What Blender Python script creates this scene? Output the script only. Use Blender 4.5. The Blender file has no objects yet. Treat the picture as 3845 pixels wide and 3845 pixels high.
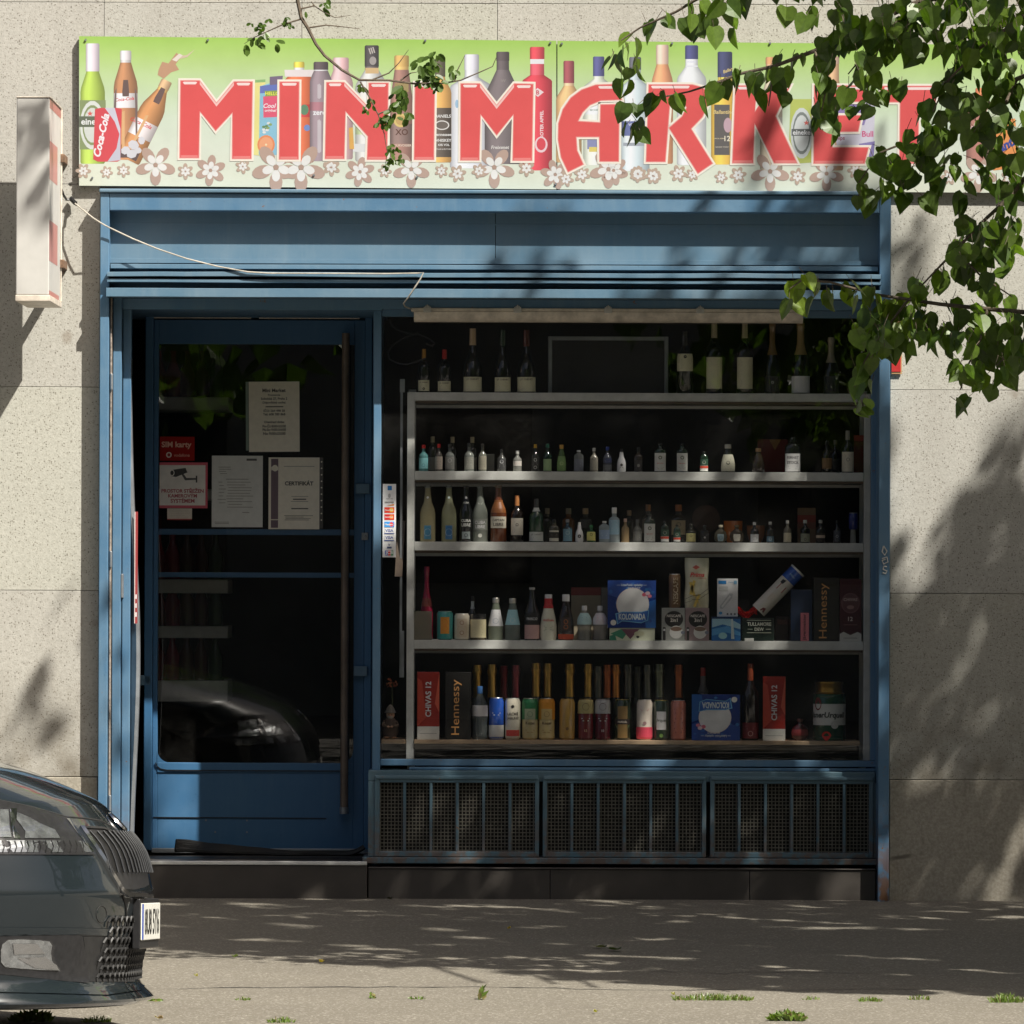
import bpy, bmesh, math, random
from mathutils import Vector, Matrix, noise
from mathutils.geometry import tessellate_polygon
from mathutils.bvhtree import BVHTree
R = random.Random(7)
sc = bpy.context.scene
COL = sc.collection
# ------------------------------------------------------------------ camera model (pixels are those of the 3845 px photograph)
D, F, C0 = 25.0, 23384.6, 1922.5
SKY, SUNE, EXPO = .05, 5.0, .80
TH, RO = math.atan(226.9/F), math.radians(0.2)
CAM = Vector((0, -D, 1.31))
FW = Vector((0, math.cos(TH), math.sin(TH))); UP0 = Vector((0, -math.sin(TH), math.cos(TH))); R0 = Vector((1, 0, 0))
RT = R0*math.cos(RO)+UP0*math.sin(RO); UP = UP0*math.cos(RO)-R0*math.sin(RO)
K = 3845/1932
def ray(u, v): return (FW+RT*((u-C0)/F)-UP*((v-C0)/F))
def P(u, v, y):
    d = ray(u, v); return CAM+d*((y+D)/d.y)
def Q(u, v, y): return P(u*K, v*K, y)
def X(u, y=0.): return P(u, C0, y).x
def Z(v, y=0.): return P(C0, v, y).z
SLOPE = 0.0176
def G(u, v):                                    # point of the sloping pavement under a pixel
    d = ray(u, v); t = -CAM.z/(d.z-SLOPE*d.y) if False else (SLOPE*CAM.y-CAM.z)/(d.z-SLOPE*d.y)
    return CAM+d*t
def proj(p):
    q = p-CAM; w = q.dot(FW); return C0+F*q.dot(RT)/w, C0-F*q.dot(UP)/w
def ppm(y): return F/(y+D)
# ------------------------------------------------------------------ colour
def s2l(c): c /= 255.; return c/12.92 if c <= .04045 else ((c+.055)/1.055)**2.4
def C(*a):
    if len(a) == 1: a = a[0]
    if isinstance(a, int): a = (a >> 16, (a >> 8) & 255, a & 255)
    return (s2l(a[0]), s2l(a[1]), s2l(a[2]), 1)
# ------------------------------------------------------------------ materials
M = {}
def newmat(name):
    m = bpy.data.materials.new(name); m.use_nodes = True; nt = m.node_tree
    b = nt.nodes['Principled BSDF']; M[name] = m
    return m, nt, b
def nd(nt, t, **kw):
    n = nt.nodes.new(t)
    for k, v in kw.items():
        if k in n.inputs.keys() if False else False: pass
        setattr(n, k, v)
    return n
def mixc(nt, fac, a, b, mode='MIX'):
    n = nt.nodes.new('ShaderNodeMix'); n.data_type = 'RGBA'; n.blend_type = mode
    for i, v in ((0, fac), (6, a), (7, b)):
        if hasattr(v, 'is_output') or isinstance(v, bpy.types.NodeSocket): nt.links.new(v, n.inputs[i])
        else: n.inputs[i].default_value = v
    return n.outputs[2]
def tex(nt, kind, scale, detail=4, rough=.6, coord=None, **kw):
    n = nt.nodes.new('ShaderNodeTex'+kind); n.inputs['Scale'].default_value = scale
    if 'Detail' in n.inputs: n.inputs['Detail'].default_value = 0 if kind == 'Voronoi' else detail
    if kind == 'Noise': n.inputs['Roughness'].default_value = rough
    for k, v in kw.items(): setattr(n, k, v)
    if coord is None:
        g = nt.nodes.new('ShaderNodeNewGeometry'); coord = g.outputs['Position']
    nt.links.new(coord, n.inputs['Vector']); return n
def stretch(nt, sx, sy, sz):
    g = nt.nodes.new('ShaderNodeNewGeometry'); m = nt.nodes.new('ShaderNodeMapping'); m.inputs['Scale'].default_value = (sx, sy, sz)
    nt.links.new(g.outputs['Position'], m.inputs['Vector']); return m.outputs[0]
def ramp(nt, fac, stops):
    n = nt.nodes.new('ShaderNodeValToRGB'); nt.links.new(fac, n.inputs[0]); e = n.color_ramp.elements
    while len(e) < len(stops): e.new(.5)
    for el, (p, c) in zip(e, stops):
        el.position = p; el.color = c if len(c) == 4 else (*c, 1)
    return n.outputs[0]
W, B0 = (1, 1, 1, 1), (0, 0, 0, 1)
def bump(nt, b, h, strength, dist=.002):
    n = nt.nodes.new('ShaderNodeBump'); n.inputs['Strength'].default_value = strength; n.inputs['Distance'].default_value = dist
    nt.links.new(h, n.inputs['Height']); nt.links.new(n.outputs[0], b.inputs['Normal'])
def vcm(name, rough=.5, metal=0., coat=0., var=.18, vs=40., spec=.5, trans=0.):
    m, nt, b = newmat(name)
    a = nt.nodes.new('ShaderNodeAttribute'); a.attribute_name = 'Col'
    n = tex(nt, 'Noise', vs, 4)
    f = ramp(nt, n.outputs[0], [(.3, (1-var,)*3), (.7, (1+var*.3,)*3)])
    nt.links.new(mixc(nt, 1., a.outputs[0], f, 'MULTIPLY'), b.inputs['Base Color'])
    b.inputs['Roughness'].default_value = rough; b.inputs['Metallic'].default_value = metal
    b.inputs['Coat Weight'].default_value = coat; b.inputs['Coat Roughness'].default_value = .08
    b.inputs['Specular IOR Level'].default_value = spec
    return m
vcm('matte', .75, spec=.25); vcm('ink', .45, var=.1, vs=25); vcm('print', .35, var=.06, vs=8, spec=.3)
vcm('gloss', .12, coat=.6, var=.08); vcm('metal', .32, .85, var=.15); vcm('paper', .8, var=.08, spec=.15); vcm('plastic', .4, var=.12)
def glassmat(name, body, rough, alpha, floor=.0):
    m = bpy.data.materials.new(name); m.use_nodes = True; nt = m.node_tree; nt.nodes.clear(); M[name] = m
    out = nt.nodes.new('ShaderNodeOutputMaterial')
    tr = nt.nodes.new('ShaderNodeBsdfTransparent'); gl = nt.nodes.new('ShaderNodeBsdfGlossy'); gl.inputs['Roughness'].default_value = rough
    lw = nt.nodes.new('ShaderNodeLayerWeight'); pw = nt.nodes.new('ShaderNodeMath'); pw.operation = 'POWER'; pw.inputs[1].default_value = 5.
    lw.inputs['Blend'].default_value = .5; nt.links.new(lw.outputs['Facing'], pw.inputs[0])
    fr = nt.nodes.new('ShaderNodeMath'); fr.operation = 'MULTIPLY_ADD'; fr.inputs[1].default_value = .9; fr.inputs[2].default_value = .042; nt.links.new(pw.outputs[0], fr.inputs[0])
    base = tr.outputs[0]
    if body:
        a = nt.nodes.new('ShaderNodeAttribute'); a.attribute_name = 'Col'
        df = nt.nodes.new('ShaderNodeBsdfDiffuse'); nt.links.new(a.outputs[0], df.inputs[0])
        nt.links.new(mixc(nt, .45, a.outputs[0], W), tr.inputs[0])
        mx = nt.nodes.new('ShaderNodeMixShader'); mx.inputs[0].default_value = 1-alpha
        nt.links.new(tr.outputs[0], mx.inputs[1]); nt.links.new(df.outputs[0], mx.inputs[2]); base = mx.outputs[0]
    else:
        tr.inputs[0].default_value = (alpha, alpha, alpha, 1)
        # a film of dust on the pane
        df = nt.nodes.new('ShaderNodeBsdfDiffuse'); df.inputs[0].default_value = (.5, .48, .44, 1)
        n = tex(nt, 'Noise', 3.5, 5); n2 = tex(nt, 'Noise', 60, 3)
        f = nt.nodes.new('ShaderNodeMath'); f.operation = 'MULTIPLY'
        nt.links.new(ramp(nt, n.outputs[0], [(.35, (.0,)*3), (.8, (.02,)*3)]), f.inputs[0])
        nt.links.new(ramp(nt, n2.outputs[0], [(.3, (.4,)*3), (.7, W)]), f.inputs[1])
        mx = nt.nodes.new('ShaderNodeMixShader'); nt.links.new(f.outputs[0], mx.inputs[0])
        nt.links.new(tr.outputs[0], mx.inputs[1]); nt.links.new(df.outputs[0], mx.inputs[2]); base = mx.outputs[0]
    m2 = nt.nodes.new('ShaderNodeMixShader'); nt.links.new(fr.outputs[0], m2.inputs[0])
    nt.links.new(base, m2.inputs[1]); nt.links.new(gl.outputs[0], m2.inputs[2]); nt.links.new(m2.outputs[0], out.inputs[0])
glassmat('pane', False, 0.0, .93); glassmat('bottle_glass', True, .05, .45); glassmat('clear_plastic', True, .08, .55); glassmat('lens', False, .0, .97)

def wallmat():
    m, nt, b = newmat('terrazzo')
    v = tex(nt, 'Voronoi', 140.); v2 = tex(nt, 'Voronoi', 240.)
    n = tex(nt, 'Noise', 1.3, 6); n2 = tex(nt, 'Noise', 60., 5); nw = tex(nt, 'Noise', 120., 2)
    base = ramp(nt, n.outputs[0], [(.3, (.415, .408, .366)), (.7, (.475, .467, .42))])
    base = mixc(nt, .4, base, ramp(nt, n2.outputs[0], [(.35, (.365, .355, .315)), (.65, (.545, .535, .485))]))
    # aggregate: random cells turn dark
    def cells(vv, lo, hi):
        sx = nt.nodes.new('ShaderNodeSeparateColor'); nt.links.new(vv.outputs['Color'], sx.inputs[0])
        a = ramp(nt, sx.outputs[0], [(lo, W), (hi, B0)])
        d = ramp(nt, vv.outputs['Distance'], [(.32, W), (.5, B0)])
        return mixc(nt, 1., a, d, 'MULTIPLY')
    base = mixc(nt, cells(v, .11, .15), base, (.215, .203, .172, 1)); base = mixc(nt, cells(v2, .16, .2), base, (.27, .25, .21, 1))
    # grime: rain streaks and a dirty foot
    g = nt.nodes.new('ShaderNodeNewGeometry'); sp = nt.nodes.new('ShaderNodeSeparateXYZ'); nt.links.new(g.outputs['Position'], sp.inputs[0])
    st = tex(nt, 'Noise', 1., 5, coord=stretch(nt, 5, 5, .7)); sm = ramp(nt, st.outputs[0], [(.5, B0), (.8, (.22,)*3)])
    base = mixc(nt, sm, base, (.22, .195, .16, 1))
    sv = tex(nt, 'Voronoi', 2.3); sj = tex(nt, 'Noise', 9., 3); sa = nt.nodes.new('ShaderNodeMath'); sa.operation = 'MULTIPLY_ADD'; sa.inputs[1].default_value = .16
    nt.links.new(sj.outputs[0], sa.inputs[0]); nt.links.new(sv.outputs['Distance'], sa.inputs[2])
    base = mixc(nt, ramp(nt, sa.outputs[0], [(.105, (.55,)*3), (.15, B0)]), base, (.25, .21, .165, 1))
    hz = nt.nodes.new('ShaderNodeMapRange'); hz.inputs[1].default_value = .95; hz.inputs[2].default_value = .5
    nt.links.new(sp.outputs[2], hz.inputs[0])
    dn = tex(nt, 'Noise', 7., 6); dd = nt.nodes.new('ShaderNodeMath'); dd.operation = 'MULTIPLY'
    nt.links.new(hz.outputs[0], dd.inputs[0]); nt.links.new(ramp(nt, dn.outputs[0], [(.38, B0), (.7, (.75,)*3)]), dd.inputs[1])
    base = mixc(nt, dd.outputs[0], base, (.17, .145, .105, 1))
    at = nt.nodes.new('ShaderNodeAttribute'); at.attribute_name = 'Col'; base = mixc(nt, 1., base, at.outputs[0], 'MULTIPLY')
    nt.links.new(base, b.inputs['Base Color']); b.inputs['Roughness'].default_value = .85; b.inputs['Specular IOR Level'].default_value = .2
    bump(nt, b, nw.outputs[0], .35, .003)
wallmat()
def plinthmat():
    m, nt, b = newmat('sandstone')
    n = tex(nt, 'Noise', 2., 6); n2 = tex(nt, 'Noise', 90., 4)
    base = ramp(nt, n.outputs[0], [(.3, (.31, .28, .225)), (.7, (.40, .37, .305))])
    base = mixc(nt, .5, base, ramp(nt, n2.outputs[0], [(.35, (.24, .215, .17)), (.65, (.47, .435, .36))]))
    st = tex(nt, 'Noise', 1., 6, coord=stretch(nt, 9, 9, 2.0)); sm = ramp(nt, st.outputs[0], [(.58, B0), (.72, (.6,)*3)])
    base = mixc(nt, sm, base, (.12, .10, .075, 1))
    cr = tex(nt, 'Voronoi', 3.2, feature='DISTANCE_TO_EDGE'); 
    ns = tex(nt, 'Noise', 2.1, 3)
    cm = mixc(nt, 1., ramp(nt, cr.outputs['Distance'], [(.006, W), (.016, B0)]), ramp(nt, ns.outputs[0], [(.55, B0), (.62, (.7,)*3)]), 'MULTIPLY')
    base = mixc(nt, cm, base, (.07, .06, .045, 1))
    nt.links.new(base, b.inputs['Base Color']); b.inputs['Roughness'].default_value = .88; bump(nt, b, n2.outputs[0], .3, .003)
plinthmat()
def bluemat(name, c, dust, dustamt, rust=0.):
    m, nt, b = newmat(name)
    n = tex(nt, 'Noise', 5., 6); n2 = tex(nt, 'Noise', 70., 4); st = tex(nt, 'Noise', 1., 5, coord=stretch(nt, 30, 30, 3))
    base = mixc(nt, ramp(nt, n.outputs[0], [(.3, B0), (.75, (dustamt,)*3)]), c, dust)
    base = mixc(nt, ramp(nt, st.outputs[0], [(.5, B0), (.8, (dustamt*.8,)*3)]), base, dust)
    base = mixc(nt, ramp(nt, n2.outputs[0], [(.66, B0), (.74, (.35,)*3)]), base, tuple(x*.45 for x in c[:3])+(1,))
    if rust:
        g = nt.nodes.new('ShaderNodeNewGeometry'); sp = nt.nodes.new('ShaderNodeSeparateXYZ'); nt.links.new(g.outputs['Position'], sp.inputs[0])
        hz = nt.nodes.new('ShaderNodeMapRange'); hz.inputs[1].default_value = .42; hz.inputs[2].default_value = .0; nt.links.new(sp.outputs[2], hz.inputs[0])
        rn = tex(nt, 'Noise', 22., 6); ad = nt.nodes.new('ShaderNodeMath'); ad.operation = 'MULTIPLY'
        nt.links.new(hz.outputs[0], ad.inputs[0]); nt.links.new(ramp(nt, rn.outputs[0], [(.42, B0), (.55, W)]), ad.inputs[1])
        base = mixc(nt, ad.outputs[0], base, (.16, .075, .03, 1))
        ch = tex(nt, 'Noise', 34., 6); base = mixc(nt, ramp(nt, ch.outputs[0], [(.68, B0), (.71, W)]), base, (.2, .1, .05, 1))
    nt.links.new(base, b.inputs['Base Color']); b.inputs['Roughness'].default_value = .42
    nt.links.new(ramp(nt, n.outputs[0], [(.3, (.34,)*3), (.7, (.6,)*3)]), b.inputs['Roughness']); bump(nt, b, n2.outputs[0], .12, .002)
bluemat('blue_paint', (.068, .165, .285, 1), (.17, .27, .35, 1), .5, 1.)
bluemat('blue_dusty', (.098, .190, .275, 1), (.19, .265, .32, 1), .45)
bluemat('blue_door', (.036, .130, .27, 1), (.09, .20, .33, 1), .4)
bluemat('blue_vent', (.075, .155, .205, 1), (.14, .19, .21, 1), .5, .25)
def asphalt(name, lo, hi, patch):
    m, nt, b = newmat(name)
    n = tex(nt, 'Noise', .9, 6); n2 = tex(nt, 'Noise', 130., 4); v = tex(nt, 'Voronoi', 150.); n3 = tex(nt, 'Noise', 4., 5)
    base = ramp(nt, n.outputs[0], [(.3, lo), (.7, hi)])
    base = mixc(nt, .45, base, ramp(nt, n2.outputs[0], [(.3, tuple(x*.45 for x in lo)), (.7, tuple(x*1.5 for x in hi))]))
    sx = nt.nodes.new('ShaderNodeSeparateColor'); nt.links.new(v.outputs['Color'], sx.inputs[0])
    base = mixc(nt, ramp(nt, sx.outputs[0], [(.88, B0), (.92, (.5,)*3)]), base, (.42, .39, .34, 1))
    base = mixc(nt, ramp(nt, n3.outputs[0], [(.5, B0), (.75, (patch,)*3)]), base, (.13, .115, .095, 1))
    nt.links.new(base, b.inputs['Base Color']); b.inputs['Roughness'].default_value = .9; b.inputs['Specular IOR Level'].default_value = .25
    bump(nt, b, n2.outputs[0], .6, .004)
asphalt('pavement_asphalt', (.134, .121, .096), (.176, .160, .129), .4)
asphalt('kerb_stone', (.155, .145, .125), (.20, .188, .165), .25)
asphalt('road_asphalt', (.10, .095, .088), (.15, .142, .13), .3)

def leafmat(name, tr):
    m, nt, b = newmat(name)
    a = nt.nodes.new('ShaderNodeAttribute'); a.attribute_name = 'Col'; n = tex(nt, 'Noise', 55., 3)
    c = mixc(nt, 1., a.outputs[0], ramp(nt, n.outputs[0], [(.3, (.75,)*3), (.7, (1.15,)*3)]), 'MULTIPLY')
    nt.links.new(c, b.inputs['Base Color']); b.inputs['Roughness'].default_value = .38
    t = nt.nodes.new('ShaderNodeBsdfTranslucent'); nt.links.new(mixc(nt, 1., c, (1.5, 1.7, .5, 1), 'MULTIPLY'), t.inputs[0])
    mx = nt.nodes.new('ShaderNodeMixShader'); mx.inputs[0].default_value = tr
    o = nt.nodes['Material Output']; nt.links.new(b.outputs[0], mx.inputs[1]); nt.links.new(t.outputs[0], mx.inputs[2]); nt.links.new(mx.outputs[0], o.inputs[0])
leafmat('leaf', .42); leafmat('grass_blade', .3)
def simple(name, c, rough=.5, metal=0., coat=0., nz=30., var=.25, bs=0.):
    m, nt, b = newmat(name); n = tex(nt, 'Noise', nz, 5)
    nt.links.new(ramp(nt, n.outputs[0], [(.3, tuple(x*(1-var) for x in c[:3])), (.7, tuple(min(1, x*(1+var)) for x in c[:3]))]), b.inputs['Base Color'])
    b.inputs['Roughness'].default_value = rough; b.inputs['Metallic'].default_value = metal; b.inputs['Coat Weight'].default_value = coat; b.inputs['Coat Roughness'].default_value = .03
    if bs: bump(nt, b, n.outputs[0], bs, .01)
    return b
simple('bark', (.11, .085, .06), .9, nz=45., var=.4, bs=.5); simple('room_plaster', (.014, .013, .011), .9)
simple('shelf_enamel', (.68, .69, .65), .45, nz=14., var=.15); simple('shelf_wood', (.52, .37, .23), .6, nz=12.)
simple('cream_metal', (.66, .59, .50), .45, nz=18., var=.3); simple('worn_steel', (.30, .25, .21), .6, .1, nz=55., var=.5); simple('galvanised', (.28, .30, .32), .38, .5, nz=9.)
simple('black_rubber', (.018, .018, .018), .55); simple('step_tile', (.062, .054, .047), .5, nz=6., var=.2); simple('mesh_wire', (.15, .14, .115), .6, nz=60., var=.4)
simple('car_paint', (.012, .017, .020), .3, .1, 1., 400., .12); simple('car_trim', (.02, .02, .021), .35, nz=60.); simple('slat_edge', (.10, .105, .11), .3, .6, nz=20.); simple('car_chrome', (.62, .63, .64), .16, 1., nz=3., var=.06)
simple('car_glass', (.015, .018, .02), .03, nz=3.); simple('tyre', (.025, .025, .025), .8); simple('reflector', (.42, .44, .45), .22, .85, nz=40., var=.35)
simple('lightbox_white', (.56, .55, .52), .4, nz=10., var=.07); simple('old_iron', (.17, .10, .06), .8, nz=50., var=.5); simple('handle_wood', (.17, .13, .10), .35, nz=9., var=.35)
simple('far_plaster', (.36, .335, .285), .9, nz=2.); simple('far_glass', (.03, .035, .04), .1); simple('wire_white', (.44, .41, .35), .5)
M['car_paint'].node_tree.nodes['Principled BSDF'].inputs['Specular IOR Level'].default_value = .12
M['car_trim'].node_tree.nodes['Principled BSDF'].inputs['Specular IOR Level'].default_value = .3
# ------------------------------------------------------------------ text
_tc = {}
def text2d(s, bold=0., shear=0.):
    k = (s, bold, shear)
    if k not in _tc:
        cu = bpy.data.curves.new('t', 'FONT'); cu.body = s; cu.align_x = 'CENTER'; cu.resolution_u = 3; cu.offset = bold; cu.shear = shear; cu.fill_mode = 'FRONT' if hasattr(cu, 'fill_mode') else 'BOTH'
        o = bpy.data.objects.new('t', cu); COL.objects.link(o)
        dg = bpy.context.evaluated_depsgraph_get(); me = o.evaluated_get(dg).to_mesh()
        vs = [(v.co.x, v.co.y) for v in me.vertices]; fs = [tuple(p.vertices) for p in me.polygons]
        o.evaluated_get(dg).to_mesh_clear(); bpy.data.objects.remove(o); bpy.data.curves.remove(cu)
        if vs:
            x0, x1 = min(v[0] for v in vs), max(v[0] for v in vs); y0, y1 = min(v[1] for v in vs), max(v[1] for v in vs)
            vs = [((x-(x0+x1)/2), (y-(y0+y1)/2)) for x, y in vs]; _tc[k] = (vs, fs, x1-x0, y1-y0)
        else: _tc[k] = ([], [], 1, 1)
    return _tc[k]
# ------------------------------------------------------------------ mesh builder
class MB:
    def __init__(s): s.v, s.f, s.c, s.m = [], [], [], []
    def add(s, vs, fs, col=W, mi=0):
        n = len(s.v); s.v += [Vector(v) for v in vs]
        for i, f in enumerate(fs):
            s.f.append(tuple(n+j for j in f)); s.c.append(col[i] if isinstance(col, list) else col); s.m.append(mi)
    def box(s, x0, x1, y0, y1, z0, z1, col=W, mi=0):
        s.add([(x, y, z) for z in (z0, z1) for y in (y0, y1) for x in (x0, x1)],
              [(0, 2, 3, 1), (4, 5, 7, 6), (0, 1, 5, 4), (2, 6, 7, 3), (0, 4, 6, 2), (1, 3, 7, 5)], col, mi); return s
    def bar(s, a, b, w, h, col=W, mi=0):         # rectangular bar from a to b
        a, b = Vector(a), Vector(b); d = (b-a).normalized(); q = Vector((0, 0, 1)) if abs(d.z) < .9 else Vector((0, 1, 0))
        x = d.cross(q).normalized()*w/2; y = d.cross(x).normalized()*h/2
        s.add([p+i*x+j*y for p in (a, b) for i, j in ((-1, -1), (1, -1), (1, 1), (-1, 1))],
              [(0, 1, 2, 3), (7, 6, 5, 4), (0, 4, 5, 1), (1, 5, 6, 2), (2, 6, 7, 3), (3, 7, 4, 0)], col, mi); return s
    def tube(s, pts, r, col=W, seg=7, mi=0, cap=True):
        pts = [Vector(p) for p in pts]; rs = r if isinstance(r, (list, tuple)) else [r]*len(pts); vs, fs = [], []; last = None
        for i, p in enumerate(pts):
            d = (pts[min(i+1, len(pts)-1)]-pts[max(i-1, 0)]).normalized()
            if last is None: n = d.cross(Vector((.3, .5, .8))).normalized()
            else: n = (last-d*last.dot(d)).normalized()
            last = n; b = d.cross(n)
            vs += [p+(n*math.cos(2*math.pi*k/seg)+b*math.sin(2*math.pi*k/seg))*rs[i] for k in range(seg)]
        for i in range(len(pts)-1):
            for k in range(seg): fs.append((i*seg+k, i*seg+(k+1) % seg, (i+1)*seg+(k+1) % seg, (i+1)*seg+k))
        if cap: fs += [tuple(range(seg))[::-1], tuple((len(pts)-1)*seg+k for k in range(seg))]
        s.add(vs, fs, col, mi); return s
    def lathe(s, prof, o, col=W, seg=16, sy=1., mi=0, a0=0, a1=2*math.pi, closed=True):
        o = Vector(o); full = abs(a1-a0-2*math.pi) < 1e-6; n = seg if full else seg+1; vs, fs, cs = [], [], []
        for i, (r, z) in enumerate(prof):
            for k in range(n):
                a = a0+(a1-a0)*k/seg; vs.append(o+Vector((r*math.cos(a), r*math.sin(a)*sy, z)))
        for i in range(len(prof)-1):
            for k in range(seg):
                k2 = (k+1) % n; fs.append((i*n+k, i*n+k2, (i+1)*n+k2, (i+1)*n+k)); cs.append(col(i, (prof[i][1]+prof[i+1][1])/2) if callable(col) else col)
        if full and closed:
            for i, rev in ((0, True), (len(prof)-1, False)):
                if prof[i][0] > 1e-6:
                    t = tuple(i*n+k for k in range(n)); fs.append(t[::-1] if rev else t); cs.append(col(i, prof[i][1]) if callable(col) else col)
        s.add(vs, fs, cs, mi); return s
    def poly(s, pts, mp, col=W, mi=0):            # filled 2-D outline
        tri = tessellate_polygon([[Vector((p[0], p[1], 0)) for p in pts]])
        s.add([mp(*p) for p in pts], [tuple(t) for t in tri], col, mi); return s
    def text(s, t, x, z, mp, w=None, h=None, col=W, rot=0., bold=.0, shear=0., mi=0, flip=1):
        vs, fs, tw, t_h = text2d(t, bold, shear)
        sx = w/tw if w else h/t_h; sz = h/t_h if h else w/tw
        if w and h is None: sz = sx
        ca, sa = math.cos(rot), math.sin(rot); q = []
        for a, b in vs:
            a, b = a*sx*flip, b*sz*flip; q.append(mp(x+a*ca-b*sa, z+a*sa+b*ca))
        s.add(q, fs, col, mi); return s
    def build(s, name, mats, parent=None, org=None, smooth=False, bevel=0., label=None, seg=2):
        mats = mats if isinstance(mats, (list, tuple)) else [mats]
        if org is not None: vs = [v-org for v in s.v]
        else: vs = s.v
        me = bpy.data.meshes.new(name); me.from_pydata([tuple(v) for v in vs], [], s.f)
        for m in mats: me.materials.append(M[m])
        ca = me.color_attributes.new('Col', 'FLOAT_COLOR', 'CORNER'); buf = []; smo = []
        for p in me.polygons:
            c = s.c[p.index]
            for j in range(p.loop_total):
                cc = c[j] if isinstance(c[0], (tuple, list)) else c
                buf += [cc[0], cc[1], cc[2], 1.]
        ca.data.foreach_set('color', buf)
        me.polygons.foreach_set('material_index', s.m); me.polygons.foreach_set('use_smooth', [smooth]*len(s.f)); me.update()
        o = bpy.data.objects.new(name, me); COL.objects.link(o)
        if parent is not None: o.parent = parent
        elif org is not None: o.location = org
        if smooth: 
            try: me.set_sharp_from_angle(angle=math.radians(38))
            except Exception: pass
        if bevel:
            b = o.modifiers.new('bevel', 'BEVEL'); b.width = bevel; b.segments = seg; b.limit_method = 'ANGLE'; b.angle_limit = math.radians(40)
        if label: o['label'] = label
        return o
def tag(o, label, cat, group=None, kind=None):
    if label: o['label'] = label
    if cat: o['category'] = cat
    if group: o['group'] = group
    if kind: o['kind'] = kind
    return o
def thing(name, label, cat, loc=(0, 0, 0), group=None):
    o = bpy.data.objects.new(name, None); COL.objects.link(o); o.location = loc; o.empty_display_size = .05
    return tag(o, label, cat, group)
def plane(y):                                     # outline given in photo pixels, on the plane y
    return lambda u, v: P(u, v, y)
def flat(o, sx=1., sz=1.): 
    o = Vector(o); return lambda x, z: o+Vector((x*sx, 0, z*sz))
# ================================================================== ground
def grid_sheet(name, x0, x1, y0, y1, zoff, mat, nx=2, ny=2):
    b = MB(); vs = []; 
    for j in range(ny+1):
        for i in range(nx+1):
            y = y0+(y1-y0)*j/ny; x = x0+(x1-x0)*i/nx; vs.append((x, y, SLOPE*max(y, -9)+zoff))
    b.add(vs, [(j*(nx+1)+i, j*(nx+1)+i+1, (j+1)*(nx+1)+i+1, (j+1)*(nx+1)+i) for j in range(ny) for i in range(nx)])
    o = b.build(name, mat); o['kind'] = 'structure'; return o
JY = G(2600, 3716).y                              # joint with the grass
KY = G(2600, 3812).y-.42
grid_sheet('pavement', -40, 40, KY+.006, .6, 0, 'pavement_asphalt')
b = MB(); x = -40.
kb = [];
for i in range(80):
    b.box(-40+i*1.0+.004, -39+i*1.0-.004, KY-.22, KY, -.5, 0)
for i, v in enumerate(b.v): v.z += SLOPE*v.y-.004 if v.z > -.1 else 0
o = b.build('kerb', 'kerb_stone', bevel=.008); o['kind'] = 'structure'
grid_sheet('road', -60, 60, -60, KY-.22, -.025, 'road_asphalt', 2, 12)
grid_sheet('ground', -200, 200, -200, 60, -.6, 'road_asphalt', 2, 8)

# ================================================================== building
bld = thing('shop_building', 'pale terrazzo clad building with a blue steel shopfront at street level', 'building')
OX0, OX1 = X(372), X(3341); OZ1 = Z(716); ZS = Z(2922); TOPZ = Z(-900)
b = MB()
hz = [ZS, Z(2223), Z(1459), OZ1+.02, Z(14), TOPZ]
def slab(x0, x1, z0, z1, y=0., g=.0009): k = R.uniform(.94, 1.04); b.box(x0+g, x1-g, y+R.uniform(0, .0012), y+.2, z0+g, z1-g, (k, k*R.uniform(.99, 1.01), k*R.uniform(.97, 1.02), 1))
for i in range(3):                                # beside the opening
    slab(-6.2, X(-1700), hz[i], hz[i+1]); slab(X(-1700), OX0, hz[i], hz[i+1]); slab(OX1, X(4800), hz[i], hz[i+1]); slab(X(4800), 6.4, hz[i], hz[i+1])
seams = [-6.2, X(-2557), X(-1822), X(-1087), X(-352), X(383), X(1126), X(1861), X(2590), X(3330), X(4065), X(4800), 6.4]
for i in range(len(seams)-1):
    slab(seams[i], seams[i+1], hz[3], hz[4]); slab(seams[i], seams[i+1], hz[4], hz[5])
b.build('wall', 'terrazzo', bld, bevel=.0015)
for x0, x1 in ((-6.2, X(-900)), (X(-900), OX0), (OX1, X(4300)), (X(4300), 6.4)): b = MB(); b.box(x0+.002, x1-.002, -.004, .2, -.3, ZS-.002); b.build('plinth', 'sandstone', bld, bevel=.003)
b = MB(); b.box(-6.2, OX0-.01, .02, .3, -.3, TOPZ); b.box(OX1+.01, 6.4, .02, .3, -.3, TOPZ); b.box(OX0-.01, OX1+.01, .02, .3, OZ1+.005, TOPZ)
b.box(-6.2, 6.4, .3, 4.2, 3.3, 3.5)
b.build('mortar_backing', 'far_plaster', bld)
# shop interior: floor, ceiling, back and side walls
b = MB(); RX0, RX1 = OX0-.3, OX1+.3
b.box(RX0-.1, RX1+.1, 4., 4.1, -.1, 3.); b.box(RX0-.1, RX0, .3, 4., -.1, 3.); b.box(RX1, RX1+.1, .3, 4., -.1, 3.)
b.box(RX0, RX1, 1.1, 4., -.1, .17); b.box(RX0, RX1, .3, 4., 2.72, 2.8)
b.build('shop_room', 'room_plaster', bld)
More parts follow.
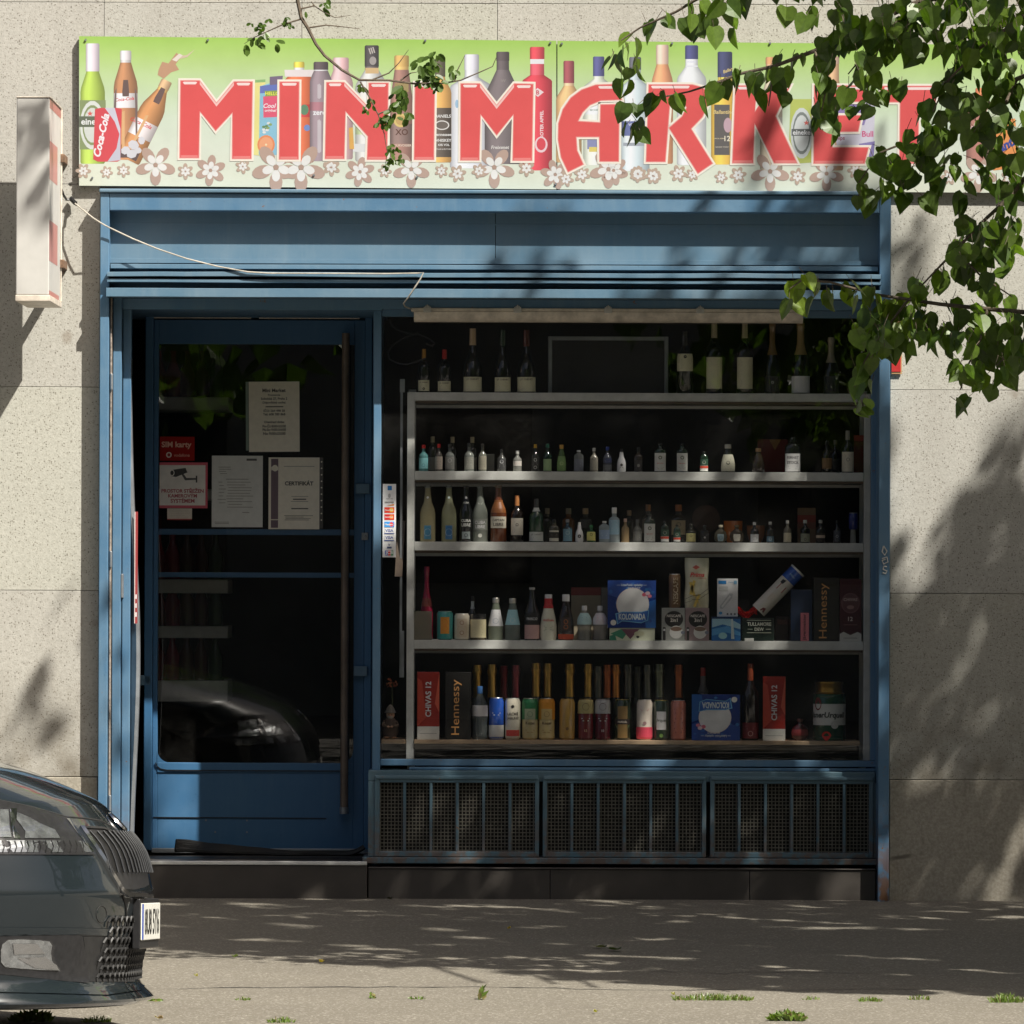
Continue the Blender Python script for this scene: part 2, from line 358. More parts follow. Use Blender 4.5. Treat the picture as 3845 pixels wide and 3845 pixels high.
# ---- steel frame
YF = -.075
b = MB()
JL0, JL1, JR0, JR1 = X(372, YF), X(406, YF), X(3300, YF), X(3341, YF)
zt, zt2, zb = Z(730, YF), Z(795, YF), Z(3370)
b.box(JL0, JL1, YF, .14, zb-.1, zt); b.box(JR0, JR1, YF, .14, zb-.1, zt)
b.box(JL1+.001, JR0-.001, YF+.001, .02, zt2, zt)
b.build('shopfront_frame', 'blue_paint', bld, bevel=.003)
b = MB(); b.box(JL0-.004, JR1+.004, YF-.012, .01, Z(729, YF)+.001, Z(714, YF))
n0 = len(b.v); o = b.build('drip_ledge', 'blue_dusty', bld, bevel=.004)
b = MB(); z0, z1 = Z(985), Z(795, YF)+.03
b.box(JL1-.01, X(1856), .0, .03, z0, z1); b.box(X(1858), JR0+.01, .0012, .03, z0, z1)
b.box(JL1-.005, JR0+.005, -.006, .0, z0-.008, z0+.010)
b.box(JL1-.005, JR0+.005, -.001, .0, Z(846), Z(841))
b.build('fascia_panel', 'blue_dusty', bld, bevel=.002)
def wavy(b, u0, u1, v0, v1, yf, yb, amp, seed, n=40):
    pts = []
    for i in range(n+1):
        u = u0+(u1-u0)*i/n; dz = amp*noise.noise(Vector((u*.0016, seed, 0)))+amp*.4*noise.noise(Vector((u*.006, seed+9, 0)))
        x = X(u, yf); za, zb_ = Z(v0, yf)+dz, Z(v1, yf)+dz*.8
        pts += [(x, yf, za), (x, yf, zb_), (x, yb, zb_), (x, yb, za)]
    fs = [(0, 1, 2, 3), tuple(4*n+k for k in (3, 2, 1, 0))]
    for i in range(n):
        for k in range(4): a = 4*i; fs.append((a+k, a+(k+1) % 4, a+4+(k+1) % 4, a+4+k))
    b.add(pts, fs)
for (u0, u1, v0, v1, yf, yb, amp, sd) in ((412, 3294, 996, 1013, -.045, .02, .001, 1), (399, 3307, 1025, 1042, -.112, .02, .004, 2), (399, 3307, 1052, 1064, -.104, .02, .003, 3), (396, 3308, 1086, 1119, -.12, .10, .0012, 4)):
    b = MB(); wavy(b, u0, u1, v0, v1, yf, yb, amp, sd); b.build('lintel_rail', 'blue_dusty', bld, bevel=.0015)
b = MB(); b.box(JL1-.02, JR0+.02, .022, .12, Z(1100, .05), Z(970, .05)); b.build('shutter_box', 'blue_paint', bld)
# ---- window and door head, mullion
YG = .135
b = MB()
b.box(X(1402, .115), X(1430, .115), .115, .20, Z(3262, .115), Z(1165, .115))       # mullion
b.box(X(1431, .12), X(3290, .12), .12, .17, Z(1190, .12), Z(1135, .12))             # head
b.box(X(1431, .118), X(3296, .118), .118, .17, Z(2876, .118), Z(2852, .118))          # sill
b.box(X(3270, .12), X(3300, .12), .122, .17, Z(2851, .12), Z(1191, .12))
b.box(X(1540, .105), X(3290, .105), .105, .117, Z(2892, .105), Z(2881, .105))
win = b.build('window_frame', 'blue_paint', bld, bevel=.002)
b = MB(); b.box(X(1431, YG), X(3269, YG), YG, YG+.006, Z(2851, YG), Z(1191, YG)); b.build('pane', 'pane', win)
b = MB(); b.box(X(1432), X(3300), .02, .60, Z(1160), Z(1125)); b.box(X(400), X(1432), .02, 1.05, Z(1165), Z(1125)); b.build('soffit', 'blue_paint', bld)
b = MB(); b.box(X(3303, .1), X(3330, .1), .12, .62, 0., Z(1125)); b.build('recess_side', 'blue_paint', bld); b = MB(); b.box(X(1400, .25), X(1425, .25), .201, 1.0, 0.1, Z(1125)); b.build('recess_side', 'blue_paint', bld)
# base under the window: frame with three vent panels
b = MB(); yv = .045
b.box(X(1386, yv), X(3290, yv), yv+.012, .30, Z(2935, yv), Z(2895, yv)); b.box(X(1366, yv-.02), X(3296, yv-.02), yv-.02, .30, Z(3243, yv), Z(3220, yv))
b.box(X(1386, yv), X(1420, yv), yv+.01, .1, Z(3219, yv), Z(2936, yv)); b.box(X(3276, yv), X(3296, yv), yv+.01, .1, Z(3219, yv), Z(2936, yv))
b.build('vent_surround', 'blue_vent', bld, bevel=.003)
for (u0, u1, a0, a1) in ((1409, 2030, 1430, 2012), (2040, 2657, 2058, 2639), (2668, 3285, 2686, 3267)):
    f = MB(); y = yv
    x0, x1, z0, z1 = X(u0+2, y), X(u1-2, y), Z(3218, y), Z(2912, y); i0, i1, j0, j1 = X(a0, y), X(a1, y), Z(3198, y), Z(2940, y)
    f.box(x0, i0, y, y+.03, z0, z1); f.box(i1, x1, y, y+.03, z0, z1); f.box(i0, i1, y, y+.03, z0, j0); f.box(i0, i1, y, y+.03, j1, z1)
    f.box(x0+.004, x1-.004, y-.006, y, z1-.016, z1-.004)
    pan = f.build('vent_panel', 'blue_vent', bld, bevel=.0025)
    n = 6; pw = (i1-i0+.012)/n; bars = []
    for k in range(1, n):
        xx = i0+k*pw-.006; f = MB(); f.box(xx-.006, xx+.006, y+.002, y+.02, j0, j1); f.build('bar', 'blue_vent', pan, bevel=.002)
    f = MB(); st = .0143; yy = y+.024
    nx = int((i1-i0)/st); nz = int((j1-j0)/st)
    for k in range(nx+1): xx = i0+.003+k*st; f.box(xx-.0019, xx+.0019, yy, yy+.002, j0, j1)
    for k in range(nz+1): zz = j0+.004+k*st; f.box(i0, i1, yy+.0021, yy+.004, zz-.0019, zz+.0019)
    f.build('wire_mesh', 'mesh_wire', pan)
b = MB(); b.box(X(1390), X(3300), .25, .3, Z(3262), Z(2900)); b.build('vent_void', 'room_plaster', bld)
# steps
b = MB(); b.box(X(400, -.02), X(1383, -.02), -.02, 1.1, -.15, Z(3252, -.02)); b.build('door_step', 'step_tile', bld, bevel=.004)
b = MB(); b.box(X(400, -.02), X(1383, -.02), -.026, .0, Z(3251, -.02), Z(3237, -.02)); b.build('step_nosing', 'shelf_enamel', bld, bevel=.003)
b = MB(); xs = [X(1387, -.01), X(2070), X(2818), JR0-.004]
for i in range(3): b.box(xs[i]+.001, xs[i+1]-.001, -.01, .24, -.15, Z(3264, -.01))
b.box(X(1387), JR0-.004, -.016, .24, Z(3263, -.01), Z(3258, -.01))
b.build('window_step', 'step_tile', bld, bevel=.003)
# folded gate leaves at the left jamb
b = MB(); b.box(X(422, .0), X(454, .0), .0, .05, Z(3225), Z(1120)); b.build('gate_post', 'blue_paint', bld, bevel=.003)
b = MB(); b.box(X(412, -.03), X(418, -.03), -.04, .0, Z(3225), Z(1125)); b.build('worn_edge', 'worn_steel', bld, bevel=.002)
b = MB(); b.box(X(461, .09), X(492, .09), .06, .12, Z(3215, .05), Z(1120)); b.build('gate_leaf', 'blue_paint', bld, bevel=.003)
b = MB(); n = 30; vs = []
for i in range(n+1):
    v = 1350+(3190-1350)*i/n; bul = 491+ 26*math.exp(-((v-2480)/520)**2)+10*min(1, max(0, (v-1500)/800)); y = .075
    vs += [(X(480, y), y+.03, Z(v, y)), (X(bul-12, y), y-.012, Z(v, y)), (X(bul, y), y, Z(v, y)), (X(bul, y), y+.05, Z(v, y))]
b.add(vs, [(4*i+k, 4*i+k+1, 4*i+5+k, 4*i+4+k) for i in range(n) for k in range(3)]); b.build('gate_skin', 'galvanised', bld, smooth=True)
b = MB(); b.box(X(455, .0), X(463, .0), .0, .06, Z(2250), Z(2160)); b.build('gate_hinge', 'galvanised', bld, bevel=.002)
for v in (1410, 2075, 2990): b = MB(); b.tube([(X(417, -.04), -.045, Z(v+60)), (X(417, -.04), -.045, Z(v))], .006); b.build('gate_hinge', 'galvanised', bld, bevel=.002)
# ---- door, turned a hair on its hinges
YD = .82; hx = X(545, YD); DOOR_ROT = -0.32
class DP:                                        # local coordinates of the door leaf: pixel -> local
    def __call__(s, u, v, y=0.): p = P(u, v, YD); return Vector((p.x-hx, y, p.z))
dp = DP()
def dx(u): return X(u, YD)-hx
def dz(v): return Z(v, YD)
b = MB(); gx0, gx1, gz0, gz1 = dx(594), dx(1330), dz(2868), dz(1296)
L, Rr, T, Bt = dx(545), dx(1396), dz(1205), dz(3205)
b.box(L+.035, gx0, 0, .045, Bt, T); b.box(gx1, Rr-.03, 0, .045, Bt, T); b.box(gx0, gx1, 0, .045, gz1, T); b.box(gx0, gx1, .001, .044, Bt, gz0)
b.box(gx0, gx1, -.004, .0, dz(2905), gz0); 
for v0, v1 in ((1990, 2012), (2153, 2172)): b.box(gx0, gx1, .02, .05, dz(v1), dz(v0))
# rounded lower corners of the glass
for sx, cx in ((1, gx0), (-1, gx1)):
    r = .055; pts = [(cx, gz0)]+[(cx+sx*(r-r*math.cos(a)), gz0+r-r*math.sin(a)) for a in [i*math.pi/16 for i in range(9)]]
    b.poly(pts, lambda x, z: Vector((x, -.002, z)))
door = b.build('door', 'blue_door', bld, bevel=.003); door.location = (hx, YD, 0); door.rotation_euler = (0, 0, math.radians(DOOR_ROT))
def dadd(b, name, mat, **k): return b.build(name, mat, door, **k)
b = MB(); b.box(gx0-.004, gx1+.004, .014, .019, gz0-.004, gz1+.004); dadd(b, 'pane', 'pane')
b = MB(); b.box(L, L+.034, -.03, .05, Bt+.01, T+.02); b.box(Rr-.029, Rr, -.012, .05, Bt, T+.02); b.box(L, Rr, -.012, .05, T+.021, T+.05); dadd(b, 'door_frame', 'blue_door', bevel=.003)
b = MB(); b.box(gx0-.03, dx(940), -.004, -.001, dz(1200), dz(1191)); b.box(dx(970), gx1+.02, -.004, -.001, dz(1200), dz(1191)); dadd(b, 'head_strip', 'cream_metal')
hb = MB(); xh = dx(1298); hb.tube([(xh, -.05, dz(3030)), (xh, -.05, dz(2600)), (xh, -.05, dz(1900)), (xh, -.05, dz(1255))], .0165, seg=14); hnd = dadd(hb, 'handle', 'handle_wood', smooth=True)
b = MB(); b.tube([(xh, -.05, dz(3056)), (xh, -.05, dz(3031))], .019, seg=14); dadd(b, 'handle_cap', 'galvanised', smooth=True)
for v in (2950, 1330): b = MB(); b.tube([(xh, -.05, dz(v)), (xh, -.0, dz(v))], .009, seg=10); dadd(b, 'handle_bracket', 'galvanised', smooth=True)
for q in ((1336, 1389, 1856, 1818), (1331, 1382, 2541, 2503), (525, 571, 2578, 2540)): b = MB(); b.box(dx(q[0]), dx(q[1]), -.03, .0, dz(q[2]), dz(q[3])); dadd(b, 'latch_clamp', 'blue_dusty', bevel=.003)
b = MB(); b.box(dx(1359), dx(1383), -.02, 0, dz(2030), dz(2002)); b.tube([(dx(1371), -.023, dz(2016)), (dx(1371), -.019, dz(2016))], .006, seg=10); dadd(b, 'lock', 'galvanised', bevel=.002)
b = MB()
pts = [(594+ (0 if i < 8 else 0), 0) for i in range(2)]
line = [(dx(588), dz(2868+0)), (dx(592), dz(2880)), (dx(606), dz(2891)), (dx(630), dz(2896)), (dx(900), dz(2897)), (dx(1288), dz(2897))]
for a, c in zip(line, line[1:]): b.bar((a[0], -.0055, a[1]), (c[0], -.0055, c[1]), .004, .004)
b.bar((dx(580), -.002, dz(3073)), (dx(1230), -.002, dz(3075)), .003, .003)
dadd(b, 'groove', 'car_trim')
for u, v in ((778, 3084), (932, 3084), (813, 3128), (932, 3128)): b = MB(); b.tube([(dx(u), -.004, dz(v)), (dx(u), .0, dz(v))], .004, seg=8); dadd(b, 'screw', 'galvanised')
b = MB(); b.box(dx(575), dx(1390), -.012, -.001, Bt-.002, Bt+.018); dadd(b, 'draught_strip', 'galvanised', bevel=.002)
# graffiti on the right jamb, paint marks
b = MB()
g = [[(3318,2050),(3330,2070),(3322,2085),(3312,2072),(3318,2050)],[(3312,2098),(3330,2092),(3334,2110),(3318,2118),(3312,2105),(3325,2100)],[(3330,2128),(3318,2126),(3316,2138),(3330,2144),(3326,2154),(3314,2150)]]
for s in g: b.tube([P(u, v, YF-.001) for u, v in s], .0028, seg=5)
b.build('graffiti_tag', 'lightbox_white', bld)
# rolled black hose on the step
h = MB(); pts = []
for i in range(90):
    t = i/89; u = 545+ (1380-545)*t
    lift = .012+.016*max(0, 1-t*1.9)*(.85+.15*math.sin(i*.31))+.045*max(0, (t-.9)*10)**2*.6
    pts.append((X(660+(u-545)*.85, .5), .55+.02*math.sin(i*.2), Z(3251, -.02)+lift))
for k in range(5):
    h.tube([Vector(p)+Vector((0, .02*k, .0075+.008*k*max(0, 1-i/56))) for i, p in enumerate(pts)], .010, seg=7)
tag(h.build('hose', 'black_rubber', smooth=True), 'loose coil of black hose lying on the step along the foot of the blue door', 'hose')
# ================================================================== printed sign board above the shop
C_ = C
def C(*a): c = C_(*a); return (c[0]*.68, c[1]*.71, c[2]*.77, 1)
SB = thing('sign_board', 'long printed sign board with red MINIMARKET lettering over pictures of bottles', 'sign', (0, 0, 0))
YS = -.028
def c1(x, y): return (x/1.4862, 80+y/1.4862)
def c2(x, y): return (1200+x/1.4862, 80+y/1.4862)
def c3(x, y): return (2300+x/1.2505, y/1.2505)
def c9(x, y): return (840+x/1.8226, y/1.8226)
SLP = (158-136)/(2090-297)
def top(u): return 136+(u-297)*.0095
def bot(u): return 697+(u-297)*.0078
stops = [(0, (172, 210, 104)), (.12, (188, 217, 130)), (.25, (200, 222, 162)), (.42, (210, 226, 190)), (.55, (218, 229, 206)), (.75, (225, 231, 212)), (1, (229, 231, 209))]
def grad(t):
    for (a, ca), (b_, cb) in zip(stops, stops[1:]):
        if t <= b_:
            k = (t-a)/(b_-a); return C(*[x+(y-x)*k for x, y in zip(ca, cb)])
    return C(stops[-1][1])
def board(u0, u1):
    b = MB(); n, m = 24, 6; vs, fs, cs = [], [], []
    for j in range(n+1):
        for i in range(m+1):
            u = u0+(u1-u0)*i/m; v = top(u)+(bot(u)-top(u))*j/n; vs.append(P(u, v, YS))
    for j in range(n):
        for i in range(m):
            a = j*(m+1)+i; fs.append((a, a+m+1, a+m+2, a+1)); g0, g1 = grad(j/n), grad((j+1)/n); cs.append((g0, g1, g1, g0))
    b.add(vs, fs, cs)
    q = [P(u, v, YS) for u, v in ((u0, top(u0)), (u0, bot(u0)), (u1, bot(u1)), (u1, top(u1)))]; dd = Vector((0, .022, 0))
    e = C(150, 150, 125)
    b.add(q+[p+dd for p in q], [(0, 4, 5, 1), (1, 5, 6, 2), (2, 6, 7, 3), (3, 7, 4, 0), (4, 7, 6, 5)], e)
    return b.build('board_panel', 'print', SB)
board(297, 2089); board(2093, 4120)
# --- printed bottles
L0 = [0, 0]
def nxt(): L0[0] += 1; return plane(YS-.0001-.000008*L0[0])
art = MB()
def mixw(c, k=.22): return C(*[x+(238-x)*k for x in c])
def blob(pts, c, k=.16): art.poly(pts, nxt(), mixw(c, k+.08))
def bottle(cx, tp, bt, hw, nw, capb, shs, she, body, cap, lab=None, labc=(230, 225, 215), k=.16, neck=None, tilt=0):
    """cx centre, tp top, bt bottom (px), hw half width, nw neck half width, capb cap bottom, shs/she shoulder start/end"""
    if cx > 1100: L0[1] += 1; L0[0] = 0 if L0[1] % 2 else 26
    ca, sa = math.cos(tilt), math.sin(tilt)
    def r(pts): return [(cx+(x)*ca-(y-bt)*sa, bt+(x)*sa+(y-bt)*ca) for x, y in pts]
    prof = [(nw, capb), (nw*1.02, shs), (nw+(hw-nw)*.35, shs+(she-shs)*.3), (hw*.93, shs+(she-shs)*.75), (hw, she), (hw, bt-6), (hw*.92, bt)]
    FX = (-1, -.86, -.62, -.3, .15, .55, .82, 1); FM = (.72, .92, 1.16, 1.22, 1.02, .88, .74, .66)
    def strips(rows, c, kk):
        mp = nxt(); vs, cs, fs = [], [], []
        for hw_, yy in rows:
            for f in FX: vs.append(mp(*r([(hw_*f, yy)])[0]))
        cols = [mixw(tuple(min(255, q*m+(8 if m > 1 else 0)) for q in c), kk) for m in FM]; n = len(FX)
        for i in range(len(rows)-1):
            for j in range(n-1): a = i*n+j; fs.append((a, a+1, a+n+1, a+n)); cs.append((cols[j], cols[j+1], cols[j+1], cols[j]))
        art.add(vs, fs, cs)
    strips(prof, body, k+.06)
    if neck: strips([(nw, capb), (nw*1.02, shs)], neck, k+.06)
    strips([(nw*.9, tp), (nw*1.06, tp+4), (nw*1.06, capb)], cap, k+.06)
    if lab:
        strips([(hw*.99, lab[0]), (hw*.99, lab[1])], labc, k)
def ptext(t, u, v, c, w=None, h=None, rot=0, bold=.02, shear=0., k=.1):
    mp = nxt(); art.text(t, u, -v, lambda x, z: mp(x, -z), w=w, h=h, col=mixw(c, k), rot=rot, bold=bold, shear=shear)
def ell(cx, cy, rx, ry, c, n=18, a=0, k=.16):
    ca, sa = math.cos(a), math.sin(a)
    blob([(cx+rx*math.cos(t)*ca-ry*math.sin(t)*sa, cy+rx*math.cos(t)*sa+ry*math.sin(t)*ca) for t in [2*math.pi*i/n for i in range(n)]], c, k)
# green beer bottle, colas and can at the left end
bottle(348, 163, 615, 46, 24, 268, 272, 345, (165, 195, 60), (232, 214, 222), None); blob([c1(*p) for p in ((445,440),(590,440),(590,715),(445,715))], (118, 135, 75))
ell(347, 470, 47, 92, (222, 226, 214)); ell(347, 470, 38, 76, (118, 135, 75)); ell(347, 470, 33, 66, (214, 218, 206)); blob([c1(*p) for p in ((442,530),(575,530),(575,590),(442,590))], (70, 80, 55)); ptext('eine', 332, 457, (245,245,240), w=54)
blob([(338,415),(341,423),(349,423),(343,428),(345,436),(338,431),(331,436),(333,428),(327,423),(335,423)], (215, 70, 60)); 
bottle(472, 190, 600, 45, 20, 225, 235, 330, (176, 112, 66), (232, 222, 222), (350, 405), (236, 230, 228), neck=(206, 200, 196)); ptext('Coca-Cola', 468, 372, (215, 60, 60), w=72, rot=.1, shear=.3)
bottle(480, 268, 600, 47, 20, 300, 312, 400, (190, 120, 62), (205, 160, 110), (440, 505), (238, 226, 222), neck=(226, 170, 84), tilt=.46); ptext('Coca-Cola', 530, 462, (215, 60, 60), w=86, rot=-.42, shear=.3)
for cx_, bt_, ti_ in ((472, 600, 0), (480, 600, .46)):
    ca_, sa_ = math.cos(ti_), math.sin(ti_)
    for q_, c_ in (([(-13, 345), (-9, 300), (9, 300), (13, 345), (12, 362), (-12, 362)], (84, 58, 52)), ([(-44, 400), (-40, 342), (-34, 330), (-36, 400), (-38, 590), (-44, 590)], (96, 72, 66)), ([(38, 590), (36, 400), (34, 330), (40, 342), (44, 400), (44, 590)], (96, 72, 66)), ([(-14, 420), (-4, 416), (-4, 585), (-14, 585)], (226, 168, 104)), ([(-30, 560), (30, 560), (30, 592), (-30, 592)], (70, 50, 48))):
        if ti_ and q_[0][0] in (-44, 38): continue
        blob([(cx_+x*ca_-(y-bt_)*sa_, bt_+x*sa_+(y-bt_)*ca_) for x, y in q_ if True], c_)
blob([c1(*p) for p in ((885,270),(905,225),(940,235),(985,175),(1010,200),(980,240),(1000,270),(955,285),(915,320),(880,300))], (186, 132, 92)); blob([c1(*p) for p in ((1010,190),(1040,190),(1090,155),(1045,200),(1005,210))], (214, 186, 150)); blob([c1(*p) for p in ((960,215),(1000,180),(1020,190),(985,225))], (236, 220, 200))
blob([c1(*p) for p in ((530,490),(560,483),(650,483),(680,490),(672,775),(655,783),(545,783),(520,770))], (214, 44, 52)); blob([c1(*p) for p in ((585,483),(640,483),(672,600),(670,640),(640,560))], (205, 202, 214)); blob([c1(*p) for p in ((672,600),(672,775),(600,783),(650,710))], (190, 188, 202)); ptext('Coca-Cola', 380, 507, (245, 240, 240), w=165, rot=1.35, shear=.3, bold=.035)
for x, y, r in ((700, 720, 30), (745, 690, 36), (790, 665, 26), (735, 740, 34), (770, 720, 24)): u, v = c1(x, y); ell(u, v, r*.6, r*.5, (214, 212, 216), 7, x)
# cartons and bottles behind the letters, left to right
blob([c9(*p) for p in ((205,550),(285,545),(285,1070),(205,1060))], (236, 222, 120)); blob([c9(*p) for p in ((215,548),(285,543),(285,562),(215,566))], (120, 170, 90))
blob([c9(*p) for p in ((248,590),(330,565),(378,590),(375,1060),(240,1060))], (120, 185, 210)); blob([c9(*p) for p in ((248,590),(378,570),(378,625),(248,640))], (74, 92, 175)); blob([c9(*p) for p in ((315,525),(405,518),(400,575),(315,582))], (96, 78, 104))
blob([c9(*p) for p in ((270,660),(378,655),(378,800),(272,805))], (226, 62, 92)); blob([c9(*p) for p in ((280,622),(378,618),(378,655),(285,660))], (112, 140, 50)); ptext('HELLO', 1022, 351, (240,235,80), w=52); ptext('Cool', 1013, 397, (245,235,235), w=48, shear=.3); ptext('original', 1016, 416, (245,235,235), w=44, shear=.3)
u, v = c9(290, 990); ell(u, v, 33, 36, (232, 120, 60)); ell(u, v, 26, 29, (240, 150, 96)); ell(u, v, 4, 4, (246, 224, 170))
for i in range(10): u, v = c9(265+R.random()*60, 820+R.random()*90); ell(u, v, 7, 5, R.choice([(80,120,60),(120,150,70),(225,225,220),(226,150,60)]), 7)
bottle(1123, 232, 610, 56, 19, 254, 262, 310, (236, 98, 52), (236, 206, 60), (392, 440), (226, 60, 60), neck=(236, 234, 226)); ell(1143, 412, 16, 20, (70, 120, 80)); ell(1153, 480, 12, 12, (90, 120, 190)); blob([(1068,262),(1180,262),(1175,288),(1070,288)], (236, 222, 218))
bottle(1205, 232, 605, 42, 26, 262, 266, 306, (132, 112, 118), (70, 56, 58), (383, 415), (150, 96, 104), neck=(238, 236, 232)); ptext('zero', 1200, 425, (245,245,245), w=50)
for y0, y1 in ((318, 372), (452, 575)): blob([(1192, y0), (1200, y0-4), (1206, y0+4), (1206, y1-6), (1199, y1), (1192, y1-4)], (196, 182, 186))
bottle(1280, 216, 598, 45, 28, 258, 264, 310, (226, 176, 176), (240, 184, 184), (385, 440), (226, 120, 130))
bottle(1396, 170, 606, 62, 25, 250, 262, 330, (206, 204, 196), (52, 46, 46), (440, 505), (190, 206, 150), neck=(96, 84, 80)); blob([(1372,255),(1422,255),(1422,276),(1372,276)], (214, 172, 110)); blob([(1325,540),(1425,540),(1425,570),(1325,570)], (224, 224, 220)); ptext('III', 1396, 190, (200,190,180), w=20, rot=.3); ell(1400, 228, 13, 16, (150, 140, 134))
blob([(1310, 480), (1325, 478), (1330, 560), (1312, 560)], (226, 160, 60))
bottle(1508, 208, 605, 44, 26, 250, 262, 400, (150, 100, 84), (206, 158, 76), (465, 540), (126, 100, 92), neck=(226, 176, 90)); blob([(1482,312),(1534,312),(1534,345),(1482,345)], (150, 124, 66)); ell(1505, 452, 27, 26, (224, 190, 96)); ell(1505, 452, 19, 18, (196, 152, 76)); ptext('XO', 1508, 496, (90,60,50), w=48); ptext('COURVOISIER', 1508, 546, (226,206,186), w=74)
bottle(1653, 218, 610, 42, 18, 288, 296, 350, (232, 164, 74), (70, 62, 44), (405, 590), (84, 72, 62)); ptext('DANIELS', 1662, 436, (235,232,226), w=62, shear=.1); ell(1660, 470, 27, 18, (226,220,212)); ell(1660, 470, 23, 14, (84,72,62)); ptext('Tennessee', 1662, 505, (235,232,226), w=66); ptext('WHISKEY', 1662, 527, (235,232,226), w=66); ptext('43% VOL', 1666, 544, (235,232,226), w=44); ptext('DISTILLED & BOTTLED', 1662, 560, (220,214,206), w=64)
bottle(1771, 204, 632, 82, 26, 262, 290, 330, (228, 228, 232), (232, 228, 236), None, k=.05); ell(1716, 390, 7, 16, (150, 190, 220))
bottle(1888, 194, 616, 68, 23, 228, 262, 372, (96, 84, 84), (66, 54, 54), None, neck=(80, 68, 68)); ptext('IW', 1890, 303, (150,140,134), w=18); ptext('Freixenet', 1878, 553, (226,220,212), w=68, shear=.2)
bottle(2017, 176, 640, 56, 26, 222, 282, 305, (218, 44, 56), (214, 48, 58), None, neck=(230, 70, 84)); blob([(1991,222),(2043,222),(2043,240),(1991,240)], (240, 236, 236)); ptext('ROTER APFEL', 2034, 467, (245,230,230), w=104, rot=math.pi/2); blob([(2000,348),(2018,330),(2042,346),(2020,364)], (240,214,214)); ptext('B', 2019, 347, (200,50,60), h=16); ell(2032, 543, 24, 30, (240,200,204)); ell(2032, 541, 17, 23, (218,44,56))
bottle(2136, 228, 610, 48, 19, 312, 322, 375, (222, 168, 104), (146, 56, 62), None, neck=(236, 190, 140))
bottle(2248, 212, 620, 58, 20, 286, 296, 330, (214, 220, 196), (66, 66, 120), (390, 430), (216, 222, 216)); ptext('BECHEROVKA', 2245, 413, (130,150,130), w=60); blob([(2205,520),(2290,520),(2290,560),(2205,560)], (120,124,170)); blob([(2212,552),(2250,552),(2250,570),(2212,570)], (226, 200, 80))
bottle(2385, 214, 642, 54, 21, 262, 300, 330, (206, 222, 224), (84, 84, 92), (455, 510), (76, 84, 130), neck=(190, 204, 206)); ptext('VODKA', 2381, 468, (235,235,240), w=44); blob([(2340,536),(2428,536),(2428,548),(2340,548)], (150, 156, 166))
bottle(2487, 168, 615, 40, 22, 240, 244, 310, (236, 150, 96), (238, 196, 170), None, neck=(238, 170, 120))
bottle(2597, 170, 620, 55, 23, 222, 250, 300, (236, 238, 236), (52, 54, 104), None, neck=(250, 250, 250)); ptext('VODKA', 2597, 232, (220,220,235), w=34); blob([(2574,246),(2620,246),(2620,251),(2574,251)], (235,235,240))
bottle(2722, 194, 618, 52, 26, 290, 300, 345, (232, 176, 52), (44, 48, 84), None, neck=(236, 190, 66)); blob([(2682,393),(2740,393),(2740,582),(2682,582)], (72, 66, 62)); ptext('Ballantine\'s', 2722, 420, (226, 200, 130), w=88, shear=.2); ptext('Ballan', 2733, 264, (226,200,130), w=38, rot=.35, shear=.2); ell(2733, 470, 16, 28, (190, 150, 160)); ptext('SPECIAL RESERVE', 2703, 520, (226, 210, 170), w=40); ptext('12', 2731, 520, (236, 226, 200), w=22); ptext('BLENDED WHISKY', 2712, 552, (200, 190, 170), w=50)
bottle(2896, 214, 640, 42, 20, 240, 300, 400, (200, 182, 150), (206, 140, 84), (440, 480), (214, 206, 190), neck=(206, 152, 110))
blob([(2968,372),(3052,372),(3052,610),(2975,615),(2962,590)], (178, 190, 70)); ell(3010, 500, 42, 96, (206, 212, 206)); ell(3010, 500, 34, 80, (104, 112, 104)); ell(3010, 500, 29, 68, (210, 214, 208)); blob([(2972,484),(3052,484),(3052,510),(2972,510)], (70, 74, 70)); ptext('eineke', 3010, 497, (240,240,238), w=66); blob([(3028,450),(3031,458),(3039,458),(3033,463),(3035,471),(3028,466),(3021,471),(3023,463),(3017,458),(3025,458)], (206,70,60))
bottle(3130, 212, 640, 36, 20, 240, 300, 400, (214, 160, 110), (214, 170, 140), None)
blob([(3120,380),(3286,380),(3280,600),(3150,612)], (206, 200, 214)); blob([(3120,392),(3268,392),(3245,470),(3120,470)], (120, 100, 160)); blob([(3225,540),(3285,530),(3280,600),(3230,605)], (110, 96, 160)); ptext('Bull', 3258, 503, (206,70,120), w=42); ptext('chips', 3152, 520, (150,50,80), w=40)
bottle(3690, 330, 620, 62, 26, 372, 380, 440, (150, 90, 76), (226, 110, 60), None); ptext('Cola', 3680, 480, (236, 200, 190), w=90, rot=.4)
blob([(3730,450),(3812,445),(3830,630),(3730,640)], (236, 132, 50)); ptext('Fanta', 3775, 545, (58, 72, 150), w=100, rot=.5, shear=.2, bold=.05); ell(3778, 600, 34, 22, (240, 176, 80)); bottle(3890, 380, 640, 60, 24, 430, 440, 480, (170, 196, 150), (140, 170, 90), (480, 560), (226, 226, 216))
art.build('printed_picture', 'print', SB)
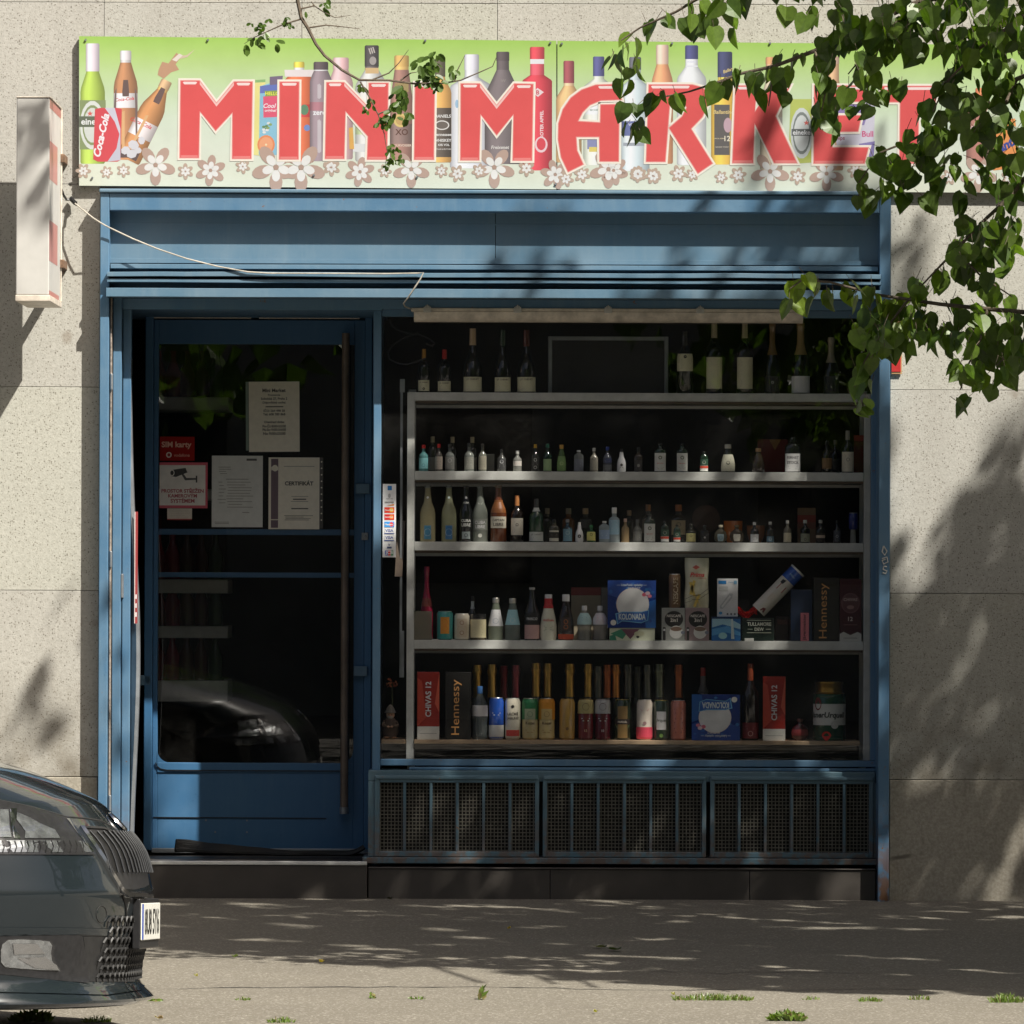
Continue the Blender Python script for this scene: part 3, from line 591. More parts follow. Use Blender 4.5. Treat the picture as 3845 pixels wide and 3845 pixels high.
# --- flowers along the bottom
fl = MB(); FY = [YS-.0008]
def flower(u, v, r, n=6, a=None, c=(190, 164, 142)):
    a = R.random()*6 if a is None else a; FY[0] -= .000004; mp = plane(FY[0]); mp2 = plane(FY[0]-.00002); 
    for k in range(n):
        t = a+2*math.pi*k/n
        def petal(rad, w, cen): return [(u+math.cos(t)*(cen+rad*math.cos(q))-math.sin(t)*w*math.sin(q), v+math.sin(t)*(cen+rad*math.cos(q))+math.cos(t)*w*math.sin(q)) for q in [2*math.pi*i/12 for i in range(12)]]
        fl.poly(petal(r*.42, r*.27, r*.6), mp, mixw(c, .12)); fl.poly(petal(r*.24, r*.17, r*.34), mp2, mixw((236, 232, 222), .3))
    mp3 = plane(FY[0]-.00003); fl.poly([(u+r*.12*math.cos(i*.7), v+r*.12*math.sin(i*.7)) for i in range(9)], mp3, mixw((176, 146, 128), .1))
big = [c1(868,802)+(76,), c1(1175,832)+(58,), c1(1540,815)+(92,), c1(1680,815)+(92,), c2(225,840)+(56,), c2(512,825)+(70,), c2(975,815)+(78,), c2(1315,855)+(56,), c2(1612,825)+(72,), c3(5,800)+(56,), c3(740,805)+(74,), c3(1005,815)+(66,), c3(1720,815)+(70,)]
for u, v, r in big: flower(u, v, r, 5 if r > 60 else 6, math.pi/2 if r > 60 else None, (186, 156, 138))
for q in (c1(465,835), c1(595,842), c1(690,832), c1(1035,838), c1(1355,810), c1(1850,815), c2(60,815), c2(365,835), c2(680,835), c2(770,850), c2(890,835), c2(1155,820), c2(1375,880), c2(1465,855), c2(1775,850), c2(1860,862), c3(120,818), c3(195,828), c3(310,815), c3(375,820), c3(510,832), c3(590,822), c3(870,828), c3(1140,800), c3(1370,830), c3(1495,838), c3(1580,832), c3(1865,835)):
    u, v = q; flower(u, v, R.uniform(24, 34))
fl.build('printed_flowers', 'print', SB)
# --- letters
def offset(pts, d):
    n = len(pts); A = sum(pts[i][0]*pts[(i+1) % n][1]-pts[(i+1) % n][0]*pts[i][1] for i in range(n)); s = 1 if A > 0 else -1; out = []
    for i in range(n):
        p0, p1, p2 = Vector(pts[i-1]), Vector(pts[i]), Vector(pts[(i+1) % n])
        a, b_ = (p1-p0).normalized(), (p2-p1).normalized(); na, nb = Vector((a.y, -a.x))*s, Vector((b_.y, -b_.x))*s
        m = na+nb
        if m.length < .3: m = na
        else: m = m.normalized()*min(1/max(.35, m.normalized().dot(na)), 2.)
        out.append(tuple(p1+m*d))
    return out
def arc(pts): return pts
MINI = [
 ('M', c1, [(1005,328),(1115,328),(1208,452),(1305,334),(1412,334),(1405,770),(1293,770),(1295,515),(1203,615),(1117,508),(1112,765),(1000,765)]),
 ('I', c1, [(1558,335),(1672,335),(1668,773),(1555,773)]),
 ('N', c9, [(700,560),(825,560),(988,728),(990,565),(1130,565),(1120,1095),(978,1095),(983,935),(836,768),(828,1090),(690,1090)]),
 ('I', c2, [(530,342),(645,342),(640,775),(525,775)]),
 ('M', c2, [(785,345),(895,345),(988,465),(1085,345),(1195,348),(1188,780),(1075,780),(1080,525),(988,640),(900,525),(893,778),(783,778)]),
 ('A', c2, [(1385,845),(1345,760),(1328,660),(1330,570),(1355,490),(1400,425),(1460,380),(1540,352),(1660,348),(1690,440),(1570,445),(1510,470),(1470,510),(1447,555),(1563,562),(1565,462),(1675,460),(1672,785),(1560,785),(1558,648),(1435,648),(1440,720),(1476,800)]),
 ('R', c3, [(168,395),(375,395),(425,408),(452,440),(450,490),(425,550),(372,605),(473,768),(400,818),(262,600),(325,545),(345,505),(330,482),(272,480),(250,762),(155,762)]),
 ('K', c3, [(575,400),(680,400),(670,520),(745,400),(838,400),(768,545),(870,768),(757,768),(668,585),(662,768),(560,768)]),
 ('E', c3, [(945,400),(1195,400),(1180,480),(1045,480),(1040,540),(1172,540),(1155,620),(1038,622),(1035,690),(1205,690),(1185,770),(942,770)]),
 ('T', c3, [(1262,402),(1525,402),(1518,482),(1440,482),(1437,770),(1345,770),(1348,482),(1245,482)])]
red, edge, pink = C(230, 98, 96), C(247, 226, 206), C(240, 160, 152)
for nm, cf, pts in MINI:
    q = [cf(*p) for p in pts]; l = MB()
    ya = YS-.0012
    l.poly(offset(q, 7), plane(ya), C(250, 240, 222)); l.poly(q, plane(ya-.00005), pink); l.poly(offset(q, -3.2), plane(ya-.0001), red)
    vt = min(p[1] for p in q); vb = max(p[1] for p in q)
    n = len(q)
    for i in range(n):
        a, b_ = q[i], q[(i+1) % n]
        if abs(a[1]-b_[1]) < 14 and abs(a[0]-b_[0]) > 40 and min(a[1], b_[1]) < vt+12:
            x0, x1 = min(a[0], b_[0])+10, max(a[0], b_[0])-10; y0 = max(a[1], b_[1])+6
            l.poly([(x0, y0+3), (x0+4, y0), (x1-4, y0), (x1, y0+3), (x1-6, y0+10), (x0+6, y0+10)], plane(ya-.00015), C(250, 226, 220))
        if abs(a[1]-b_[1]) < 14 and abs(a[0]-b_[0]) > 40 and max(a[1], b_[1]) > vb-12:
            x0, x1 = min(a[0], b_[0])+6, max(a[0], b_[0])-6; y0 = min(a[1], b_[1])-12
            l.poly([(x0, y0), (x1, y0), (x1, y0+8), (x0, y0+8)], plane(ya-.00015), C(240, 140, 134))
    if nm in 'MN':
        vi = [i for i, p in enumerate(pts) if 440 < p[1] < 475 or (nm == 'N' and 700 < p[1] < 740)][0]
        for a, b_ in ((q[vi-1], q[vi]), (q[vi], q[vi+1])):
            if abs(a[0]-b_[0]) < 20: continue
            l.poly([(a[0], a[1]+5), (b_[0], b_[1]+5), (b_[0], b_[1]+16), (a[0], a[1]+16)], plane(ya-.00015), C(246, 200, 192))
    l.build('letter', 'print', SB)
for u, v in (c1(478,104), c1(1160,104), c1(515,873), c1(1752,858), c2(590,107), c2(1288,120), c2(1352,124), c2(545,868), c2(1318,908), c3(280,203), c3(740,203), c3(1205,215)):
    s = MB(); s.tube([P(u, v, YS-.001), P(u, v, YS-.006)], .0045, seg=8); s.build('screw', 'galvanised', SB)

# ================================================================== lightbox projecting from the wall at the left
yf, yb = -.16-.61, -.16
LB = thing('lightbox_sign', 'narrow white projecting lightbox sign with faded red print on its side', 'sign', (0, 0, 0))
x0, x1 = X(56, yf), X(184, yf); zt = Z(372, yf); zb = Z(1137, yf)
b = MB(); b.box(x0, x1-.004, yf, yb, zb+.024, zt-.002); b.build('lightbox_body', 'lightbox_white', LB, bevel=.004)
b = MB(); b.box(x0-.002, x1+.001, yf-.003, yb+.002, zb, zb+.0235); b.box(x0-.002, x1+.001, yf-.003, yb+.002, zt-.0015, zt+.004); b.box(x1-.0035, x1+.002, yb-.012, yb+.001, zb+.024, zt-.002); b.build('lightbox_rim', 'cream_metal', LB, bevel=.002)
b = MB(); xs = x1-.0035
def side(ya, yc, za, zc, c): b.add([(xs, ya, za), (xs, yc, za), (xs, yc, zc), (xs, ya, zc)], [(0, 1, 2, 3)], c)
H = zt-zb; rd = C(222, 150, 138)
side(yf+.005, yb-.015, zt-H*.05, zt-.004, C(214, 136, 122)); side(yf+.005, yb-.19, zb+H*.60, zb+H*.79, rd); side(yf+.005, yb-.17, zb+H*.2, zb+H*.4, rd); side(yf+.005, yb-.08, zb+.026, zb+H*.055, C(226, 150, 136))
b.build('side_print', 'print', LB)
b = MB()
for v in (590, 985): b.box(X(214, yb), X(238, yb)+.0, yb-.02, .02, Z(v+32, -.08), Z(v, -.08))
b.box(X(219, yb), X(226, yb), yb-.01, .0, Z(1035, -.08), Z(995, -.08)); b.build('bracket', 'old_iron', LB, bevel=.003)
C = C_
# ================================================================== cables
b = MB(); ycb = -.06
b.tube([P(u, v, y) for u, v, y in ((229,706,-.15),(240,735,-.1),(250,750,-.03),(268,748,-.02),(275,758,-.03),(288,770,-.05))], .005, seg=6)
b.tube([P(u, v, y) for u, v, y in ((262,742,-.02),(272,752,-.02),(284,764,-.03))], .009, seg=6)
tag(b.build('cable', 'car_trim', smooth=True), 'short dark twisted cable leaving the white lightbox beside the sign corner', 'cable')
b = MB(); b.tube([P(u, v, y) for u, v, y in ((282,764,-.05),(310,787,-.08),(352,820,-.10),(380,838,-.11),(405,852,-.10),(500,897,-.095),(590,934,-.10),(700,971,-.105),(815,1000,-.115),(930,1021,-.12),(1010,1026,-.12),(1300,1027,-.122),(1450,1028,-.122),(1570,1026,-.122),(1590,1024,-.125),(1578,1048,-.128),(1530,1120,-.128),(1515,1140,-.11),(1522,1152,-.07),(1545,1160,.0))], .003, seg=7)
tag(b.build('cable', 'wire_white', smooth=True), 'cream power cable sagging across the blue lintel and down to the strip light', 'cable')
b = MB()
b.tube([P(u, v, .16) for u, v in ((1462,1200),(1470,1222),(1492,1241),(1530,1252),(1570,1256),(1610,1272),(1632,1290),(1622,1300),(1600,1290))], .0035, seg=6)
b.tube([P(u, v, .165) for u, v in ((1570,1250),(1520,1268),(1475,1295),(1456,1325),(1462,1350),(1490,1365),(1530,1369),(1565,1358),(1600,1345))], .0035, seg=6)
tag(b.build('cable', 'car_trim', smooth=True), 'loop of thin grey cable hanging behind the glass beside the upper left bottles', 'cable')
# ================================================================== strip light under the lintel
SLt = thing('strip_light', 'long cream fluorescent strip light fixed under the lintel above the window', 'lamp', (0, 0, 0))
yl = .04
b = MB(); xa, xb = X(1541, yl), X(3024, yl); b.box(xa, xb, yl-.03, yl+.06, Z(1171, yl), Z(1158, yl)); b.build('tray', 'cream_metal', SLt, bevel=.003)
b = MB(); r = .026; zc = Z(1171, yl)-.004; prof = [(yl-.028+.004*math.cos(t), 0) for t in (0,)]
sec = [(yl-.03, zc+.003), (yl-.028, zc-.012), (yl-.02, zc-.026), (yl-.006, zc-.036), (yl+.02, zc-.038), (yl+.045, zc-.026), (yl+.055, zc+.003)]
vs = [(x, y, z) for x in (X(1552, yl), X(3012, yl)) for y, z in sec]; n = len(sec)
b.add(vs, [(i, i+1, n+i+1, n+i) for i in range(n-1)]+[tuple(range(n)), tuple(range(2*n-1, n-1, -1))]); b.build('diffuser', 'cream_metal', SLt, smooth=True)
for u in (1602, 1941, 2281, 2626):
    b = MB(); x = X(u, yl)
    for k in range(-2, 3): b.box(x+k*.006-.0024, x+k*.006+.0024, yl-.036, yl-.0305, Z(1172, yl), Z(1146+abs(k)*4, yl))
    b.box(x-.016, x+.016, yl-.035, yl-.0302, Z(1172, yl)-.004, Z(1160, yl)); b.build('clip', 'lightbox_white', SLt, bevel=.001)
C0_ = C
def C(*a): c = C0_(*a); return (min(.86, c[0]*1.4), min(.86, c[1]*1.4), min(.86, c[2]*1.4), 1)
# ================================================================== shelving in the window
YSH = .19; ZSH = {'A': Z(1474, YSH), 'B': Z(1770, YSH), 'C': Z(2035, YSH), 'D': Z(2404, YSH), 'E': Z(2778, YSH)}
SH = thing('display_shelving', 'pale grey metal shelving unit filling the shop window with a wooden bottom board', 'shelving', (0, 0, 0))
xl0, xl1, xr0, xr1 = X(1528, YSH), X(1556, YSH), X(3244, YSH), X(3271, YSH)
for a, bb, z0 in ((xl0, xl1, Z(2851, YSH)), (xr0, xr1, Z(2851, YSH))):
    b = MB(); b.box(a, bb, YSH, YSH+.03, z0, ZSH['A']-.001); b.build('upright', 'shelf_enamel', SH, bevel=.002)
    b = MB(); b.box(a, bb, .50, .53, Z(2851, YSH)-.05, ZSH['A']+.02); b.build('upright', 'shelf_enamel', SH, bevel=.002)
for k, v1 in (('A', 1505), ('B', 1803), ('C', 2068), ('D', 2437)):
    b = MB(); zt = ZSH[k]; zl = Z(v1, YSH)
    b.box(xl1+.0005, xr0-.0005, YSH-.001, YSH+.012, zl, zt)
    if k == 'A': b.box(xl0, xl1, YSH-.001, YSH+.012, zl, zt); b.box(xr0, xr1, YSH-.001, YSH+.012, zl, zt)
    b.box(xl1, xr0, YSH+.0125, .525, zt-.02, zt-.0005); b.box(xl1+.001, xr0-.001, .50, .52, zl-.022, zl+.01)
    b.build('shelf', 'shelf_enamel', SH, bevel=.0015)
    b = MB(); b.box(xl1+.002, xr0-.002, YSH+.03, .49, zl-.010, zl-.0005); b.build('shelf_underlay', 'handle_wood', SH)
b = MB(); zt = ZSH['E']; b.box(X(1434, YSH), xl0-.002, YSH-.012, .5, Z(2794, YSH), zt); b.box(xl1+.002, X(3231, YSH), YSH-.012, .5, Z(2794, YSH), zt)
b.build('bottom_board', 'shelf_wood', SH, bevel=.002)
b = MB(); b.box(X(1540), X(3230), YSH+.03, YSH+.05, Z(2815, YSH), Z(2796, YSH)); b.build('board_rail', 'handle_wood', SH)
b = MB(); b.box(X(1502, .21), X(1511, .21), .21, .22, Z(2545, .21), Z(1425, .21)); b.box(X(1500, .2), X(1518, .2), .2, .209, Z(1474, .2), Z(1425, .2)); b.box(X(1506, .2), X(1519, .2), .2, .209, Z(2545, .2), Z(2370, .2))
b.build('cable_channel', 'galvanised', SH)
b = MB(); b.bar(P(1508, 1955, .24), P(1496, 2165, .20), .03, .006); tag(b.build('picture_edge', 'handle_wood'), 'thin brown board seen edge on, leaning beside the left shelf upright', 'board')

CR = {1: (1400, 1550, 1.756), 2: (2300, 1550, 1.756), 3: (1400, 2050, 1.756), 4: (2200, 2050, 1.61), 5: (1400, 2450, 1.756), 6: (2300, 2450, 1.756), 7: (1400, 1100, 1.756), 8: (2300, 1100, 1.756)}
def cu(k, x): return CR[k][0]+x/CR[k][2]
def cv(k, y): return CR[k][1]+y/CR[k][2]
KIND = {
 'wine': ([(0, 0), (.94, 0), (1, .015), (1, .56), (.93, .63), (.55, .71), (.36, .77), (.33, .97)], .78, .35, 1.),
 'burgundy': ([(0, 0), (.96, 0), (1, .015), (1, .34), (.9, .44), (.6, .56), (.36, .66), (.31, .97)], .74, .33, 1.),
 'champ': ([(0, 0), (.95, 0), (1, .02), (1, .36), (.85, .48), (.5, .62), (.36, .72), (.36, .9), (.42, .93), (.4, .98)], .55, .44, 1.),
 'foil': ([(0, 0), (.95, 0), (1, .02), (1, .42), (.86, .55), (.76, .66), (.74, .86), (.92, .9), (.9, .93), (.78, .945), (.76, .98)], .56, .8, 1.),
 'mini': ([(0, 0), (.95, 0), (1, .02), (1, .55), (.9, .62), (.5, .70), (.38, .75), (.36, .87)], .86, .42, 1.),
 'square': ([(0, 0), (.98, 0), (1, .02), (1, .62), (.9, .68), (.42, .74), (.4, .84)], .83, .46, .8),
 'flask': ([(0, 0), (.98, 0), (1, .02), (1, .68), (.93, .76), (.6, .83), (.34, .87), (.33, .93)], .92, .40, .55),
 'longneck': ([(0, 0), (.94, 0), (1, .02), (1, .50), (.9, .58), (.55, .70), (.40, .84), (.36, .96)], .955, .42, 1.),
 'white': ([(0, 0), (.85, 0), (1, .06), (1, .36), (.85, .52), (.5, .68), (.4, .88)], .87, .36, 1.),
 'cone': ([(0, 0), (.97, 0), (1, .02), (1, .34), (.72, .6), (.42, .88)], .88, .47, 1.),
 'can': ([(0, 0), (.78, 0), (.84, .012), (1, .05), (1, .91), (.87, .965), (.84, .985)], .984, .84, 1.),
 'pet': ([(0, 0), (.88, 0), (1, .03), (.93, .12), (1, .2), (.93, .30), (1, .4), (1, .58), (.9, .66), (.4, .84), (.34, .86)], .86, .38, 1.),
 'pear': ([(0, 0), (.9, 0), (1, .08), (1, .3), (.85, .5), (.55, .72), (.42, .8), (.42, .86)], .85, .46, .8),
 'round': ([(0, 0), (.45, 0), (.85, .14), (1, .36), (.85, .58), (.4, .74), (.26, .78), (.25, .88)], .87, .34, .5),
 'jar': ([(0, 0), (.95, 0), (1, .03), (1, .78), (.92, .82)], .81, .95, 1.),
 'tumbler': ([(0, 0), (1, 0), (1, 1)], 1.1, .1, 1.)}
def prof_r(pr, t):
    for (r0, z0), (r1, z1) in zip(pr, pr[1:]):
        if z0 <= t <= z1 and z1 > z0: return r0+(r1-r0)*(t-z0)/(z1-z0)
    return pr[-1][0]
CLEAR = (186, 196, 190)
def I(row, k, cx, w, top, kind, col, cap, labs, text, cat='bottle', mat='gloss', back=0., name=None, capmat='gloss', group=None):
    hw = w/2/CR[k][2]/ppm(.27); y = YSH+.018+hw*KIND[kind][3]+back
    u = cu(k, cx); hw = w/2/CR[k][2]/ppm(y); z0 = ZSH[row]; h = Z(cv(k, top), y)-z0
    o = Vector((X(u, y), y, z0)); pr, cz, cr_, sy = KIND[kind]
    t = thing(name or ('can' if kind == 'can' else 'jar' if kind == 'jar' else 'bottle'), text, cat, o, group or 'goods on the window shelves')
    if kind == 'square': seg, rot = 4, 0
    S = 20
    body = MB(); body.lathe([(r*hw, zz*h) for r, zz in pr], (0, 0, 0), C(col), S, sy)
    bo = body.build('body', mat, t, smooth=True)
    if cap is not None:
        c = MB(); c1_ = 1.0
        lo = prof_r(pr, cz)
        if kind in ('wine', 'burgundy', 'champ', 'foil'):
            pts = [(max(prof_r(pr, z_), .3)*hw*1.06, z_*h) for z_ in [cz+(1-cz)*i/14 for i in range(15)]]; pts = [(0, pts[0][1])]+pts+[(0, h)]
        else: pts = [(0, cz*h), (cr_*hw, cz*h), (cr_*hw, .985*h), (cr_*hw*.92, h), (0, h)]
        c.lathe(pts, (0, 0, 0), C(cap), 14, sy if kind not in ('flask', 'round') else 1); c.build('lid' if kind in ('can', 'jar') else 'cap', capmat, t, smooth=True)
    if labs:
        l = MB(); zb_, zt_ = z0, z0+h
        for i, lb in enumerate(labs):
            y0_, y1_, lc = lb[0], lb[1], lb[2]
            za, zc = (Z(cv(k, y1_), y)-z0), (Z(cv(k, y0_), y)-z0); za = max(za, .004)
            half = lb[5] if len(lb) > 5 else 1.15
            e = .0008+.0004*i; n = 6
            rad = lambda z: prof_r(pr, min(max(z/h, 0), 1))*hw+e
            if lc is not None:
                l.lathe([(rad(za+(zc-za)*j/n), za+(zc-za)*j/n) for j in range(n+1)], (0, 0, 0), C(lc), 14, sy, a0=-math.pi/2-half, a1=-math.pi/2+half)
            if len(lb) > 3 and lb[3]:
                zm = (za+zc)/2; rr = rad(zm)
                def mp(x, z, zm=zm, rr=rr, e=e):
                    a = -math.pi/2+x/rr; r2 = rad(zm+z)+.0004; return Vector((r2*math.cos(a), r2*math.sin(a)*sy, zm+z))
                rows = lb[3].split('|'); hh = (zc-za)/(len(rows)+.6)
                for q, line in enumerate(rows):
                    if line == '~':              # lines of small print
                        for jj in range(2):
                            wv = rr*(.8+.3*((jj+q) % 2)); zz = ((len(rows)-1)/2-q)*hh+(jj-.5)*hh*.4
                            pts = [mp(-wv/2, zz-hh*.06), mp(wv/2, zz-hh*.06), mp(wv/2, zz+hh*.06), mp(-wv/2, zz+hh*.06)]; l.add(pts, [(0, 1, 2, 3)], C(lb[4]))
                        continue
                    if line == '@':
                        l.poly([(hh*.42*math.cos(a_), ((len(rows)-1)/2-q)*hh+hh*.42*math.sin(a_)) for a_ in [i_*math.pi/7 for i_ in range(14)]], mp, C(lb[4])); continue
                    tv = text2d(line, .01); wl = min(rr*1.5, hh*.72*tv[2]/tv[3])
                    l.text(line, 0, ((len(rows)-1)/2-q)*hh, mp, w=wl, col=C(lb[4]), bold=.015)
        l.build('label', 'ink', t, smooth=False)
    return t
DK, GR, BR = (14, 16, 13), (16, 34, 20), (44, 24, 10); CRM = (214, 202, 172); WH = (226, 224, 214); TX = (52, 48, 44); SI = (196, 196, 192)
A = 'A'
I(A,7,333,78,372,'wine',DK,(176,130,60),[(578,650,CRM,'J.P. CHENET|~|@',TX)],'slim wine bottle with a yellow capsule, at the left end of the top shelf')
I(A,7,468,90,375,'wine',DK,(170,40,40),[(584,650,CRM,'J.P. CHENET|~|~',TX)],'slim wine bottle with a short red capsule, next to the yellow capped one on top')
I(A,7,655,128,236,'burgundy',DK,(196,170,140),[(556,652,CRM,'J.P. CHENET|~|~|~',TX)],'broad wine bottle with a striped cream and red capsule on the top shelf')
I(A,7,853,112,245,'burgundy',DK,(40,62,48),[(558,652,CRM,'J.P. CHENET|~|~|~',TX)],'broad wine bottle with a dark green capsule on the top shelf')
I(A,7,1010,128,245,'burgundy',DK,(86,30,30),[(556,652,CRM,'J.P. CHENET|~|~|~',TX)],'broad wine bottle with a dark red capsule, left of the empty framed board')
I(A,8,474,112,250,'wine',DK,(30,26,24),[(398,513,CRM,'@|~|~|~',TX)],'dark bottle with a cream label set high, right of the framed board')
I(A,8,667,110,190,'wine',DK,(168,156,132),[(420,628,CRM,'~|~|~|~|~|~',TX)],'wine bottle with a tall cream label, left one of the tall labelled pair')
I(A,8,869,110,190,'wine',DK,(168,156,132),[(420,628,CRM,'~|~|~|~|~|~',TX)],'wine bottle with a tall cream label, right one of the tall labelled pair')
I(A,8,1050,104,195,'champ',DK,(120,96,60),[(543,655,(38,38,40),'~|@|~|~',(150,150,146))],'sparkling wine with a black label and gilt foil on the top shelf')
I(A,8,1237,128,192,'champ',DK,(150,126,86),[(543,655,WH,'~|~|~|~',(120,116,110))],'sparkling wine bottle with a plain white label on the top shelf')
I(A,8,1438,106,285,'champ',DK,(150,140,120),[(543,658,(34,36,40),'~|~|~',(140,140,140))],'dark sparkling wine at the right end of the top shelf behind the leaves')
Bw = 'B'
I(Bw,1,333,62,213,'mini',(96,150,150),(200,44,44),[(300,370,(120,176,180),'~|@',(60,110,120))],'miniature bottle of pale blue glass with a red cap, leftmost on the second shelf',mat='bottle_glass')
I(Bw,1,393,62,158,'square',(60,60,56),(150,138,110),[(295,380,(120,118,108),'~|~',TX)],'corked dark bottle half hidden behind the two red capped miniatures',back=.12,mat='gloss')
I(Bw,1,434,50,207,'mini',(70,66,60),(200,48,48),[(290,375,(150,140,130),'~|~',TX)],'narrow dark miniature with a red cap beside the pale blue one')
I(Bw,1,506,64,208,'mini',(120,124,120),(60,60,58),[(292,372,(112,112,108),'@|~',(190,190,186))],'clear miniature bottle under the first cork on the second shelf',mat='bottle_glass')
I(Bw,1,524,60,160,'square',(44,44,40),(160,146,116),[(300,380,(110,108,100),'~|~',TX)],'corked dark bottle behind the third miniature of the second shelf',back=.12)
I(Bw,1,634,64,200,'mini',(130,134,128),(64,64,60),[(292,372,(120,120,112),'~|~',(180,180,170))],'clear miniature with a narrow shoulder, left of the second grey flask',mat='bottle_glass')
I(Bw,1,654,62,160,'square',(50,50,46),(160,146,116),[(296,380,(118,116,106),'~|~',TX)],'corked dark bottle behind the fourth clear miniature',back=.12)
I(Bw,1,722,54,204,'mini',(120,122,112),(80,78,72),[(285,375,(130,126,112),'~|~',TX)],'slender clear miniature standing before the grey card on the second shelf',mat='bottle_glass')
I(Bw,1,848,58,240,'mini',(60,60,58),(40,40,40),[(300,372,(54,54,54),'@|~',(210,210,206))],'dark round shouldered miniature with black cap on the second shelf')
I(Bw,1,952,58,250,'mini',(150,150,144),(210,208,200),[(318,350,(196,190,182),'~',(160,60,60))],'stubby clear miniature with a silver cap and pale band',mat='bottle_glass')
I(Bw,1,1070,52,207,'mini',(24,26,24),(204,158,40),[(290,380,(30,30,30),'@|~|@',(206,206,200))],'black miniature with a bright yellow cap')
I(Bw,1,1150,56,203,'mini',(20,44,34),(36,110,84),[(305,388,(150,176,130),'~|~',(80,110,70))],'miniature with a green cap and pale green label')
I(Bw,1,1243,62,210,'pear',(96,124,76),(196,150,70),[(285,385,(110,140,84),'~|@|~',(190,200,150))],'green waisted miniature with a gold cap',mat='bottle_glass')
I(Bw,1,1356,64,245,'flask',(134,138,136),(214,212,204),[(305,380,(100,104,116),'~|~',(190,190,190))],'flat clear flask with silver cap, right of the green waisted miniature',mat='bottle_glass')
I(Bw,1,1457,54,230,'mini',(120,116,104),(206,204,198),[(280,375,(140,136,124),'@|~|~',(70,66,60))],'silver capped miniature with a grey label on the second shelf')
I(Bw,1,1545,58,222,'mini',(52,54,62),(40,62,140),[(300,330,(34,40,70),'~',(200,200,206)),(340,382,(70,72,76),'~',(170,170,170))],'miniature with a deep blue cap on the second shelf')
I(Bw,1,1638,60,238,'white',(224,222,214),(50,48,46),[(325,380,None,'@|~',(60,56,52))],'all white miniature with a dark cap on the second shelf')
I(Bw,1,1750,56,226,'square',(34,28,24),(28,26,26),[(310,382,(40,38,38),'~|@|~',(190,186,180))],'dark square miniature with a black label right of the white one')
JG = (22, 44, 28); OR = (200, 96, 60)
def jager(row, k, cx, w, top, y0, y1, text, small=False):
    lab = [(y0, y1, (222, 216, 200)), (y0+(y1-y0)*.05, y0+(y1-y0)*.42, None, '@', (104, 112, 92)), (y0+(y1-y0)*.46, y0+(y1-y0)*.6, None, 'Jägermeister', (196, 80, 50)), (y0+(y1-y0)*.62, y0+(y1-y0)*.97, None, '~', (150, 146, 136))]
    if small: lab = [(y0, y1, (216, 212, 200)), (y0, y0+(y1-y0)*.5, (40, 72, 56), '@', (190, 190, 176)), (y0+(y1-y0)*.52, y0+(y1-y0)*.7, (196, 74, 54))]
    I(row, k, cx, w, top, 'flask', JG, (42, 44, 40), lab, text)
jager(Bw,2,313,78,200,262,390,'flat green herb liqueur bottle with orange rimmed label, left one of two on second shelf')
jager(Bw,2,458,74,200,262,390,'flat green herb liqueur bottle, right one of two on the second shelf')
jager(Bw,2,602,54,250,300,388,'small flat green liqueur bottle with white label, second shelf right half',True)
I(Bw,2,760,96,203,'pear',(40,44,36),(206,200,184),[(270,388,(192,190,170),'~|@|~',(96,96,84))],'wide waisted bottle with white cap and pale printed body')
I(Bw,2,960,84,228,'pear',(34,26,18),(176,140,96),None,'small dark brandy bottle with tan cap before the red box')
I(Bw,2,1187,106,157,'flask',(24,28,24),(40,42,40),[(263,388,(216,214,204),'FERNET|STOCK|~',(40,40,40))],'big dark flat bottle with a white lettered label near the right of the second shelf')
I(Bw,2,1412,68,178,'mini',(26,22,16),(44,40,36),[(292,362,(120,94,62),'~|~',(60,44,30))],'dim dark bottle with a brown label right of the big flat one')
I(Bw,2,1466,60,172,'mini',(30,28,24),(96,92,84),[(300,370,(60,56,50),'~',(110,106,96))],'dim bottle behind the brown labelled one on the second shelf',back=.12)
I(Bw,2,1549,82,110,'wine',(22,24,20),(150,146,136),[(250,385,(206,198,178),'~|@|~|~',(110,104,92))],'tall bottle with large cream label, rightmost on the second shelf')
Cw = 'C'
BT = (62, 110, 140)
I(Cw,1,362,102,482,'longneck',(196,188,150),(120,124,120),[(745,835,(70,130,160),'@',(200,214,214),.45),(545,575,None,'@',(230,234,234))],'long necked bottle of cloudy pale drink, left end of the third shelf',mat='clear_plastic')
I(Cw,1,502,100,482,'longneck',(176,178,146),(110,116,116),[(745,835,(60,112,160),'@',(180,200,214),.45),(545,575,None,'@',(190,220,236))],'long necked bottle of cloudy pale drink, second from left on third shelf',mat='clear_plastic')
I(Cw,1,615,88,482,'longneck',(18,20,20),(60,60,60),[(575,612,None,'CUBA',(206,206,200)),(690,762,None,'CUBA|LIBRE',(206,206,200)),(785,832,(150,160,160),'@',(30,40,50),.6),(545,575,None,'@',(230,234,234))],'black long necked bottle with white lettering on the third shelf')
I(Cw,1,708,100,482,'longneck',(150,156,146),(120,124,120),[(585,612,None,'~',(206,206,200)),(700,775,(120,124,116),'CUBA|LIBRE',(220,220,214)),(785,835,None,'@',(206,206,196))],'clear long necked bottle with grey lettering right of the black one',mat='clear_plastic')
I(Cw,1,828,108,478,'longneck',(96,52,30),(110,96,80),[(685,760,(206,200,184),'CAPTAIN|LIBRE',(50,44,40)),(575,660,(120,72,34))],'long necked bottle of red brown drink with a white label')
I(Cw,1,951,84,545,'wine',(24,18,14),(206,138,84),[(695,806,(206,200,186),'~|@|~|~',(96,90,80))],'dark liqueur bottle with an orange capsule on the third shelf')
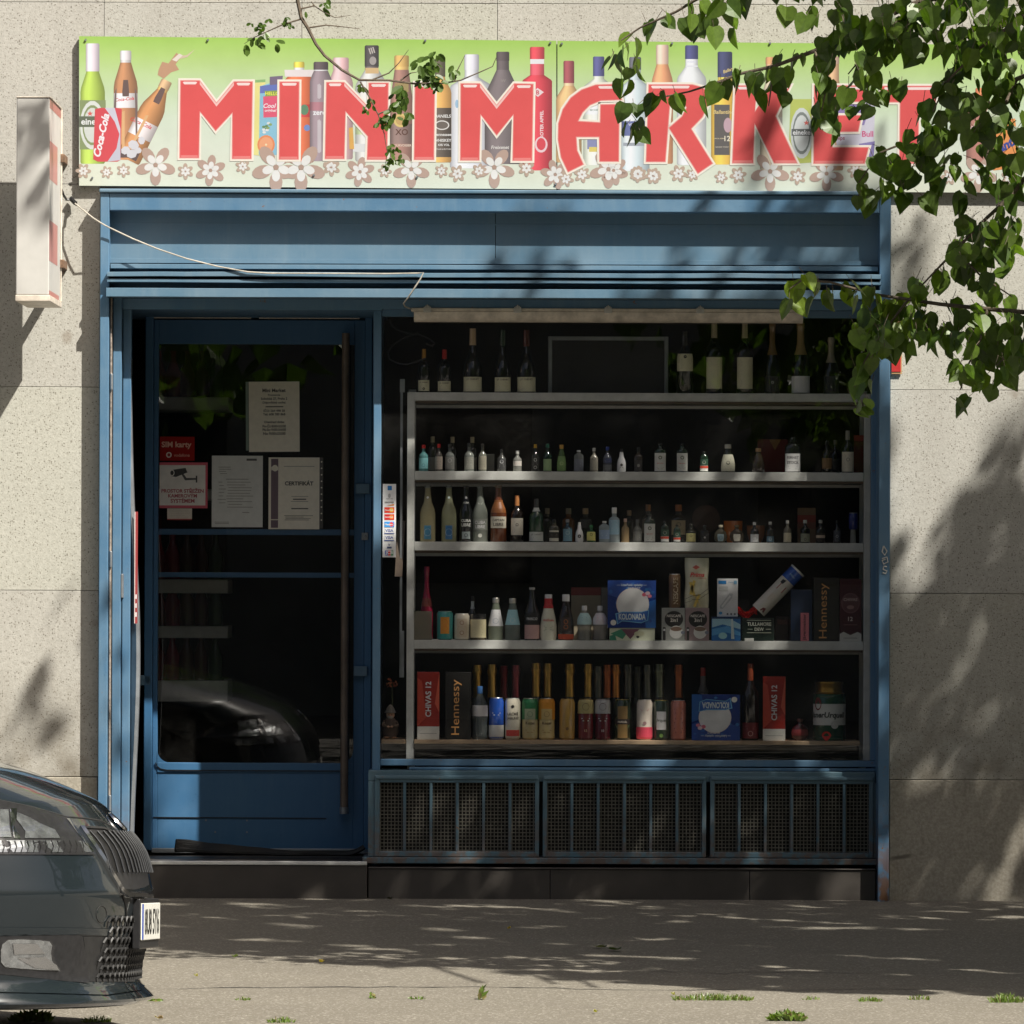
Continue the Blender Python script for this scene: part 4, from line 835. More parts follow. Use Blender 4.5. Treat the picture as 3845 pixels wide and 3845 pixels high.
I(Cw,1,1078,97,567,'wine',(38,64,48),(70,74,76),[(785,850,(190,194,190),'J.P. CHENET|~',(90,96,90)),(625,650,(196,200,196))],'green wine bottle with a white neck band on the third shelf')
I(Cw,1,1195,64,700,'square',(80,76,66),(40,38,36),[(775,848,(200,196,180)),(785,825,(44,40,36),'~',(200,196,180))],'small square miniature with black and cream label')
I(Cw,1,1150,72,628,'square',(40,38,34),(124,112,86),None,'corked dark bottle behind the small square miniature on the third shelf',back=.13)
I(Cw,1,1284,62,700,'mini',(70,96,110),(120,120,120),[(765,848,(110,146,160),'@|~',(200,214,220))],'miniature with a pale blue label in front of amber bottle',mat='bottle_glass')
I(Cw,1,1290,84,628,'square',(96,58,24),(124,112,86),None,'corked amber bottle behind the pale blue miniature',back=.13)
I(Cw,1,1362,54,720,'white',(214,212,206),(200,198,190),[(790,835,None,'@',(60,56,52))],'all white miniature with a white cap on the third shelf')
I(Cw,1,1402,86,628,'square',(30,32,26),(156,130,92),[(700,760,(60,60,54),'~',(130,130,120))],'taller corked bottle behind the white and green miniatures',back=.13)
I(Cw,1,1440,60,738,'mini',(24,70,36),(34,100,54),[(783,840,(196,190,110),'@|~',(60,70,40))],'bright green miniature with a yellow label')
I(Cw,1,1527,72,712,'flask',(168,180,182),(206,206,200),[(770,830,(130,150,176),'~',(220,220,226))],'clear flask miniature with bluish label, third shelf centre',mat='bottle_glass')
I(Cw,1,1592,74,622,'square',(176,188,190),(210,208,202),[(690,800,(140,170,186),'~|~',(220,226,230))],'tall clear square bottle with silver cap, third shelf centre',mat='bottle_glass')
I(Cw,1,1665,52,695,'mini',(176,150,110),(206,170,150),None,'slim miniature of pale golden spirit',mat='bottle_glass')
I(Cw,1,1690,70,640,'square',(30,28,24),(130,106,76),None,'corked bottle behind the pale golden miniature',back=.13)
I(Cw,1,1745,60,700,'mini',(110,112,106),(90,90,88),[(780,840,(100,100,96),'~',(180,180,176))],'clear miniature just left of the bigger flat green bottle',mat='bottle_glass')
jager(Cw,2,245,76,662,728,856,'flat green herb liqueur bottle, the big one on the third shelf')
I(Cw,2,235,80,602,'square',(26,24,20),(140,92,50),[(700,790,(96,88,70),'~',(60,50,40))],'corked bottle behind the big flat green one on the third shelf',back=.13)
jager(Cw,2,345,54,712,765,855,'little green flask, left and larger one of two on the third shelf',True)
jager(Cw,2,425,46,735,780,855,'little green flask, right and smaller one of two on the third shelf',True)
I(Cw,2,435,98,602,'square',(34,28,20),(150,92,48),[(705,800,(150,134,104),'@|~',(70,60,46))],'corked bottle with parchment label behind the little green flasks',back=.13)
I(Cw,2,517,64,728,'mini',(30,30,22),(40,38,34),[(790,848,(190,182,124),'@|~',(80,74,44))],'dark miniature with a pale yellow label on the third shelf')
I(Cw,2,608,58,735,'square',(32,28,26),(26,26,26),[(790,850,(44,42,42),'~|@|~',(176,172,166))],'dark square miniature with black label in front of round brown tray')
I(Cw,2,713,88,735,'round',(110,104,84),(196,186,160),[(795,842,(150,170,176),'@',(90,130,150),.5)],'round flask miniature with a blue disc label',mat='bottle_glass')
I(Cw,2,820,96,735,'round',(90,78,60),(120,104,70),[(795,842,(200,196,184),'~',(110,100,90),.5)],'round flask miniature with a white disc label',mat='bottle_glass')
I(Cw,2,936,56,715,'mini',(34,34,34),(214,214,210),[(795,852,(214,212,206),'@',(150,150,150))],'dark miniature with silver cap and bright white label')
I(Cw,2,1040,50,712,'mini',(26,26,26),(196,196,192),[(808,850,(92,120,134),'@',(210,214,214))],'dark miniature with a small blue grey label')
I(Cw,2,1153,52,703,'mini',(110,106,92),(200,198,190),[(785,852,(206,196,168),'~|~',(110,100,84))],'miniature with a beige label, right of the blue grey one')
I(Cw,2,1270,64,700,'mini',(24,26,22),(190,190,184),[(790,855,(130,134,116),'~|@',(60,60,54))],'dark miniature with a greenish label before the red and tan carton')
I(Cw,2,1371,62,700,'mini',(26,22,18),(170,166,158),[(785,845,(40,34,30)),(800,818,(190,170,150))],'dark miniature with a banded black label')
I(Cw,2,1480,48,700,'mini',(24,26,28),(40,40,40),[(768,850,(60,64,70),'~|@|~',(180,186,190))],'thin dark miniature near the right end of the third shelf')
# --- fourth shelf
Dw = 'D'
I(Dw,3,357,84,138,'champ',(150,24,60),(176,24,70),[(345,400,(150,70,60))],'sparkling wine with a pink foil neck behind the clear box',back=.1)
I(Dw,3,478,108,430,'can',(58,140,136),SI,[(470,580,(226,140,50),'@|@',(206,90,40),.55)],'teal drink can with an orange motif','can',capmat='metal')
I(Dw,3,590,102,446,'can',(196,188,170),SI,[(480,600,(186,172,150),'@|~|@',(120,70,50),.7)],'beige drink can with brown figures','can',capmat='metal')
I(Dw,3,698,110,448,'jar',(70,60,44),(30,30,30),[(485,605,(206,196,160),'~|~|~',(90,84,70))],'dark lidded jar with a big cream label','jar')
I(Dw,3,660,58,333,'wine',(20,22,20),(34,34,34),[(365,416,(190,196,196))],'dark bottle with a white neck label behind the dark lidded jar',back=.12)
I(Dw,3,813,100,342,'cone',(130,138,120),(190,186,176),[(420,528,(206,212,214),'~|@',(96,120,140),1.3)],'cone shaped juice bottle with a white sleeve',mat='bottle_glass',capmat='metal')
I(Dw,3,924,102,345,'cone',(120,132,126),(190,186,176),[(420,520,(150,196,214),'~|@',(206,220,226),1.3)],'cone shaped juice bottle with a pale blue sleeve',mat='bottle_glass',capmat='metal')
I(Dw,3,1052,98,273,'longneck',(40,38,38),(150,150,146),[(440,520,(26,24,26),'FRISCO',(226,222,216),1.4),(520,612,(186,150,146),'~|~',(110,80,80),1.3)],'black topped alcopop bottle with white capital lettering')
I(Dw,3,1160,110,318,'pear',(206,206,186),(222,220,212),[(465,510,None,'AriZona',(196,60,60)),(515,570,None,'~|~',(96,120,84)),(345,410,(176,40,44),'~',(220,150,140),1.5)],'pale bottle with a red neck band and white cap')
I(Dw,3,1275,108,318,'pear',(40,32,30),(222,220,212),[(470,560,(60,50,46),'@|@',(206,120,60),.7),(580,618,(176,70,40),'~',(40,20,16))],'dark bottle with a white cap and orange emblem')
I(Dw,3,1397,94,392,'pet',(150,150,142),(216,216,210),[(440,516,(176,210,222),'~|~',(50,130,170),1.5)],'small water bottle with a blue and white label',mat='clear_plastic')
I(Dw,3,1500,94,392,'pet',(150,146,142),(216,216,210),[(440,516,(222,200,208),'~|~',(206,70,90),1.5)],'small water bottle with a pink and white label',mat='clear_plastic')
# --- bottom shelf
E = 'E'
I(E,5,710,104,222,'pet',(96,104,104),(70,120,180),[(348,420,(190,186,184),'~|~',(110,100,104),1.5)],'clear water bottle with a blue cap beside the black carton on the bottom shelf',mat='clear_plastic')
def can(k, cx, w, top, col, labs, text, lid=SI): I(E, k, cx, w, top, 'can', col, lid, labs, text, 'can', capmat='metal', mat='gloss')
can(5,819,98,297,(34,76,160),[(478,566,(196,196,192),None,None,1.6),(380,430,None,'~',(206,206,206))],'blue and white beer can on the bottom shelf')
can(5,927,104,300,(196,190,172),[(335,375,None,'@',(40,40,40)),(376,460,None,'LACKÉ|JABLKO',(50,46,42)),(510,550,(196,70,60),'~',(220,180,170),.9)],'cream can with black lettering and a red band')
can(5,1041,106,300,(176,164,120),[(305,440,(30,104,62),None,None,1.6),(370,440,(150,160,130),'@',(60,96,66),.7),(442,485,None,'Kozel',(70,46,34)),(490,545,None,'~',(150,120,70))],'beer can with a green top and buff base')
can(5,1151,106,300,(190,172,120),[(305,440,(206,138,34),None,None,1.6),(370,440,(196,170,110),'@',(120,90,50),.7),(442,485,None,'Kozel',(70,46,34)),(490,545,None,'~',(150,120,70))],'beer can with an orange top and buff base')
can(5,1286,104,303,(176,140,72),[(400,460,None,'~|~',(96,104,54)),(480,520,None,'@',(120,90,50))],'plain gold beer can on the bottom shelf',(190,160,90))
can(5,1408,102,304,(104,30,36),[(310,400,(176,164,110),'@',(90,50,40),1.6),(410,470,None,'~',(220,206,190)),(495,530,None,'12',(214,190,150))],'maroon beer can with a gold top',(190,170,100))
can(5,1520,104,304,(86,20,34),[(310,400,(170,170,170),'@',(90,50,50),1.6),(410,470,None,'~',(220,206,200)),(495,530,None,'10',(220,214,210))],'maroon beer can with a silver top')
can(5,1650,110,306,(30,44,26),[(350,560,(120,96,56),'@',(90,110,60),.62),(435,470,(40,30,28),'PARDÁL',(206,196,180),1.1)],'dark green beer can with a gold panel',(190,170,100))
can(5,1796,106,306,(206,194,180),[(355,395,None,'~',(176,60,60)),(440,485,None,'@',(150,120,120)),(488,570,(206,70,90),None,None,1.6)],'white and pink drink can on the bottom shelf')
can(6,325,106,310,(30,52,34),[(385,505,(210,212,204),'Urquell',(60,70,60),.62),(520,568,None,'@',(120,160,80))],'dark green beer can with a white label on the bottom shelf',(190,170,100))
can(6,438,104,310,(190,116,96),[(330,560,None,'~|~|~',(130,60,52))],'copper pink drink can on the bottom shelf')
def neck(k, cx, w, top, cap, text, glass=DK): I(E, k, cx, w*.66, top, 'foil', glass, cap, None, text, back=.12, capmat='metal', group='sparkling wine bottles behind the cans')
GD, CP, RD, GY = (176, 140, 70), (150, 84, 50), (90, 30, 34), (84, 84, 76)
for a in ((5,692,100,84,GD,'sparkling wine with gold foil behind the blue capped water bottle'),(5,790,104,80,(186,150,80),'sparkling wine with bright gold foil behind the blue can'),(5,868,96,88,RD,'sparkling wine with dark red foil behind the cream can'),(5,946,100,84,(130,60,66),'sparkling wine with dull pink foil between cream and green topped cans'),(5,1080,104,70,GD,'sparkling wine with gold foil behind the green topped can'),(5,1157,96,72,(160,128,66),'sparkling wine with slim gold foil behind the orange topped can'),(5,1302,110,74,GD,'sparkling wine with gold foil behind the plain gold can'),(5,1424,96,74,GD,'sparkling wine with gold foil behind the gold topped maroon can'),(5,1490,92,90,GY,'sparkling wine with dark grey foil behind the maroon cans'),(5,1550,96,80,CP,'sparkling wine with copper foil behind the silver topped can'),(5,1608,96,78,(176,116,60),'sparkling wine with orange gold foil beside the copper foiled one'),(5,1688,110,78,GY,'sparkling wine with grey foil behind the dark green gold can'),(5,1750,92,90,(60,60,54),'sparkling wine with blackish foil left of the white and pink can'),(5,1814,104,80,(96,96,88),'sparkling wine with grey foil behind the white and pink can'),(6,314,110,74,(110,114,96),'sparkling wine with greenish foil behind the white labelled green can'),(6,440,100,78,CP,'sparkling wine with copper foil behind the copper pink can')): neck(*a)
I(E,6,600,96,96,'wine',(24,22,22),(150,40,40),[(150,260,(90,86,84))],'bottle with a red capsule behind the upside down blue box',back=.12)
I(E,6,912,112,68,'wine',(22,16,14),(120,56,34),[(456,560,(110,34,36),'~|@',(190,150,140))],'dark bottle with a copper capsule and red label left of the right red carton')
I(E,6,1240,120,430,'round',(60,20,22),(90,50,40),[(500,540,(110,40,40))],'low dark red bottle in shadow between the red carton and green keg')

# --- cartons
def carton(row, k, x0, x1, y0, y1, dep, col, prints, text, cat='box', name='carton', yb=None, base=None, mat='gloss', tilt=0., group='goods on the window shelves'):
    y = (yb if yb is not None else YSH+.012)
    xa, xb = X(cu(k, x0), y), X(cu(k, x1), y); zt = Z(cv(k, y0), y); zb = ZSH[row] if base is None else base
    o = Vector(((xa+xb)/2, y, zb)); w = xb-xa; h = zt-zb
    b = MB(); b.box(-w/2, w/2, 0, dep, 0, h, C(col)); t = b.build(name, mat, None, bevel=.0015); t.location = o
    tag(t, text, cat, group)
    if prints:
        p = MB(); cx = (x0+x1)/2; s = w/(x1-x0); lay = [0]
        def mp(x, z): return Vector((x, -.0008-lay[0]*.00012, z))
        def lx(x): return (x-cx)*s
        def lz(v): return (y1-v)/(y1-y0)*h if base is None else (y1-v)*h/(y1-y0)
        for q in prints:
            lay[0] += 1
            if q[0] == 'r': p.poly([(lx(q[1]), lz(q[2])), (lx(q[3]), lz(q[2])), (lx(q[3]), lz(q[4])), (lx(q[1]), lz(q[4]))], mp, C(q[5]))
            elif q[0] == 'p': p.poly([(lx(a), lz(c)) for a, c in q[1]], mp, C(q[2]))
            elif q[0] == 'e': p.poly([(lx(q[1]+q[3]*math.cos(a)), lz(q[2]+q[4]*math.sin(a))) for a in [i*math.pi/14 for i in range(28)]], mp, C(q[5]))
            elif q[0] == 't': p.text(q[1], lx(q[2]), lz(q[3]), mp, w=q[4]*s, h=(q[7]*s if len(q) > 7 and q[7] else None), col=C(q[5]), rot=q[6] if len(q) > 6 else 0, bold=q[8] if len(q) > 8 else .02, shear=q[9] if len(q) > 9 else 0)
        p.build('print', 'ink', t)
    return t
NV = (26, 52, 120)
def kolon(row, x0, y0, x1, y1, flipd, text, k, dep=.05, base=None, yb=None):
    w, h = x1-x0, y1-y0
    def m(fx, fy): return (x0+w*(1-fx if flipd else fx), y0+h*(1-fy if flipd else fy))
    def e(fx, fy, rx, ry, c): a = m(fx, fy); return ('e', a[0], a[1], rx*w, ry*h, c)
    rt = math.pi if flipd else 0
    pr = [('p', [m(0,0),m(1,0),m(1,.35),m(.6,.5),m(0,.3)], (30,66,140)), ('p', [m(.7,.5),m(1,.4),m(1,1),m(.8,1)], (24,84,150))]
    for i in range(14): a = R.random(); c = R.choice([(40,90,160),(22,60,130),(50,110,170)]); pr.append(e(R.uniform(.04,.96), R.uniform(.05,.95), R.uniform(.02,.05), R.uniform(.02,.05), c))
    pr += [('t', '— Lázeňské oplatky —', *m(.5,.1), w*.62, (190,200,220), rt), ('t', 'HAZELNUT', *m(.55,.165), w*.26, (206,212,226), rt), e(.52,.5,.34,.34,(206,196,190)), e(.52,.5,.325,.325,(222,212,204)),
        e(.76,.3,.05,.04,(190,90,110)), e(.83,.27,.05,.04,(220,180,190)), e(.87,.33,.045,.035,(206,120,140)), e(.79,.36,.04,.03,(230,200,206)),
        ('p', [m(.16,.7),m(.3,.66),m(.7,.66),m(.86,.62),m(.84,.84),m(.7,.9),m(.3,.86),m(.2,.93)], (110,170,214)), ('p', [m(.18,.715),m(.3,.675),m(.7,.675),m(.845,.635),m(.825,.83),m(.7,.885),m(.3,.845),m(.215,.91)], (36,88,160)),
        ('t', 'KOLONADA', *m(.51,.765), w*.56, (196,206,214), rt, h*.13, .04), e(.12,.89,.06,.06,(214,206,200))]
    return carton(row, k, x0, x1, y0, y1, dep, NV, pr, text, 'box', 'wafer_box', base=base, yb=yb)
zD = ZSH['D']
fb = carton('D',3,1563,1862,538,622,.10,(196,200,176),[('p',[(1570,575),(1640,545),(1700,545),(1650,612)],(60,130,100)),('p',[(1640,545),(1760,545),(1700,612)],(110,70,84)),('e',1750,595,10,10,(30,30,30)),('e',1760,575,34,16,(180,180,150)),('p',[(1565,590),(1600,580),(1610,620),(1565,620)],(46,120,96))],'flat pale carton with green and purple print lying under the blue wafer box',name='flat_carton')
kolon('D',1550,224,1868,540,False,'square blue wafer box with a pale round wafer, standing upright on a flat carton',3,.05,zD+(Z(cv(3,538),.202)-zD)+.0005,YSH+.008)
kolon('E',527,272,845,590,True,'square blue wafer box standing upside down on the bottom shelf',6,.06)
def coffee(x0, x1, c, t2, text):
    m = (x0+x1)/2
    return carton('D',4,x0,x1,371,573,.08,c,[('e',m+4,440,56,50,(24,22,22)),('t','NESCAFE',m+4,420,86,(206,200,190)),('t',t2,m+4,446,44,(206,200,190)),('e',m+18,520,40,40,(206,206,200)),('e',m+18,500,34,14,(120,96,80)),('e',m+58,522,12,10,(120,126,140)),('r',x0+8,490,x0+24,570,(40,40,40)),('r',x0+10,500,x0+22,512,(200,200,200))],text,name='coffee_box')
coffee(460,600,(150,152,146),'2in1','grey coffee box with a white cup, left one of the coffee pair')
coffee(603,747,(150,130,130),'3in1','pinkish coffee box with a white cup, right one of the coffee pair')
z2 = Z(cv(4,371), .202)
t = thing('coffee_can', 'slim brown coffee can standing on the grey coffee box', 'can', (X(cu(4,538),.24), .24, z2+.0005), 'goods on the window shelves')
hw = 37/1.61/ppm(.24); h = Z(cv(4,166),.24)-z2
b = MB(); b.lathe([(hw*.85,0),(hw,.006),(hw,h*.93),(hw*.86,h*.98)], (0,0,0), C(110,84,58), 20); b.build('body','gloss',t,smooth=True)
b = MB(); b.lathe([(0,h*.981),(hw*.86,h*.981),(hw*.84,h),(0,h-.001)], (0,0,0), C(SI), 20); b.build('lid','metal',t,smooth=True)
b = MB(); mpc = lambda x, z: Vector(((hw+.0008)*math.cos(-math.pi/2+x/hw), (hw+.0008)*math.sin(-math.pi/2+x/hw), z)); b.text('NESCAFE', .004, h*.5, mpc, w=h*.78, col=C(206,190,160), rot=math.pi/2); b.build('label','ink',t)
# cream bag of finger biscuits on the pinkish box
y = .24; xa, xb = X(cu(4,597),y), X(cu(4,746),y); zt_ = Z(cv(4,68),y); zb_ = z2+.0005; w = xb-xa; h = zt_-zb_
b = MB(); nz, na = 10, 16; vs = []
for j in range(nz+1):
    f = j/nz; th = .032*math.sin(math.pi*min(1, .12+f*.8))**.6+.004; ww = w/2*(.97+.03*math.sin(f*9))
    for i in range(na): a = 2*math.pi*i/na; ca, sa = math.cos(a), math.sin(a); vs.append((ww*math.copysign(abs(ca)**.5, ca), th*math.copysign(abs(sa)**.8, sa), f*h))
b.add(vs, [(j*na+i, j*na+(i+1)%na, (j+1)*na+(i+1)%na, (j+1)*na+i) for j in range(nz) for i in range(na)]+[tuple(range(na))[::-1], tuple(nz*na+i for i in range(na))], C(206,204,178))
t = b.build('biscuit_bag', 'gloss', None, smooth=True); t.location = ((xa+xb)/2, y, zb_); tag(t, 'tall cream bag of sponge fingers with red script, on the pinkish coffee box', 'bag', 'goods on the window shelves')
b = MB(); s = w/149.
def bm(x, z): return Vector((x, -.040, z))
def bx(x): return (x-671)*s
def bz(v): return (371-v)/303*h
b.text('Prima', bx(672), bz(170), bm, w=.058, col=C(196,60,60), shear=.3, bold=.03); b.text('piškoty', bx(706), bz(192), bm, w=.028, col=C(196,110,90), shear=.3)
b.poly([(bx(665+22*math.cos(a)), bz(125+14*math.sin(a))) for a in (0, 1.6, 3.1, 4.7)], bm, C(196,96,84))
for (x0_, v0_, x1_, v1_) in ((630,215,655,300),(655,205,632,290),(660,300,690,360),(685,290,655,365)): b.bar(Vector((bx(x0_), -.040, bz(v0_))), Vector((bx(x1_), -.040, bz(v1_))), .011, .002, C(222,180,90))
pts = [(600,318),(640,300),(690,292),(744,250)]
for a, c in zip(pts, pts[1:]): b.bar(Vector((bx(a[0]), -.0415, bz(a[1]))), Vector((bx(c[0]), -.0415, bz(c[1]))), .003, .0015, C(60,60,54)); b.bar(Vector((bx(a[0]), -.0415, bz(a[1]+22))), Vector((bx(c[0]), -.0415, bz(c[1]+28))), .003, .0015, C(60,60,54))
b.build('print', 'ink', t)
bb = carton('D',4,762,936,424,572,.09,(50,110,170),[('p',[(765,430),(850,424),(936,470),(936,500),(830,470),(765,490)],(150,190,214)),('p',[(765,500),(860,480),(936,520),(936,540),(850,520),(765,540)],(80,150,200)),('e',830,540,26,20,(150,200,214)),('p',[(880,440),(890,425),(900,560),(880,560)],(190,210,220)),('r',762,424,936,436,(20,50,90))],'pale blue box with wave pattern under the white charger box',name='blue_box')
carton('D',4,795,920,193,424,.03,(214,214,206),[('r',802,205,850,226,(40,120,180)),('t','charger',880,215,36,(120,160,190)),('r',806,240,860,268,(176,178,176)),('p',[(812,360),(870,280),(890,285),(886,310),(830,376),(812,376)],(170,174,176)),('p',[(820,360),(870,295),(880,300),(828,370)],(206,206,204)),('e',816,402,11,9,(60,140,190)),('e',858,408,6,6,(90,90,90)),('e',880,408,6,6,(90,90,90)),('e',902,408,6,6,(90,90,90)),('r',896,205,914,226,(110,160,190))],'white phone charger box standing on the pale blue box',name='charger_box',base=Z(cv(4,424),.202)+.0005,yb=.22)
carton('D',4,945,1140,430,573,.09,(26,40,34),[('r',975,443,1122,446,(190,190,170)),('t','TULLAMORE',1050,468,144,(206,206,190),0,22,.03),('t','DEW',1050,500,56,(206,206,190),0,20,.03),('r',980,498,1010,501,(190,190,170)),('r',1090,498,1120,501,(190,190,170)),('r',975,520,1122,523,(190,190,170)),('r',962,555,1018,572,(196,196,190))],'low dark green whiskey box with white capitals',name='whiskey_box')
carton('D',4,1240,1370,258,573,.09,(36,48,70),[('r',1300,400,1350,572,(206,120,130)),('t','Jägermeister',1325,487,160,(40,30,40),math.pi/2,24,.02)],'dark slate blue carton with a pink sideways label',name='liqueur_box')
def henn(row, k, x0, x1, y0, y1, tx, tw, th, text): return carton(row,k,x0,x1,y0,y1,.10,(20,18,16),[('t','Hennessy',tx,(y0+y1)/2+8,tw,(206,150,90),math.pi/2,th,.0)],text,name='cognac_box',mat='plastic')
henn('D',4,1378,1533,185,573,1442,332,62,'tall black carton with large gold sideways lettering, on the fourth shelf')
henn('E',5,483,650,132,574,556,364,68,'tall black carton with large gold sideways lettering, on the bottom shelf')
carton('D',4,1536,1668,192,573,.09,(70,34,40),[('p',[(1536,528),(1560,515),(1601,535),(1645,515),(1668,528),(1668,573),(1536,573)],(196,194,186)),('e',1601,340,56,62,(110,70,74)),('e',1601,340,50,56,(84,44,50)),('t','CHIVAS',1601,318,84,(190,170,160)),('e',1601,365,22,12,(150,116,110)),('t','12',1601,436,28,(206,190,184)),('r',1560,470,1642,474,(120,80,80)),('r',1560,550,1642,556,(150,150,146))],'plum coloured whisky carton with a white foot at the right end of the fourth shelf',name='whisky_box')
def chivas(k, x0, x1, y0, y1, yb_, tx, text): return carton('E',k,x0,x1,y0,y1,.09,(150,40,30),[('p',[(x0,y0+40),(x0+30,y0+60),(x0+60,yb_-60),(x0,yb_)],(176,60,40)),('p',[(x1,y0),(x1,yb_-90),(x1-30,yb_-150)],(190,84,60)),('r',x0,yb_,x1,y1,(206,204,196)),('r',x0+16,yb_+44,x1-16,yb_+48,(150,150,146)),('t','CHIVAS 12',tx,(y0+yb_)/2,232,(226,214,206),math.pi/2,38,.02)],text,name='whisky_box')
chivas(5,298,443,130,572,487,370,'tall red carton with white sideways lettering, left one on the bottom shelf')
chivas(6,996,1143,152,590,510,1070,'tall red carton with white sideways lettering, right one on the bottom shelf')
# clear gift box with gold things
t = carton('D',3,262,392,432,617,.09,(150,146,130),None,'clear plastic gift box with golden ornaments at left end of fourth shelf',name='gift_box',mat='clear_plastic')
b = MB()
for i in range(9): b.lathe([(0,-.008),(.009,-.004),(.010,.004),(0,.009)], (R.uniform(-.026,.026), R.uniform(.02,.07), R.uniform(.012,.088)), C(196,150,70), 8)
b.build('ornament', 'metal', t, smooth=True)
carton('D',3,1310,1505,272,618,.06,(140,130,110),[('r',1310,272,1505,324,(110,30,30))],'beige carton with a dark red top edge behind the water bottles',yb=.36,name='carton')
carton('D',3,1508,1552,272,618,.06,(110,108,104),None,'narrow grey carton beside the beige one, left of the wafer box',yb=.355,name='carton')
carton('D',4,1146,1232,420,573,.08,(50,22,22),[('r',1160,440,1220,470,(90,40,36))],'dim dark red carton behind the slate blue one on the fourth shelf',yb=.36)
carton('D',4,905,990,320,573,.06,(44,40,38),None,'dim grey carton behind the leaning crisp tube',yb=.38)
b = MB(); n = 8
for j in range(n):
    for i in range(n): 
        pass
vs = [(.06*(i/n-.5)*1.6, .01*math.sin(i*2.1+j*1.3), .03*j/n+.012*math.sin(i*1.1)) for j in range(n+1) for i in range(n+1)]
b.add(vs, [(j*(n+1)+i, j*(n+1)+i+1, (j+1)*(n+1)+i+1, (j+1)*(n+1)+i) for j in range(n) for i in range(n)], C(206,24,20)); 
t = b.build('foil_wrap', 'gloss', None, smooth=True); t.location = (X(cu(4,965),.23), .235, Z(cv(4,425),.23)-.002+.004); tag(t, 'crumpled bright red foil lying on the dark green whiskey box', 'wrapper', 'goods on the window shelves')
# leaning tube
pa, pb = P(cu(4,1042), cv(4,392), .235), P(cu(4,1283), cv(4,146), .235); L_ = (pb-pa).length; r_ = 50/1.61/ppm(.235)
rot = (pb-pa).to_track_quat('Z', 'Y')
t = thing('crisp_tube', 'white crisp tube with a blue end leaning on the whiskey box', 'tube', pa, 'goods on the window shelves'); t.rotation_euler = rot.to_euler()
b = MB(); b.lathe([(0,0),(r_,0),(r_,L_*.97)], (0,0,0), lambda i, z: C(40,80,160) if z > L_*.99 else C(200,196,186), 24); b.lathe([(r_+.0004,L_*.74),(r_+.0004,L_*.965)], (0,0,0), C(36,78,160), 24)
b.build('body', 'gloss', t, smooth=True)
b = MB(); b.lathe([(0,L_*.971),(r_*1.03,L_*.971),(r_*1.03,L_),(0,L_)], (0,0,0), C(206,206,200), 24); b.build('lid', 'plastic', t, smooth=True)
inv = rot.inverted(); cd = (inv @ Vector((0, -1, 0))); a0 = math.atan2(cd.y, cd.x)
mpt = lambda x, z: Vector(((r_+.001)*math.cos(a0+x/r_), (r_+.001)*math.sin(a0+x/r_), z))
b = MB(); b.poly([(-.014, L_*.5),(.016,L_*.5),(.016,L_*.63),(-.014,L_*.63)], mpt, C(150,50,50)); b.poly([(-.009, L_*.52),(.011,L_*.52),(.011,L_*.61),(-.009,L_*.61)], mpt, C(206,196,186))
b.poly([(-.02,L_*.63),(-.006,L_*.63),(-.004,L_*.72),(-.02,L_*.7)], mpt, C(30,30,30)); b.poly([(.0,L_*.03),(.02,L_*.03),(.016,L_*.12),(.004,L_*.1)], mpt, C(110,40,44)); b.poly([(-.012,L_*.26),(.006,L_*.26),(.006,L_*.4),(-.012,L_*.4)], mpt, C(190,180,166)); b.text('Milko', 0, L_*.85, mpt, w=.026, col=C(150,190,226)); b.build('print', 'ink', t)
# things deeper on the third shelf
y = .42; t = thing('round_tray', 'round brown tray standing behind the miniatures on the third shelf', 'tray', (X(cu(2,617),y), y, ZSH['C']), 'goods on the window shelves'); r_ = 92/1.756/ppm(y); zc = Z(cv(2,694),y)-ZSH['C']
b = MB(); b.add([(r_*math.cos(i*math.pi/20), yy, zc+r_*math.sin(i*math.pi/20)) for yy in (0, .015) for i in range(40)], [tuple(range(40)), tuple(range(79, 39, -1))]+[(i, (i+1)%40, 40+(i+1)%40, 40+i) for i in range(40)], C(60,42,34)); b.build('body', 'matte', t)
b = MB(); b.box(-.03, .03, -.01, .03, 0, max(.004, zc-r_), C(40,30,26)); b.build('stand', 'matte', t)
for cx, w_, tp, c, tx in ((795,128,708,(176,96,34),'orange glazed bowl behind the round flasks on third shelf'),(945,126,738,(120,72,40),'brown glazed bowl behind the silver capped dark miniature')):
    y = .40; r_ = w_/2/1.756/ppm(y); h = Z(cv(2,tp),y)-ZSH['C']; b = MB(); b.lathe([(0,0),(r_*.6,0),(r_*.95,h*.5),(r_,h),(r_*.94,h),(r_*.88,h*.5),(0,.01)], (0,0,0), C(c), 24)
    o = b.build('bowl', 'gloss', None, smooth=True); o.location = (X(cu(2,cx),y), y, ZSH['C']); tag(o, tx, 'bowl', 'goods on the window shelves')
carton('C',2,1220,1340,620,856,.06,(120,96,76),[('r',1220,668,1340,716,(130,44,34)),('r',1220,716,1340,760,(110,60,46))],'tan and red carton behind the greenish labelled miniature',yb=.38)
y = .30; t = thing('tumbler', 'small clear glass standing upside down at the right end of third shelf', 'glass', (X(cu(2,1586),y), y, ZSH['C']), 'goods on the window shelves'); r_ = 20/1.756/ppm(y); h = Z(cv(2,762),y)-ZSH['C']
b = MB(); b.lathe([(r_,0),(r_*.8,h),(0,h)], (0,0,0), C(190,190,180), 16, closed=False); b.build('body', 'bottle_glass', t, smooth=True)
t = thing('can', 'blue energy drink can balanced on the small upturned glass', 'can', (X(cu(2,1588),y), y, ZSH['C']+h), 'goods on the window shelves'); r_ = 31/1.756/ppm(y); h2 = Z(cv(2,655),y)-Z(cv(2,762),y)
